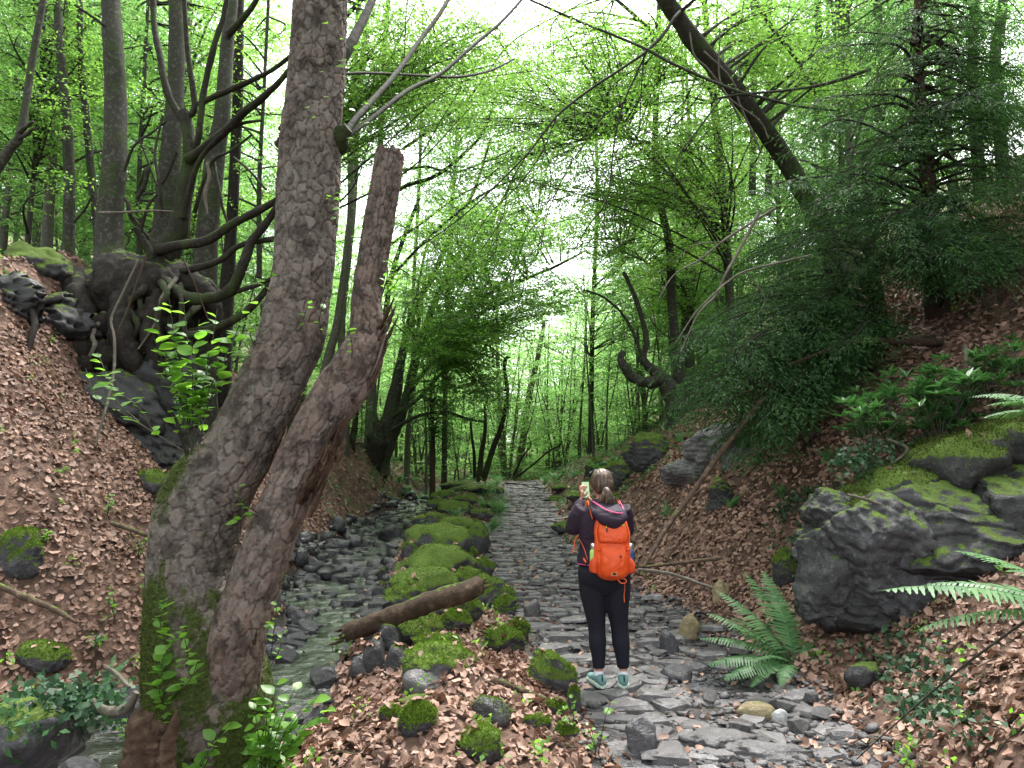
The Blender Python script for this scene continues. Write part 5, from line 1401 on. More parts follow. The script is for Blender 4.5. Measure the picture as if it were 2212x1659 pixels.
scatter(15, (-14, 14), (38, 56), TALL, 'beech_tree', 'trees closing the valley', lab='pale green beech closing the valley beyond the path end', sc=(.8, 1.15))
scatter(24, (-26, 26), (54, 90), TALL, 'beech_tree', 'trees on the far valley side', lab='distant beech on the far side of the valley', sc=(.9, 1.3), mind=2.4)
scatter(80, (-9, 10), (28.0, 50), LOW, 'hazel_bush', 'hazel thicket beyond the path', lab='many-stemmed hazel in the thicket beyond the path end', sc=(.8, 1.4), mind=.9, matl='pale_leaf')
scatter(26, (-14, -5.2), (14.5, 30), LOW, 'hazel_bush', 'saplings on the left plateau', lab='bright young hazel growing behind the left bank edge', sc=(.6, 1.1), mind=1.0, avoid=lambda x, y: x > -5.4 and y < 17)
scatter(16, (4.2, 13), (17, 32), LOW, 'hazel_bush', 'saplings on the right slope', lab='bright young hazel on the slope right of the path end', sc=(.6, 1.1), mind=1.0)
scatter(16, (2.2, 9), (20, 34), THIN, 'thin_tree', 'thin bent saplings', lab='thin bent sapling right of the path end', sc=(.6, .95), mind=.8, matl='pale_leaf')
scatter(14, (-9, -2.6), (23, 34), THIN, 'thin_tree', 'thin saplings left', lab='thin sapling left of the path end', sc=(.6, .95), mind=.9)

# unseen trees added round and behind the viewpoint to shade bank and foreground
for i, (x, y, s_) in enumerate([(-9.8, 5.5, 1.0), (-10.5, 1.5, 1.1), (-5.5, -1.0, 1.0), (-8.5, -5.5, 1.1), (-2.5, -5.5, 1.05), (3.5, -4.5, 1.0), (6.0, 1.5, 1.05), (8.5, 6.0, 1.0), (7.0, -5.5, 1.1), (9.5, -1.5, 1.1), (-11.5, 9.5, .95), (10.5, 9.5, 1.0), (4.2, 3.2, .9)]):
    put_tree(OVER[i % 2], x, y, i * 1.9, s_, 'beech_tree', 'tall high-crowned beech added outside the view to shade the bank and foreground', 'unseen shade trees around the viewpoint', 'beech_leaf', 'bark_beech')
# ------------------------------------------------------------------ mossy stones of the low wall and rocks on the ground
def ground_rock(name, label, u, vb, w, h, mat, seed, sub=4, rough=.25, facet=.5, cat='rock', root=None, depth=.75, sink=.25, strata=0., rot=0., fuzz=0, rel=True, d=None):
    """rock whose visible foot is at photo point (u, vb); w, h in photo pixels"""
    p = gp(u, vb) if d is None else pt(u, vb, d)
    W_, H_ = wpx(w, p.y), wpx(h, p.y) / (1 - sink)
    dm = (W_, W_ * depth, H_)
    me = lump_mesh(name, seed, dm, sub, rough, M[mat], 1.4, facet, True, strata)
    c = Vector((p.x, p.y + W_ * depth * .42, p.z + H_ * (.5 - sink)))
    o = link(name, me, None, root, c if root is None else c - root.location, (0, 0, rot))
    if root is None: tag(o, label, cat)
    if fuzz:
        co = np.array([v.co[:] for v in me.vertices]); no = np.array([v.normal[:] for v in me.vertices])
        g = np.random.default_rng(seed); wgt = np.clip(no[:, 2] - .05, 0, 1); wgt /= wgt.sum()
        i = g.choice(len(co), fuzz, p=wgt); P = co[i] + g.normal(0, W_ * .018, (fuzz, 3)) * np.array([1, 1, .2])
        V_, F_, a_ = fuzz_arrays(P, no[i], g, .016)
        f = link('moss', me_np('moss', V_, F_, False, {'rnd': a_}), M['fuzz'], o); f['kind'] = 'stuff'
    return o

wall = empty('stone_wall', (-1.3, 6.0, float(H(-1.3, 6.0))), 'low tumbled stone wall thick with moss between the stream and the path', 'wall')
ws = [(945, 1192, 150, 62), (940, 1240, 165, 58), (905, 1285, 155, 50), (868, 1322, 95, 58), (880, 1398, 138, 66), (940, 1418, 112, 38), (945, 1468, 168, 62), (1085, 1412, 84, 50), (1062, 1312, 92, 62),
      (1030, 1190, 56, 60), (978, 1112, 84, 32), (928, 1138, 74, 34), (1006, 1088, 60, 22), (1020, 1062, 90, 18), (960, 1075, 60, 18), (990, 1150, 80, 36), (1000, 1262, 70, 32), (1042, 1240, 50, 34), (890, 1205, 44, 40),
      (1010, 1335, 60, 44), (985, 1360, 66, 36), (1090, 1330, 54, 40), (960, 1328, 100, 36), (1120, 1385, 46, 44), (870, 1165, 40, 30), (950, 1100, 50, 26), (1062, 1100, 50, 20), (1035, 1120, 50, 24), (1010, 1210, 50, 28), (1068, 1065, 40, 16), (985, 1052, 60, 16)]
for i, (u, v, w, h) in enumerate(ws):
    ground_rock('wall_stone', None, u, v + 2, w * 1.04, h * 1.0, 'moss_stone', 400 + i, 5 if v > 1300 else 4, .42, .5, root=wall, fuzz=4200 if v > 1340 else 2600 if v > 1180 else 700, rot=(i % 5 - 2) * .2, strata=0, depth=.85)
rw = random.Random(12)
for i in range(26):     # smaller footing stones of the stream face
    y = 5.7 + i * .62; x = float(np.interp(y, _Y, _WF)) + rw.uniform(-.02, .14)
    s = rw.uniform(.13, .24); me = lump_mesh('wall_stone', 450 + i, (s * 1.7, s, s * 1.3), 3, .2, M['moss_stone' if i % 3 else 'stone_wet'], 1.4, .9)
    link('wall_stone', me, None, wall, Vector((x, y, float(_zs(y)) + s * .5)) - wall.location, (0, 0, rw.uniform(-.4, .4)))
for (u, v, d, w, h) in ((812, 1440, 5.75, 58, 120), (856, 1450, 5.7, 66, 110), (905, 1490, 5.55, 70, 60), (835, 1380, 5.95, 70, 60)):
    p = pt(u, v, d); dm = (wpx(w, d), .3, wpx(h, d))
    link('wall_stone', lump_mesh('wall_stone', int(u), dm, 4, .2, M['rock_dark'], 1.4, .95, True), None, wall, p - wall.location)

ground_rock('stone', 'bluish grey stone with a mossy back half buried in leaves on the mound', 1060, 1568, 98, 50, 'stone_wet', 501, 4, .2, .9, cat='stone', fuzz=500)
ground_rock('mossy_stone', 'bright green pyramid-shaped mossy stone on the leafy mound', 901, 1592, 88, 62, 'moss_stone', 502, 5, .2, .8, cat='stone', fuzz=5000)
ground_rock('mossy_stone', 'small moss-covered stone touching the bright pyramid-shaped one', 842, 1562, 50, 30, 'moss_stone', 503, 4, .25, .5, cat='stone', fuzz=2000)
ground_rock('mossy_stone', 'flat grey and green stone nearest the bottom edge on the mound', 1031, 1648, 118, 60, 'moss_stone', 504, 5, .25, .8, cat='stone', fuzz=2600)
ground_rock('stone', 'pale lichen-covered stone under the lowest mossy wall stone', 915, 1500, 100, 46, 'stone', 505, 4, .2, .9, cat='stone')
ground_rock('mossy_stone', 'dark block with mossy top edging the path by the small seedling', 1190, 1500, 120, 76, 'moss_stone', 506, 5, .2, .9, cat='stone', fuzz=2200)
ground_rock('mossy_stone', 'narrow mossy stone tilted at the path edge below the dark block', 1240, 1545, 32, 60, 'moss_stone', 507, 4, .2, .8, cat='stone', fuzz=1200)
ground_rock('stone', 'upright green-grey wedge stone on the path edge', 1148, 1340, 38, 46, 'stone', 508, 3, .15, 1.0, cat='stone', depth=.5)
ground_rock('stone', 'tan weathered stone beside the leaves right of the walker', 1492, 1388, 42, 56, 'stone_tan', 509, 4, .35, .6, cat='stone')
ground_rock('stone', 'tan rotten-looking stone further back on the slope foot', 1560, 1300, 40, 42, 'stone_tan', 510, 4, .35, .6, cat='stone')
ground_rock('stone', 'dark rounded cobble standing next to the tan stone', 1448, 1418, 44, 52, 'stone_wet', 511, 4, .15, .6, cat='stone')
ground_rock('stone', 'long dark angular stone lying on the path behind the flat slabs', 1470, 1478, 72, 34, 'stone_wet', 512, 3, .12, 1.0, cat='stone', rot=-.2)
ground_rock('stone', 'yellowish oval stone on the path edge in front', 1648, 1562, 84, 36, 'stone_tan', 513, 4, .12, .4, cat='stone')
ground_rock('stone', 'small whitish quartz stone touching the yellowish oval one', 1690, 1568, 34, 30, 'quartz', 514, 3, .2, .9, cat='stone')
ground_rock('stone', 'dark block with pale top at the bottom path edge', 1390, 1640, 78, 74, 'stone_wet', 515, 4, .18, .9, cat='stone')
ground_rock('stone', 'black stone lying on leaves across the stream', 722, 1148, 42, 32, 'stone_wet', 516, 3, .2, .9, cat='stone')
for i, (u, v, w, h, lb) in enumerate([(760, 1190, 60, 34, 'broad grey boulder on the far edge of the stream'), (845, 1175, 60, 36, 'grey boulder touching the wall foot upstream'), (825, 1245, 84, 36, 'flat wet boulder beside the wall in the stream'), (790, 1300, 70, 30, 'angular dark boulder in midstream by the log'),
                                     (745, 1245, 66, 26, 'dark flat stone dividing the stream water'), (640, 1360, 60, 38, 'grey stream stone right of the broken stem'), (725, 1195, 66, 30, 'wide slate boulder left of the stream bend'), (665, 1240, 46, 34, 'cracked grey stone by the leaf bank'), (780, 1465, 66, 44, 'dark stone at the foot of the wall in front'), (700, 1490, 70, 40, 'large low stone near the leafy shoots in the stream')]):
    ground_rock('boulder', lb, u, v, w, h, 'stone_wet', 530 + i, 4, .16, .95, cat='boulder', sink=.2)

ground_rock('mossy_stone', 'low mossy stones half sunk in leaves behind the trunk', 318, 1062, 110, 46, 'moss_stone', 68, 5, .3, .4, cat='stone', fuzz=2500)
ground_rock('mossy_stone', 'round mossy stump-like stone cut by the left picture edge', 14, 1240, 100, 92, 'moss_stone', 69, 5, .25, .2, cat='stone', fuzz=5000)
ground_rock('mossy_stone', 'flat mossy stone above the ivy at the stream edge', 60, 1450, 130, 52, 'moss_stone', 70, 5, .3, .6, cat='stone', fuzz=4000)
# rock outcrop on the right: one broken cliff of several bulges, moss on top
oc = empty('rock_outcrop', (3.0, 5.4, float(H(3.0, 5.4))), 'big dark rock outcrop with overhanging face and mossy top', 'rock')
for i, (u, v, d, dm, rt, mt, rg) in enumerate([(1880, 1215, 5.85, (1.25, 1.1, 1.15), (.15, .1, .2), 'rock_dark', .22), (2060, 1180, 5.75, (1.7, 1.2, 1.05), (.1, -.15, -.1), 'rock_dark', .25), (2230, 1130, 5.7, (1.3, 1.1, 1.1), (0, -.2, .1), 'rock_black', .25),
                                          (1778, 1245, 5.8, (.42, .6, .75), (0, .15, .5), 'rock_dark', .3), (1900, 1310, 5.85, (1.0, .8, .6), (.2, 0, .1), 'rock_black', .3), (1768, 1310, 5.75, (.3, .4, .3), (0, 0, .2), 'rock_dark', .3),
                                          (2080, 1300, 5.9, (1.3, .7, .5), (0, -.15, 0), 'rock_black', .3), (1800, 1115, 6.0, (.55, .6, .4), (0, .3, .3), 'rock_dark', .3)]):
    boulder('bulge', None, u, v, d, dm, mt, 601 + i, 6 if i < 2 else 5, rg, .95, rt, root=oc, strata=.08, freq=1.5)
for i, (u, v, d, dm, rt) in enumerate([(1930, 1070, 6.1, (1.1, .9, .45), (0, -.35, 0)), (2060, 1010, 6.1, (1.0, .9, .5), (0, -.35, .1)), (2170, 965, 6.1, (.8, .8, .45), (0, -.4, 0)), (1860, 1105, 5.95, (.5, .6, .3), (0, -.2, 0))]):
    o = boulder('moss_cushion', None, u, v, d, dm, 'moss_dark', 620 + i, 5, .3, .2, rt, root=oc)
    me = o.data; co = np.array([v_.co[:] for v_ in me.vertices]); no = np.array([v_.normal[:] for v_ in me.vertices]); g = np.random.default_rng(i)
    wgt = np.clip(no[:, 2], 0, 1); wgt /= wgt.sum(); k = g.choice(len(co), 6000, p=wgt)
    V_, F_, a_ = fuzz_arrays(co[k] + g.normal(0, .015, (6000, 3)), no[k], g, .018)
    f = link('moss', me_np('moss', V_, F_, False, {'rnd': a_}), M['fuzz_dull'], o); f['kind'] = 'stuff'
ground_rock('mossy_stone', 'round moss-topped stone against the left end of the outcrop', 1712, 1262, 70, 70, 'moss_stone', 640, 5, .25, .4, cat='stone', fuzz=2500)
ground_rock('stone', 'grey-green flat stone at the foot of the outcrop', 1880, 1490, 84, 50, 'rock_dark', 641, 4, .2, .8, cat='stone')
for i, (u, v, w, h, lb, rt) in enumerate([(1560, 985, 150, 70, 'pale bare rock slab sloping under the yew boughs', .3), (1500, 1040, 130, 46, 'lower bare grey slab with leaves in its joints', .3), (1850, 800, 110, 90, 'pale grey rock face high under the yew', 0.), (1600, 1000, 90, 80, 'rough rock beside the sloping slab', .2),
                                        (1420, 1000, 130, 66, 'steep rock thick with moss above the walker', -.2), (1350, 1040, 110, 60, 'dark mossy ledge left of the walker\'s head', 0), (1290, 1020, 60, 30, 'small mossy ledge near the far path end', 0), (1560, 1095, 64, 60, 'dark mossy block in the leaves right of the leaning bough', 0)]):
    ground_rock('rock', lb, u, v, w, h, 'moss_stone' if 'moss' in lb else 'stone', 650 + i, 5, .3, .8, sink=.35, depth=.8, rot=rt, strata=.12, fuzz=2500 if 'thick with moss' in lb or 'ledge' in lb else 0)
for i, (u, v, w, h) in enumerate([(1240, 1150, 90, 22), (1290, 1110, 90, 24), (1260, 1080, 70, 20), (1215, 1060, 50, 14), (1330, 1085, 70, 22), (1200, 1085, 40, 14)]):
    ground_rock('mossy_stone', ['long mossy kerb stone left of the walker\'s elbow', 'mossy hump behind the walker\'s raised arm', 'mossy hump right of the path halfway up', 'little mossy stone at the far right path edge', 'mossy root-like hump above the walker\'s shoulder', 'thin mossy edge stone far up the path'][i], u, v, w, h, 'moss_stone', 670 + i, 4, .35, .3, cat='stone', fuzz=1500, depth=1.1)

# ------------------------------------------------------------------ logs, sticks, stump
def log(name, label, spec, mat, seed, sides=16, jit=.16, bits=0, cat='log', seg=40):
    P = stem(spec); root = empty(name, P[0][:3], label, cat)
    A = Acc(); A.tube(P, sides, seg, jit, seed=seed); part('wood', A, M[mat], root)
    rr_ = random.Random(seed)
    for e, s_ in ((0, -1), (-1, 1)):
        c = P[e]; dr = (P[e][:3] - P[1 if e == 0 else -2][:3]); dr = dr / np.linalg.norm(dr)
        for k in range(bits):
            off = np.array([rr_.gauss(0, .45), rr_.gauss(0, .45), rr_.gauss(0, .45)]) * c[3]
            A = Acc(); l = c[3] * rr_.uniform(.5, 1.4); A.tube([[*(c[:3] + off - dr * .05), c[3] * .3], [*(c[:3] + off + dr * l * .5), c[3] * .22], [*(c[:3] + off + dr * l), .002]], 5, 5, .3, flat=.6)
            part('splinter', A, M['rot'], root)
    return root
log('log', 'broken log lying across the mossy wall and over the stream', [(745, 1368, 6.0, 40), (790, 1352, 6.0, 40), (850, 1330, 6.0, 42), (930, 1300, 6.05, 44), (990, 1282, 6.15, 44), (1036, 1264, 6.25, 40)], 'log', 3, bits=6)
log('log', 'curved weathered branch lying on the leaves of the mound', [(838, 1512, 4.95, 10), (880, 1492, 5.0, 20), (960, 1474, 5.05, 24), (1050, 1474, 5.05, 24), (1100, 1482, 5.0, 14), (1180, 1512, 4.9, 8)], 'log', 4, 10, .2, 1)
log('log', 'short rotten log half buried in leaves at the bottom edge', [(706, 1650, 4.3, 26), (760, 1632, 4.35, 34), (820, 1618, 4.4, 38), (868, 1606, 4.45, 30)], 'log', 5, bits=4)
log('mossy_root', 'long mossy root humped across the leafy mound', [(830, 1538, 4.75, 14), (870, 1520, 4.78, 24), (930, 1512, 4.85, 24), (1000, 1520, 4.85, 20), (1030, 1530, 4.85, 10)], 'moss_stone', 6, 12, .25, cat='root')
for i, (u, v, w, h) in enumerate([(1160, 1580, 60, 30), (1225, 1600, 50, 30), (1200, 1545, 56, 26)]):
    ground_rock('mossy_stone', ['low mossy stone half under leaves on the mound edge', 'lowest mossy stone bordering the path', 'small mossy stone tucked under the dark block'][i], u, v, w, h, 'moss_stone', 690 + i, 4, .3, .5, cat='stone', fuzz=1500)
for i, (sp, lb) in enumerate([([(-20, 1258, 5.2, 13), (60, 1292, 5.1, 14), (120, 1318, 5.0, 13), (165, 1345, 4.9, 6)], 'bare stick lying down the leaf slope at the left edge'),
                              ([(240, 1130, 6.0, 9), (300, 1150, 5.9, 9), (340, 1165, 5.8, 6)], 'short dark stick on the leaf slope behind the trunk'),
                              ([(195, 1510, 4.5, 12), (230, 1535, 4.45, 18), (275, 1530, 4.4, 20), (295, 1495, 4.4, 14)], 'pale curved root piece above the dark pool'),
                              ([(225, 1440, 4.6, 10), (250, 1455, 4.6, 10), (280, 1485, 4.5, 6)], 'short reddish stick beside the pale curved root'),
                              ([(1090, 1570, 4.6, 7), (1130, 1595, 4.5, 8), (1190, 1640, 4.3, 5)], 'thin twig lying on the mound beside the path'),
                              ([(1125, 1620, 4.35, 14), (1160, 1630, 4.3, 15), (1195, 1645, 4.25, 10)], 'dark chunk of bark at the bottom of the mound'),
                              ([(1395, 1225, 6.2, 6), (1480, 1215, 6.2, 8), (1560, 1205, 6.2, 7)], 'low dead stick lying right of the backpack'),
                              ([(1380, 1230, 6.1, 6), (1450, 1240, 6.0, 7), (1540, 1270, 5.9, 5)], 'forked twig lying across the slope foot behind the walker'),
                              ([(1830, 1068, 5.6, 6), (1880, 1082, 5.55, 7), (1925, 1100, 5.5, 4)], 'pale twig resting on the mossy outcrop edge'),
                              ([(1915, 948, 6.3, 7), (1960, 970, 6.2, 8), (1930, 1000, 6.2, 6), (1900, 1020, 6.2, 4)], 'bent pale cane above the outcrop moss'),
                              ([(2085, 745, 6.8, 9), (2086, 790, 6.8, 10), (2088, 850, 6.8, 10)], 'cut upright cane standing among the laurel'),
                              ([(1290, 1100, 8, 3), (1262, 1150, 7.9, 4), (1280, 1190, 7.8, 3), (1330, 1205, 7.7, 2)], 'thin curved twig arching left of the walker'),
                              ([(2230, 1330, 3.0, 6), (2080, 1440, 3.1, 5), (1950, 1550, 3.2, 3), (1850, 1640, 3.3, 2)], 'blurred thin branch crossing the lower right corner')]):
    A = Acc(); A.tube(stem(sp), 8, 20, .2, seed=i); tag(link('stick', A.mesh('stick'), M['log' if i in (0, 1, 5, 6) else 'twig_pale' if i not in (12,) else 'bark_dark']), lb, 'stick')

st = empty('tree_stump', pt(320, 1680, 3.6), 'broken rotten stump with two jagged points at the bottom edge', 'stump')
for i, sp in enumerate([[(318, 1760, 3.6, 96), (318, 1640, 3.6, 88), (312, 1580, 3.6, 66), (300, 1545, 3.6, 34), (306, 1528, 3.6, 3)], [(352, 1700, 3.56, 60), (360, 1620, 3.56, 34), (374, 1570, 3.55, 20), (382, 1535, 3.54, 4)],
                        [(290, 1700, 3.58, 44), (285, 1600, 3.58, 30), (284, 1560, 3.58, 14), (282, 1548, 3.58, 3)], [(330, 1660, 3.55, 40), (334, 1590, 3.55, 22), (330, 1562, 3.55, 3)]]):
    A = Acc(); A.tube(stem(sp), 14, 30, .45, seed=i + 5); part('splinter' if i else 'wood', A, M['rot'], st)

# ------------------------------------------------------------------ ferns
def frond_mesh(L, seed, pairs=24, width=.17, curl=.5, mat='fern'):
    """one fern frond: arching rib, pinnae with toothed edges; along +X, drooping"""
    g = random.Random(seed); V_, F_, a_ = [], [], []
    rib = Acc(); pts = []
    for i in range(12):
        t = i / 11; ang = .75 - curl * 1.9 * t
        if i == 0: p = [0, 0, 0]
        else: p = [pts[-1][0] + L / 11 * math.cos(ang), 0, pts[-1][2] + L / 11 * math.sin(ang)]
        pts.append([p[0], 0, p[2], .0035 * (1 - t) + .0008])
    pts = np.array(pts); rib.tube(pts, 4, 20, cap=False)
    Q = catmull(pts, 100)
    for k in range(pairs):
        t = .16 + .83 * k / pairs; i = int(t * 99); q = Q[i, :3]; tg = Q[min(i + 2, 99), :3] - Q[max(i - 2, 0), :3]; tg /= np.linalg.norm(tg)
        nrm = np.array([-tg[2], 0, tg[0]]); env = math.sin(math.pi * min(1, (t - .08) / .92) ** .75) ** .8
        pl = width * env * g.uniform(.9, 1.06) + .004; pw = L * .83 / pairs * 1.0
        for s in (1, -1):
            ax = np.array([0, s, 0.]) * .95 + tg * .32 - nrm * g.uniform(.05, .25); ax /= np.linalg.norm(ax)
            sd_ = np.cross(nrm, ax); n = 5; c = g.random()
            base = len(V_)
            for j in range(n + 1):
                u_ = j / n; w = pw * .5 * (1 - u_) ** .6 * (1.0 if j % 2 == 0 else .72) + .0006
                c0 = q + ax * pl * u_ - nrm * .12 * pl * u_ * u_
                V_ += [c0 + sd_ * w, c0 - sd_ * w]; a_ += [c, c]
            for j in range(n): F_.append((base + 2 * j, base + 2 * j + 1, base + 2 * j + 3, base + 2 * j + 2))
    rib.add(np.array(V_), np.array(F_), np.array(a_))
    me = rib.mesh('frond', False); me.materials.append(M[mat]); return me
FR = [frond_mesh(1.0, i, 26, .16, c) for i, c in enumerate((.45, .6, .75, .35))]
def fern(name, label, base, fronds, group=None):
    """fronds: list of (azimuth deg, length, tip height factor, mesh index)"""
    root = empty(name, base, label, 'fern', group)
    for (az, L, lift, k) in fronds:
        o = link('frond', FR[k], None, root, (0, 0, 0), (random.uniform(-.25, .25), -lift, math.radians(az)), (L, L * 1.05, L))
    return root
b = gp(1718, 1440)
fern('fern', 'large green fern in front of the outcrop beside the path', b, [(a_, l_ * .9, t_, k_) for a_, l_, t_, k_ in [(182, .8, -.25, 0), (168, .85, -.05, 0), (155, .85, .1, 3), (140, .9, .3, 3), (122, .95, .5, 3), (104, .9, .6, 3), (88, .8, .5, 0), (196, .75, -.35, 0), (12, .5, .05, 1), (35, .55, .25, 1), (-15, .42, .0, 1), (212, .6, -.3, 1), (235, .5, -.25, 1), (148, .7, -.1, 0), (176, .65, .15, 3), (130, .75, .15, 0), (205, .5, .05, 1)]])
b = Vector((2.55, 3.25, .92))
fern('fern', 'fern fronds reaching in from the right edge in front of the outcrop', b, [(176, .95, -.25, 3), (162, .75, -.4, 0), (200, .6, -.75, 1), (222, .7, -1.0, 1), (190, .6, -1.1, 3), (150, .7, -.1, 0), (240, .6, -1.1, 1), (120, .7, .1, 0)])
fern('fern', 'fern fronds hanging at the right edge above the mossy rock top', Vector((3.9, 5.0, 1.9)), [(175, .7, -.1, 3), (190, .75, -.25, 0), (165, .6, .1, 1), (140, .7, .2, 1), (205, .6, -.3, 2)])
b = gp(215, 1500)
fern('fern', 'small light green fern left of the big trunk above the pool', b, [(60, .34, .5, 0), (90, .36, .6, 0), (20, .3, .2, 1), (140, .3, .4, 1), (-30, .24, .1, 1), (180, .26, .2, 1)])
rr = random.Random(31)
fs = [(1265, 1030), (1290, 1020), (1240, 1035), (1330, 1010), (1215, 1025), (1360, 990), (1400, 980), (1200, 1040), (1310, 1035), (880, 1010), (850, 1000), (920, 1025), (895, 1040), (940, 1020), (820, 1010), (905, 1000), (960, 1030), (1075, 1050), (1020, 1110), (1045, 1100), (1050, 1075), (985, 1120), (930, 1090), (900, 1085), (880, 1070), (1075, 1110), (1060, 1150), (1180, 1045), (860, 1045), (1350, 1150), (1440, 1120), (1690, 1080), (1580, 1100), (1640, 1010), (1470, 960), (1790, 1000)]
for i, (u, v) in enumerate(fs):
    b = gp(u, v); s = (.45 if b.y > 12 else .28) * rr.uniform(.7, 1.2)
    fern('fern', 'small fern in the green fringe along the upper path and stream', b, [(rr.uniform(0, 360), s * rr.uniform(.7, 1.2), rr.uniform(.1, .9), rr.randint(0, 3)) for _ in range(9)], 'ferns fringing the upper path')

# ------------------------------------------------------------------ laurel shrub, ivy, seedlings
LAU = [oval_leaf('leaf', .12, .032, 60 + i, M['laurel']) for i in range(3)]
IVY = [oval_leaf('leaf', .045, .042, 70 + i, M['ivy']) for i in range(3)]
def leafy_mass(name, label, cat, pts, mat, L, Wd, n, spread, seed, stems_=True, upb=.6, whorl=False, kindless=True):
    """bush of many leafy rosettes; leaves joined since they are past counting"""
    g = np.random.default_rng(seed); acc = leaf_acc(); root = empty(name, pts[0], label, cat); wood = Acc()
    for p in pts:
        p = np.array(p); k = n
        if whorl:
            for q in range(5):
                c = p + g.normal(0, spread, 3) * [1, 1, .7]; az = g.uniform(0, 6.28, k); el = g.uniform(.1, .9, k)
                D = np.stack([np.cos(az) * np.cos(el), np.sin(az) * np.cos(el), np.sin(el)], 1)
                leaf_add(acc, np.repeat(c[None], k, 0), D, np.stack([-D[:, 0], -D[:, 1], np.ones(k)], 1), L, Wd, g, np.full(k, g.random()))
                wood.tube([[p[0], p[1], p[2] - .25, .005], [*c, .003]], 4, 4, cap=False)
        else:
            c = p + g.normal(0, spread, (k, 3)) * [1, 1, .5]
            c[:, 2] = np.maximum(c[:, 2], H(c[:, 0], c[:, 1]) + .02)
            D = g.normal(0, 1, (k, 3)); D[:, 2] -= .3; N = g.normal(0, .5, (k, 3)) + [0, -.5, 1]
            leaf_add(acc, c, D, N, L, Wd, g)
    if whorl: part('stems', wood, M['bark_beech'], root)
    o = part('foliage', leaf_mesh(acc, 'foliage'), M[mat], root, False)
    return root
rr = random.Random(8)
def pts_on(us, d0, d1, n): return [tuple(pt(*q)) for q in region(us, n, d0, d1)]
leafy_mass('laurel_shrub', 'glossy green laurel shrub spreading over the slope above the outcrop', 'shrub', pts_on([(1820, 870), (1960, 810), (2100, 790), (2230, 740), (2230, 900), (2080, 930), (1960, 960), (1840, 930)], 6.0, 7.0, 46), 'laurel', .13, .034, 10, .13, 3, whorl=True)
leafy_mass('ivy', 'dark ivy clump hanging over the hollow left of the outcrop moss', 'ivy', pts_on([(1800, 990), (1900, 960), (1920, 1040), (1830, 1060)], 6.0, 6.4, 26), 'ivy', .05, .045, 22, .1, 4)
leafy_mass('ivy', 'dark ivy draped over the boulder at the bottom left', 'ivy', pts_on([(40, 1480), (140, 1470), (250, 1500), (240, 1560), (150, 1570), (60, 1530)], 4.4, 4.8, 30), 'ivy', .05, .045, 26, .08, 5)
leafy_mass('ground_plants', 'low mixed greenery over the shaded boulder top at the left corner', 'plant', pts_on([(-10, 1500), (90, 1520), (110, 1600), (-10, 1620)], 4.2, 4.5, 16), 'laurel', .06, .035, 14, .07, 15)
leafy_mass('ivy', 'trailing ground ivy below the outcrop toward the corner', 'ivy', [tuple(gp(u, v) + Vector((0, 0, .04))) for u, v in region([(1850, 1400), (1960, 1350), (2020, 1400), (2100, 1500), (2150, 1620), (1980, 1600), (1900, 1530), (1830, 1470)], 60, 1, 2) for v in (v,) ] if False else [tuple(gp(q[0], q[1]) + Vector((0, 0, .04))) for q in region([(1850, 1400), (1960, 1350), (2020, 1400), (2100, 1500), (2150, 1620), (1980, 1600), (1900, 1530), (1830, 1470)], 60, 1, 2)], 'ivy', .045, .042, 10, .07, 6)
leafy_mass('ground_ivy', 'small leafy creepers beside the path in the middle distance', 'plant', [tuple(gp(q[0], q[1]) + Vector((0, 0, .08))) for q in region([(1040, 1080), (1095, 1060), (1100, 1110), (1050, 1130)], 22, 1, 2)], 'laurel', .07, .02, 26, .1, 7)
leafy_mass('ivy', 'ivy and leaves at the rock edge left of the outcrop', 'ivy', [tuple(gp(q[0], q[1]) + Vector((0, 0, .06))) for q in region([(1700, 1080), (1800, 1050), (1790, 1160), (1700, 1210), (1650, 1180)], 30, 1, 2)], 'ivy', .045, .04, 14, .08, 9)
for i, (u, v, s, lb, mt) in enumerate([(1165, 1455, 1.0, 'pointed-leaf seedling on the dark block by the path', 'laurel'), (205, 1420, 1.1, 'grey-green long-leaved seedling above the small fern', 'laurel'), (100, 1180, .9, 'spindly green seedling on the left leaf slope', 'shoot')]):
    b = gp(u, v); ms = LAU if mt == 'laurel' else SHL
    mound_plant('seedling', tuple(b), [tuple(b + Vector((rr.uniform(-.03, .03), rr.uniform(-.03, .03), .16 * s)))], lb, 'plant', 12, .8 * s, meshes=ms)
for i, (u, v, lb) in enumerate([(395, 1290, 'spindly leafy twig left of the trunk at mid height'), (230, 1120, 'upright leafy sprig on the leaf slope left of the trunk'), (250, 1350, 'thin sprig with pale leaves beside the trunk foot'), (300, 1210, 'sprig of round leaves close to the left side of the trunk'),
                               (720, 1420, 'wispy stems growing at the stream edge'), (1290, 1640, 'small leafy sprig at the bottom path edge'), (1240, 1600, 'low bright sprig on the mound by the path'), (270, 1620, 'leafy sprig over the dark pool in the corner'), (240, 1560, 'second sprig over the dark pool near the ivy')]):
    u2 = u if i > 0 else 310; b = gp(u2, v)
    mound_plant('sprig', tuple(b), [tuple(b + Vector((rr.uniform(-.1, .1), rr.uniform(-.05, .05), rr.uniform(.14, .34)))) for _ in range(3)], lb, 'plant', 6, .6)

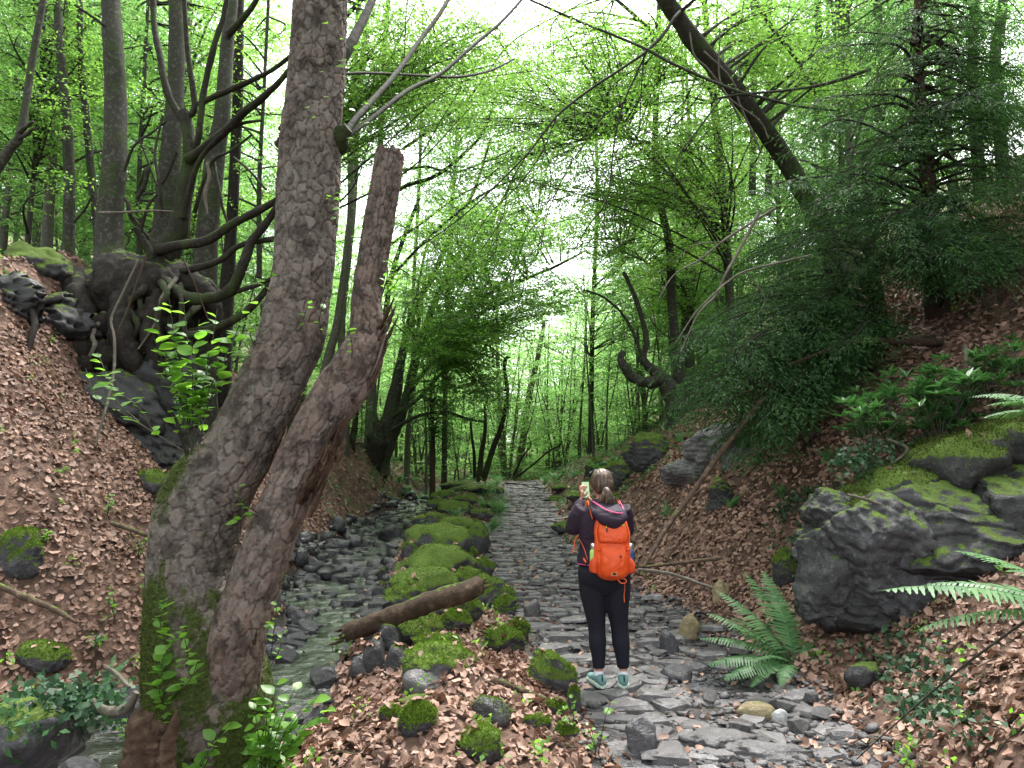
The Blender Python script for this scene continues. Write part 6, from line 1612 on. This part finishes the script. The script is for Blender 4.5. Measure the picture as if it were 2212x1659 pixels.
# ------------------------------------------------------------------ leaf litter
def fallen_on(seed):
    g = np.random.default_rng(seed); out = []
    for o in list(bpy.data.objects):
        if o.type == 'MESH' and o.name.split('.')[0] in ('wall_stone', 'mossy_stone', 'slab', 'moss_cushion', 'boulder') and o.users_collection:
            m4 = np.array(o.matrix_basis) if o.parent is None else np.array(Matrix.Translation(o.parent.location) @ o.matrix_basis)
            me = o.data; n = len(me.vertices); co = np.empty(n * 3, np.float32); me.vertices.foreach_get('co', co); co = co.reshape(-1, 3)
            no = np.empty(n * 3, np.float32); me.vertex_normals.foreach_get('vector', no); no = no.reshape(-1, 3) @ m4[:3, :3].T
            i = np.where(no[:, 2] > .75)[0]
            k = min(len(i), {'wall_stone': 7, 'mossy_stone': 5, 'slab': 1, 'moss_cushion': 8, 'boulder': 2}[o.name.split('.')[0]])
            if k and not (o.name.startswith('slab') and g.random() < .65):
                out.append((co[g.choice(i, k)] @ m4[:3, :3].T) + m4[:3, 3])
    P = np.vstack(out); return P[P[:, 1] < 14]
def litter(n, xr_, yr_, L, seed, dens, on=None):
    g = np.random.default_rng(seed); x = g.uniform(*xr_, n); y = g.uniform(*yr_, n)
    m = np.abs(x / np.maximum(y, .1)) < 1.0; x, y = x[m], y[m]
    keep = g.random(len(x)) < dens(x, y, g); x, y = x[keep], y[keep]; n = len(x)
    e = .04; z = H(x, y); gxn = (H(x + e, y) - z) / e; gyn = (H(x, y + e) - z) / e
    Nn = unit(np.stack([-gxn, -gyn, np.ones(n)], 1) + g.normal(0, .42, (n, 3)))
    az = g.uniform(0, 6.28, n); A_ = np.stack([np.cos(az), np.sin(az), np.zeros(n)], 1)
    A_ = unit(A_ - Nn * (A_ * Nn).sum(1, keepdims=True)); S = np.cross(Nn, A_)
    P = np.stack([x, y, z + .012 + g.random(n) * .022], 1)
    if on is not None:
        m = len(on); P = np.vstack([P, on + [0, 0, .008]]); n2 = unit(np.array([0, 0, 1.]) + g.normal(0, .3, (m, 3))); Nn = np.vstack([Nn, n2])
        a2 = g.normal(0, 1, (m, 3)); a2 = unit(a2 - n2 * (a2 * n2).sum(1, keepdims=True)); A_ = np.vstack([A_, a2]); S = np.cross(Nn, A_); n += m
    l = (L * np.clip(g.lognormal(-.12, .33, n), .4, 1.7))[:, None]; w = l * g.uniform(.5, .75, n)[:, None]; c1, c2, c3 = [g.uniform(-.3, .35, n)[:, None] * l for _ in range(3)]
    ph = g.uniform(-.3, .3, (n, 1))
    V_ = np.stack([P - A_ * l * .5 + Nn * c1 * .6, P - A_ * l * .18 + S * w * .46 + Nn * c2, P + A_ * l * .2 + S * w * (.42 + ph * .3) + Nn * c2 * .7, P + A_ * l * .5 + Nn * c3 * .8,
                   P + A_ * l * .2 - S * w * (.42 - ph * .3) + Nn * (c1 * .5 + .1 * l), P - A_ * l * .18 - S * w * .46 + Nn * (c2 * .4 + .12 * l), P], 1).reshape(-1, 3)
    b7 = np.arange(n)[:, None] * 7
    F_ = np.concatenate([b7 + np.array([[k_, (k_ + 1) % 6, 6]]) for k_ in range(6)])
    return V_, F_, np.repeat(np.clip(g.beta(1.5, 2.2, n) * .85 + .45 * fbm(P * 1.1, 3, 88), 0, 1), 7)
def dens(x, y, g):
    _, dp, ins = Hraw(x, y)
    d = np.clip(dp / .25, .09, 1); d = np.where(ins, .03, d)
    # leaves gather right of the path edge and thin out under the yews
    p = fbm(np.stack([x * 1.3, y * 1.3, x * 0], 1), 4, 55); d = d * np.clip(.95 + p * 1.1, .42, 1)
    shade = np.clip((x - 2.6) / 1.2, 0, 1) * np.clip((9 - y) / 2, 0, 1); d = d * (1 - .55 * shade)
    wl, pl = np.interp(y, _Y, _WL), np.interp(y, _Y, _PL)
    d = np.where((x > wl - .1) & (x < pl) & (y > 6.2), d * .45, d)
    d = np.where((x < pl) & (x > wl - .6) & (y < 5.9), np.maximum(d, .9), d)
    return d
for nm, args in (('near', (68000, (-7, 6.5), (3.2, 8.6), .06, 1)), ('mid', (46000, (-8, 8), (8.6, 15), .075, 2)), ('far', (28000, (-14, 14), (15, 30), .105, 3))):
    V_, F_, a_ = litter(*args, dens, fallen_on(3) if nm == 'near' else None)
    o = link('leaf_litter', me_np('leaf_litter', V_, F_, False, {'rnd': a_}), M['dead_leaf']); tag(o, kind='stuff')

# low green growth on the banks further off
g = np.random.default_rng(9); n = 60000
x = g.uniform(-22, 22, n); y = g.uniform(11, 34, n); _, dp, ins = Hraw(x, y)
pn = fbm(np.stack([x * .5, y * .5, x * 0], 1), 4, 66)
k = (~ins) & (dp > .1) & (np.abs(x / y) < .8) & (pn > np.where((y > 21) | (np.abs(x) > 7.5), -.25, .06))
x, y = x[k], y[k]; n = len(x); P = np.stack([x, y, H(x, y) + g.random(n) * .14], 1)
V_, F_ = leaf_arrays(P, g.normal(0, 1, (n, 3)) * [1, 1, .5] + [0, 0, .3], g.normal(0, .4, (n, 3)) + [0, 0, 1], .11 * g.uniform(.5, 1.3, n), .06 * g.uniform(.5, 1.2, n))
tag(link('ground_cover', me_np('ground_cover', V_, F_, False, {'rnd': np.repeat(g.random(n), 4)}), M['fern']), kind='stuff')

# fallen twigs and small green sprigs over the banks
g = np.random.default_rng(21); A = Acc()
for i in range(900):
    y = 3.4 + 12 * g.random() ** 1.4; x = g.uniform(-.8, .8) * y
    _, dp_, in_ = Hraw(x, y)
    if dp_[0] < .05 and g.random() < .9 or in_[0]: continue
    az = g.uniform(0, 6.28); L_ = g.uniform(.06, .3); n_ = 4; ps = []
    for q in range(n_):
        t = q / (n_ - 1) - .5; px, py = x + math.cos(az) * L_ * t + g.normal(0, .006), y + math.sin(az) * L_ * t + g.normal(0, .006)
        ps.append([px, py, float(H(px, py)) + .03 + g.random() * .02, g.uniform(.0015, .0035)])
    A.tube(ps, 4, 6, cap=False)
tag(link('twig_litter', A.mesh('twig_litter'), M['log']), kind='stuff')
acc = leaf_acc()
for i in range(420):
    y = 3.6 + 11 * g.random() ** 1.3; x = g.uniform(-.8, .8) * y; _, dp_, in_ = Hraw(x, y)
    if dp_[0] < .1 or in_[0]: continue
    k = g.integers(4, 11); c = np.array([x, y, float(H(x, y)) + .03]); P = c + np.abs(g.normal(0, .03, (k, 3))) * [1, 1, 1.6] * np.sign(g.normal(0, 1, (k, 3)) * [1, 1, 0] + [0, 0, 1])
    leaf_add(acc, P, g.normal(0, 1, (k, 3)) + [0, 0, .2], g.normal(0, .4, (k, 3)) + [0, -.2, 1], g.uniform(.03, .06), g.uniform(.02, .035), g)
tag(link('seedlings', leaf_mesh(acc, 'seedlings'), M['shoot_leaf']), kind='stuff')
# ------------------------------------------------------------------ the walker
M['jacket'] = m_flat('jacket_cloth', (.022, .012, .026), .75, .3, 90, .35)
M['leggings'] = m_flat('leggings_cloth', (.009, .009, .016), .8, .25, 90, .3)
M['skin'] = m_flat('skin', (.42, .22, .15), .5, .4, 30, .1, var=.1)
M['pack'] = m_flat('pack_nylon', (.66, .075, .01), .5, .4, 14, .5, var=.14)
M['pack2'] = m_flat('pack_nylon_side', (.56, .06, .012), .55, .35, 14, .4, var=.14)
M['strap'] = m_flat('strap_webbing', (.75, .12, .03), .6, .3)
M['pink'] = m_flat('pink_trim', (.62, .07, .22), .6, .3)
M['lime'] = m_flat('lime_zip', (.55, .62, .03), .5, .4)
M['black'] = m_flat('black_plastic', (.012, .012, .014), .4, .5)
M['silver'] = m_flat('steel_cap', (.6, .6, .6), .25, .5, metal=.9, var=.05)
M['green_bottle'] = m_flat('green_bottle', (.38, .62, .16), .35, .5, var=.06)
M['blue_bottle'] = m_flat('blue_bottle', (.02, .09, .28), .35, .5, var=.06)
M['teal'] = m_flat('teal_shoe', (.13, .25, .24), .6, .4, 70, .6, var=.5)
M['sole'] = m_flat('shoe_sole', (.5, .6, .5), .7, .3)
M['sock'] = m_flat('white_sock', (.7, .7, .76), .85, .2)
M['brown'] = m_flat('phone_case', (.16, .05, .03), .5, .4)
M['label'] = m_flat('pale_print', (.75, .5, .2), .6, .3)
k_ = NT('hair')
v_ = k_.coord('Object', (90, 14, 7)); v2 = k_.coord('Object', (200, 30, 16))
c_ = k_.ramp(k_.noise(v_, 1.0, 4, 0.6), [(0.34, (.03, .018, .012)), (0.54, (.085, .052, .034)), (0.74, (.30, .2, .125))])
k_.pbr(c_, .45, k_.bump(k_.noise(v2, 1.0, 3, 0.6), .8, .004), .4); M['hair'] = k_.m
k_ = NT('phone_screen'); e_ = k_.n('ShaderNodeEmission'); e_.inputs[0].default_value = (.55, .75, .45, 1); e_.inputs[1].default_value = .25
k_.l(e_.outputs[0], k_.out.inputs[0]); M['screen'] = k_.m

def ring_loft(A, rows, sides=24, ex=2.0, tilt=None):
    """rows: (x, y, z, rx, ry) horizontal rings"""
    R = catmull(np.array(rows, float), len(rows) * 4)
    th = np.linspace(0, 2 * math.pi, sides, endpoint=False)
    c = np.sign(np.cos(th)) * np.abs(np.cos(th)) ** (2 / ex); s = np.sign(np.sin(th)) * np.abs(np.sin(th)) ** (2 / ex)
    V_ = np.stack([R[:, 0:1] + np.maximum(R[:, 3:4], .002) * c, R[:, 1:2] + np.maximum(R[:, 4:5], .002) * s, R[:, 2:3] + 0 * c], -1)
    n = len(R); i = np.arange(n - 1)[:, None] * sides; j = np.arange(sides)[None, :]; k = (j + 1) % sides
    Fq = np.stack([i + j, i + k, i + sides + k, i + sides + j], -1).reshape(-1, 4)
    A.add(V_.reshape(-1, 3), Fq)
    for e, rev in ((0, 1), (n - 1, 0)):
        vv = np.vstack([V_[e], V_[e].mean(0)[None]]); q = np.array([[m_, (m_ + 1) % sides, sides] for m_ in range(sides)])
        A.add(vv, q[:, ::-1] if rev else q)

def ball(A, c, r, n=14):
    rows = []
    for i in range(n):
        t = -math.pi / 2 + math.pi * i / (n - 1); rows.append((c[0], c[1], c[2] + r[2] * math.sin(t), r[0] * math.cos(t), r[1] * math.cos(t)))
    th = np.linspace(0, 2 * math.pi, 20, endpoint=False); R = np.array(rows)
    V_ = np.stack([R[:, 0:1] + np.maximum(R[:, 3:4], .0005) * np.cos(th), R[:, 1:2] + np.maximum(R[:, 4:5], .0005) * np.sin(th), R[:, 2:3] + 0 * th], -1)
    i = np.arange(n - 1)[:, None] * 20; j = np.arange(20)[None, :]; k = (j + 1) % 20
    A.add(V_.reshape(-1, 3), np.stack([i + j, i + k, i + 20 + k, i + 20 + j], -1).reshape(-1, 4))
    for e, rev in ((0, 1), (n - 1, 0)):
        vv = np.vstack([V_[e], V_[e].mean(0)[None]]); q = np.array([[m_, (m_ + 1) % 20, 20] for m_ in range(20)])
        A.add(vv, q[:, ::-1] if rev else q)

def fuse(A, name, mat, parent, voxel=.007, smooth=4, wr=0.0, wf=14.0, seed=0, stretch=(1, 1, 1)):
    """weld the overlapping volumes into one continuous skin, then add cloth folds"""
    tmp = bpy.data.objects.new('tmp', A.mesh('tmp', True, None)); COL.objects.link(tmp)
    m = tmp.modifiers.new('r', 'REMESH'); m.mode = 'VOXEL'; m.voxel_size = voxel; m.use_smooth_shade = True
    s = tmp.modifiers.new('s', 'SMOOTH'); s.iterations = smooth; s.factor = .6
    dg = bpy.context.evaluated_depsgraph_get(); me = bpy.data.meshes.new_from_object(tmp.evaluated_get(dg))
    tm_ = tmp.data; bpy.data.objects.remove(tmp); bpy.data.meshes.remove(tm_)
    if wr:
        n = len(me.vertices); co = np.empty(n * 3, np.float32); me.vertices.foreach_get('co', co); co = co.reshape(-1, 3)
        no = np.array([v.normal[:] for v in me.vertices]); q = fbm(co * wf * np.array(stretch), 3, seed, .6); q = 1 - 2 * np.abs(q)
        co = co + no * (q * wr)[:, None]; me.vertices.foreach_set('co', co.astype(np.float32).ravel()); me.update()
    me.polygons.foreach_set('use_smooth', np.ones(len(me.polygons), dtype=bool)); me.name = name
    return link(name, me, mat, parent)

_pp = gp(1308, 1482)
PX, PY = (1308 - CU) / F / 1.0406 * 5.56, 5.56
PZ = float(H(PX, PY)) + .055
person = empty('person', (PX, PY, PZ), 'walker in a dark purple hooded jacket and black leggings photographing the path', 'person')
# body
A = Acc()
ring_loft(A, [(0, 0, .80, .15, .10), (0, 0, .95, .17, .11), (0, .01, 1.08, .14, .095), (0, .01, 1.25, .16, .10), (0, 0, 1.36, .16, .08), (0, 0, 1.41, .09, .06), (0, .0, 1.46, .052, .052), (-.005, .01, 1.52, .05, .055)])
ball(A, (-.008, .02, 1.575), (.074, .094, .112)); ball(A, (-.03, .115, 1.565), (.012, .02, .02), 8); ball(A, (-.03, .09, 1.50), (.035, .03, .025), 8)
for s in (-1, 1): ball(A, (s * .076 - .008, .012, 1.565), (.012, .02, .03), 8)
LEG = {-1: [(-.095, 0, .86, .095), (-.088, 0, .72, .092), (-.076, .005, .60, .078), (-.06, .012, .43, .056), (-.058, -.005, .32, .056), (-.052, -.01, .22, .043), (-.05, -.01, .12, .033), (-.05, -.01, .06, .034)],
       1: [(.095, 0, .86, .095), (.098, 0, .72, .092), (.1, .005, .60, .078), (.115, .012, .43, .056), (.122, -.005, .32, .056), (.13, -.01, .22, .043), (.135, -.01, .12, .033), (.135, -.01, .06, .034)]}
ARM = {-1: [(-.15, 0, 1.365, .05), (-.195, .02, 1.30, .046), (-.228, .06, 1.215, .038), (-.2, .14, 1.29, .034), (-.165, .22, 1.385, .026), (-.15, .25, 1.43, .022)],
       1: [(.145, 0, 1.365, .05), (.18, .03, 1.29, .046), (.185, .09, 1.19, .038), (.11, .19, 1.26, .034), (.01, .27, 1.35, .026), (-.03, .3, 1.385, .022)]}
for s in (-1, 1):
    A.tube(LEG[s], 14, 40); A.tube(ARM[s], 12, 40)
# left hand: palm and fingers holding the phone's edge
def hand(A, w, k, up, across, away, side):
    w, up, across, away = map(np.array, (w, up, across, away)); up, across, away = unit(up), unit(across), unit(away)
    c = w + up * .045
    A.tube([[*w, .021], [*(w + up * .03), .026], [*(w + up * .065), .027], [*(w + up * .08), .018]], 10, 12, flat=.55)
    for i, (l, o) in enumerate(((.062, -.026), (.07, -.009), (.066, .008), (.052, .024))):
        b = w + up * .072 + across * o
        A.tube([[*b, .0085], [*(b + up * l * .45 + away * .006), .008], [*(b + up * l * .8 + away * .022), .0072], [*(b + up * l * .8 + away * .042 - up * .01), .0055]], 7, 12)
    b = w + up * .03 + across * side * .024
    A.tube([[*b, .011], [*(b + across * side * .02 + up * .025), .0095], [*(b + across * side * .022 + up * .05 + away * .012), .0075]], 7, 10)
hand(A, (-.146, .258, 1.43), 0, (.12, .1, 1), (1, .25, 0), (.55, .8, 0), 1)
hand(A, (-.04, .305, 1.39), 0, (-.55, .1, .8), (.8, .3, .5), (-.2, .6, .4), -1)
body = fuse(A, 'body', M['skin'], person, .0075, 1)
# hair
A = Acc(); ball(A, (-.006, .0, 1.592), (.089, .102, .108)); ball(A, (0, -.03, 1.565), (.082, .082, .085)); ball(A, (.004, -.07, 1.535), (.045, .045, .04))
hair = fuse(A, 'hair', M['hair'], person, .006, 3, .003, 60, 3, (1, .3, .25))
A = Acc()
A.tube([[.008, -.10, 1.538, .017], [.012, -.135, 1.525, .026], [.02, -.15, 1.485, .034], [.03, -.15, 1.44, .036], [.04, -.145, 1.40, .026], [.05, -.14, 1.37, .007]], 18, 26, .18)
A.tube([[0.0, -.12, 1.53, .014], [-.01, -.14, 1.49, .022], [-.035, -.14, 1.45, .02], [-.055, -.135, 1.42, .006]], 12, 18, .2)
g = np.random.default_rng(4)
for i in range(90):
    a = g.uniform(0, 6.28); e = g.normal(0, .018, 3); A.tube([[.01 + .015 * math.cos(a), -.115 + .012 * math.sin(a), 1.535, .0016], [.016 + .03 * math.cos(a), -.148 + .022 * math.sin(a), 1.49, .0018], [.03 + .035 * math.cos(a) + e[0], -.148 + .03 * math.sin(a), 1.43 + e[2], .0016], [.04 + .035 * math.cos(a) + e[0] * 1.6, -.145 + e[1], 1.375 + e[2] * 1.5, .0008]], 4, 10, cap=False)
link('ponytail', A.mesh('ponytail'), M['hair'], person)
A = Acc(); A.tube([[.009 + .022 * math.cos(a), -.105 - .008, 1.537 + .02 * math.sin(a), .006] for a in np.linspace(0, 6.28, 12)], 8, 24); link('hair_tie', A.mesh('hair_tie'), M['black'], person)
A = Acc(); A.tube([[.089 * math.sin(a) - .006, .105 * math.cos(a) * .72 + .045, 1.655 + .022 * math.cos(a * .9), .0045] for a in np.linspace(-1.75, 1.75, 16)], 6, 40)
sg = link('sunglasses', A.mesh('sunglasses'), M['black'])
for s in (-1, 1):
    L_ = Acc(); ball(L_, (s * .036 - .006, .098, 1.672), (.03, .01, .018), 8); link('lens', L_.mesh('lens'), M['black'], sg)
sg.location = (PX, PY, PZ); tag(sg, 'dark sunglasses pushed up on top of the walker\'s head', 'sunglasses')
# clothes
A = Acc()
ring_loft(A, [(0, -.01, .70, .10, .08), (0, -.02, .78, .185, .125), (0, -.025, .86, .204, .142), (0, -.01, .93, .19, .125), (0, 0, 1.0, .165, .11)])
for s in (-1, 1): A.tube([(x, y, z, r + .011) for x, y, z, r in LEG[s][:-1]] , 18, 40)
fuse(A, 'leggings', M['leggings'], person, .009, 4, .0015, 16, 5)
A = Acc()
ring_loft(A, [(0, -.012, .935, .203, .145), (0, -.008, .97, .2, .14), (0, 0, 1.06, .18, .122), (0, 0, 1.16, .183, .125), (0, 0, 1.26, .192, .125), (0, 0, 1.34, .186, .105), (0, -.003, 1.385, .145, .085), (0, 0, 1.42, .085, .07), (0, 0, 1.45, .062, .062)])
for s in (-1, 1): A.tube([(x, y, z, r + .02 - .006 * i / 5) for i, (x, y, z, r) in enumerate(ARM[s][:5])] + [(ARM[s][5][0], ARM[s][5][1], ARM[s][5][2] - .01, .032)], 16, 46)
fuse(A, 'jacket', M['jacket'], person, .008, 3, .010, 8, 7, (1, 1, .8))
# hood, lying back over the pack
A = Acc(); ring_loft(A, [(.035, -.275, 1.225, .02, .03), (.032, -.275, 1.262, .07, .05), (.03, -.265, 1.31, .11, .07), (.012, -.2, 1.365, .128, .09), (0, -.11, 1.41, .115, .085), (0, -.06, 1.44, .095, .065)], 26)
fuse(A, 'hood', M['jacket'], person, .007, 3, .008, 10, 9)
A = Acc(); A.tube([[-.1, -.12, 1.44, .005], [-.07, -.215, 1.42, .005], [-.02, -.285, 1.385, .005], [.05, -.31, 1.36, .005], [.115, -.27, 1.355, .005], [.125, -.2, 1.39, .006], [.11, -.13, 1.44, .005]], 6, 30)
A.tube([[.085, -.14, 1.43, .004], [.082, -.19, 1.39, .004], [.09, -.215, 1.365, .004]], 6, 10); link('hood_trim', A.mesh('hood_trim'), M['pink'], person)
A = Acc(); A.tube([[.205 * math.cos(a), -.012 + .147 * math.sin(a), .937, .004] for a in np.linspace(math.pi, 2 * math.pi, 20)], 5, 40); link('hem_trim', A.mesh('hem_trim'), M['pink'], person)
for s in (-1, 1):
    w = ARM[s][5]; A = Acc(); A.tube([[w[0] + .03 * math.cos(a), w[1] + .03 * math.sin(a) * .8, w[2] - .006, .0045] for a in np.linspace(0, 6.28, 14)], 6, 28); link('cuff_trim', A.mesh('cuff_trim'), M['pink'], person)
# socks and shoes
for s, (ax, tw) in {-1: (-.05, .28), 1: (.135, -.12)}.items():
    A = Acc(); ring_loft(A, [(ax, -.01, .03, .037, .045), (ax, -.01, .07, .036, .042), (ax, -.01, .10, .036, .038)], 16); link('sock', A.mesh('sock'), M['sock'], person)
    A = Acc(); ct, sn = math.cos(tw), math.sin(tw)
    def P_(x, y): return (ax + x * ct - y * sn * -1 * -1, -.01 + x * sn + y * ct)
    for (y, z, r, f) in ((-.055, .035, .036, 1.2), (-.03, .04, .040, 1.1), (0, .042, .042, 1.05), (.05, .036, .043, .85), (.1, .026, .046, .6), (.14, .022, .04, .55), (.165, .02, .026, .6)):
        q = P_(0, y); ball(A, (q[0], q[1], z), (r, r * 1.05, max(.02, r * f)), 9)
    fuse(A, 'shoe', M['teal'], person, .006, 3, .0015, 40, 3)
    A = Acc(); q0, q1 = P_(0, -.05), P_(0, .14); A.tube([[q0[0], q0[1] - .03, .004, .02], [q0[0], q0[1], .002, .042], [(q0[0] + q1[0]) / 2, (q0[1] + q1[1]) / 2, .0, .042], [q1[0], q1[1], .002, .046], [q1[0], q1[1] + .035, .006, .024]], 16, 24)
    V_ = np.vstack(A.V); V_[:, 2] = np.clip(V_[:, 2], -.02, .018); A.V = [V_]; 
    link('sole', A.mesh('sole'), M['sole'], person)
    A = Acc(); q = P_(0, -.055); A.tube([[q[0], q[1] - .03, .03, .006], [q[0], q[1] - .034, .06, .007], [q[0], q[1] - .026, .085, .005]], 6, 8); link('heel_tab', A.mesh('heel_tab'), M['black'], person)

# backpack
pk = empty('backpack', (PX, PY, PZ), 'bright orange hiking backpack with side pockets and dangling strap', 'backpack')
bx = .035
A = Acc(); ring_loft(A, [(bx, -.2, .845, .05, .04), (bx, -.205, .862, .09, .07), (bx, -.21, .90, .122, .09), (bx, -.212, .98, .132, .098), (bx, -.21, 1.07, .13, .098), (bx, -.205, 1.13, .122, .09), (bx, -.205, 1.2, .122, .09), (bx, -.2, 1.27, .112, .08), (bx, -.19, 1.32, .082, .06), (bx, -.18, 1.342, .04, .03)], 32, 2.7)
fuse(A, 'main_bag', M['pack'], pk, .006, 2, .009, 8, 21, (1.3, 1, .8))
A = Acc(); ring_loft(A, [(bx + .0, -.275, 1.128, .082, .02), (bx, -.285, 1.14, .098, .04), (bx, -.283, 1.19, .102, .042), (bx, -.268, 1.25, .098, .036), (bx, -.25, 1.29, .08, .024)], 28, 2.6)
fuse(A, 'top_pocket', M['pack'], pk, .005, 1, .007, 12, 23)
A = Acc(); ring_loft(A, [(bx + .01, -.25, .865, .06, .03), (bx + .005, -.285, .89, .085, .035), (bx, -.30, .97, .095, .036), (bx, -.295, 1.05, .092, .034), (bx, -.275, 1.11, .085, .025)], 28, 2.6)
fuse(A, 'front_pocket', M['pack'], pk, .005, 1, .010, 9, 27, (1.6, 1, .7))
for s in (-1, 1):
    A = Acc(); c = bx + s * .13
    ring_loft(A, [(c - s * .02, -.21, .895, .02, .05), (c + s * .005, -.21, .905, .03, .066), (c + s * .004, -.21, .95, .033, .07), (c, -.21, .985, .03, .07), (c - s * .012, -.205, 1.01, .024, .06)], 20, 2.3)
    fuse(A, 'side_pocket', M['pack2'], pk, .005, 2, .004, 12, 31 + s)
    A = Acc(); A.tube([[s * .10, -.145, 1.30, .013], [s * .115, -.09, 1.39, .019], [s * .118, -.02, 1.418, .022], [s * .122, .05, 1.40, .022], [s * .13, .12, 1.33, .02], [s * .14, .135, 1.2, .018], [s * .165, .07, 1.08, .012], [s * .17, -.06, 1.0, .009], [s * .15, -.13, .96, .009]], 10, 50, flat=.35)
    link('shoulder_strap', A.mesh('shoulder_strap'), M['strap'], pk)
    A = Acc(); A.tube([[bx + s * .102, -.25, 1.27, .008], [bx + s * .123, -.275, 1.21, .009], [bx + s * .118, -.295, 1.13, .009], [bx + s * .104, -.31, 1.075, .008]], 8, 20, flat=.4); link('compression_strap', A.mesh('compression_strap'), M['strap'], pk)
    A = Acc(); ball(A, (bx + s * .106, -.309, 1.078), (.014, .008, .011), 7); link('buckle', A.mesh('buckle'), M['pack2'], pk)
A = Acc(); A.tube([[-.2, -.02, 1.16, .009], [-.225, -.04, 1.12, .009], [-.232, -.05, 1.07, .008], [-.245, -.06, 1.035, .008], [-.252, -.065, 1.02, .005]], 7, 18, flat=.35); link('hip_strap', A.mesh('hip_strap'), M['strap'], pk)
A = Acc(); A.tube([[-.19, -.03, 1.13, .006], [-.165, -.13, 1.07, .006], [-.145, -.18, .99, .006]], 7, 14, flat=.4); link('hip_strap', A.mesh('hip_strap'), M['strap'], pk)
A = Acc(); A.tube([[bx + .035, -.27, .865, .006], [bx + .035, -.29, .845, .006], [bx + .055, -.295, .825, .006], [bx + .085, -.295, .828, .006], [bx + .09, -.29, .848, .006], [bx + .06, -.28, .862, .006]], 7, 26, flat=.6); link('axe_loop', A.mesh('axe_loop'), M['strap'], pk)
A = Acc(); A.tube([[bx + .08, -.29, .83, .003], [bx + .082, -.28, .78, .003], [bx + .078, -.27, .74, .004], [bx + .08, -.26, .69, .0055], [bx + .081, -.258, .675, .004]], 6, 18, flat=.6); link('dangling_cord', A.mesh('dangling_cord'), M['strap'], pk)
for x0, x1, z0, z1 in ((-.062, -.045, 1.262, 1.262), (.055, .09, 1.268, 1.262)):
    A = Acc(); A.tube([[bx + x0, -.302, z0, .004], [bx + x1, -.302, z1, .004]], 5, 4); link('zip', A.mesh('zip'), M['lime'], pk)
A = Acc(); A.tube([[bx - .052, -.31, 1.262, .0035], [bx - .05, -.318, 1.245, .0035]], 5, 4); link('zip_tape', A.mesh('zip_tape'), M['lime'], pk)
A = Acc(); A.tube([[bx - .05, -.322, 1.245, .005], [bx - .048, -.326, 1.215, .006]], 6, 4); link('zip_pull', A.mesh('zip_pull'), M['black'], pk)
A = Acc(); A.tube([[bx + .048, -.338, 1.04, .005], [bx + .05, -.342, 1.02, .006]], 6, 4); link('zip_pull', A.mesh('zip_pull'), M['black'], pk)
# little black patch with a pale rim low on the front
bm = bmesh.new(); bmesh.ops.create_cube(bm, size=1); me = bpy.data.meshes.new('patch'); bm.to_mesh(me); bm.free()
o = link('patch_rim', me.copy(), M['label'], pk, (bx, -.332, .9), (.25, 0, 0), (.038, .004, .024)); link('patch', me, M['black'], pk, (bx, -.3345, .9), (.25, 0, 0), (.03, .004, .017))
A = Acc(); A.tube([[-.04, -.15, 1.32, .007], [0, -.155, 1.37, .007], [.05, -.155, 1.365, .007], [.08, -.15, 1.32, .007]], 6, 16); link('grab_loop', A.mesh('grab_loop'), M['strap'], pk)
for s, mt, lb in ((-1, 'green_bottle', 'lime green drinking bottle with steel cap in the left side pocket'), (1, 'blue_bottle', 'dark blue drinking bottle with steel cap in the right side pocket')):
    c = bx + s * .138; root = empty('bottle', (PX, PY, PZ), lb, 'bottle')
    A = Acc(); ring_loft(A, [(c, -.21, .93, .026, .026), (c, -.21, 1.02, .027, .027), (c, -.21, 1.055, .026, .026), (c, -.21, 1.072, .018, .018)], 20); link('flask', A.mesh('flask'), M[mt], root)
    A = Acc(); ring_loft(A, [(c, -.21, 1.07, .019, .019), (c, -.21, 1.085, .022, .022), (c, -.21, 1.108, .021, .021), (c, -.21, 1.118, .012, .012)], 18); link('cap', A.mesh('cap'), M['silver'], root)
# phone in a wallet case
ph = empty('phone', (PX - .105, PY + .315, PZ + 1.515), 'phone in an open brown wallet case held up in both hands', 'phone')
bm = bmesh.new(); bmesh.ops.create_cube(bm, size=1); bmesh.ops.bevel(bm, geom=bm.edges[:], offset=.08, segments=2, affect='EDGES'); me = bpy.data.meshes.new('case'); bm.to_mesh(me); bm.free()
link('case', me, M['black'], ph, (0, 0, 0), (-.15, 0, .25), (.075, .011, .15))
link('case_cover', me.copy(), M['brown'], ph, (-.046, -.03, -.005), (-.15, 0, 1.25), (.078, .005, .15)); ph.children[-1].data.materials.clear(); ph.children[-1].data.materials.append(M['brown'])
bm = bmesh.new(); bmesh.ops.create_grid(bm, x_segments=1, y_segments=1, size=.5); me = bpy.data.meshes.new('screen'); bm.to_mesh(me); bm.free()
link('screen', me, M['screen'], ph, (.0016, -.0068, .001), (math.pi / 2 - .15, 0, .25), (.064, .134, 1))

SX, SZ = .97, .925
for o in [person, pk, ph, sg] + [o_ for o_ in bpy.data.objects if o_.name.startswith('bottle')]:
    l = o.location; o.location = (PX + (l.x - PX) * SX, PY + (l.y - PY) * SX, PZ + (l.z - PZ) * SZ); o.scale = (SX, SX, SZ)
print('scene built: objects', len(bpy.data.objects), 'tris', sum(len(m.loops) - 2 * len(m.polygons) for m in bpy.data.meshes))
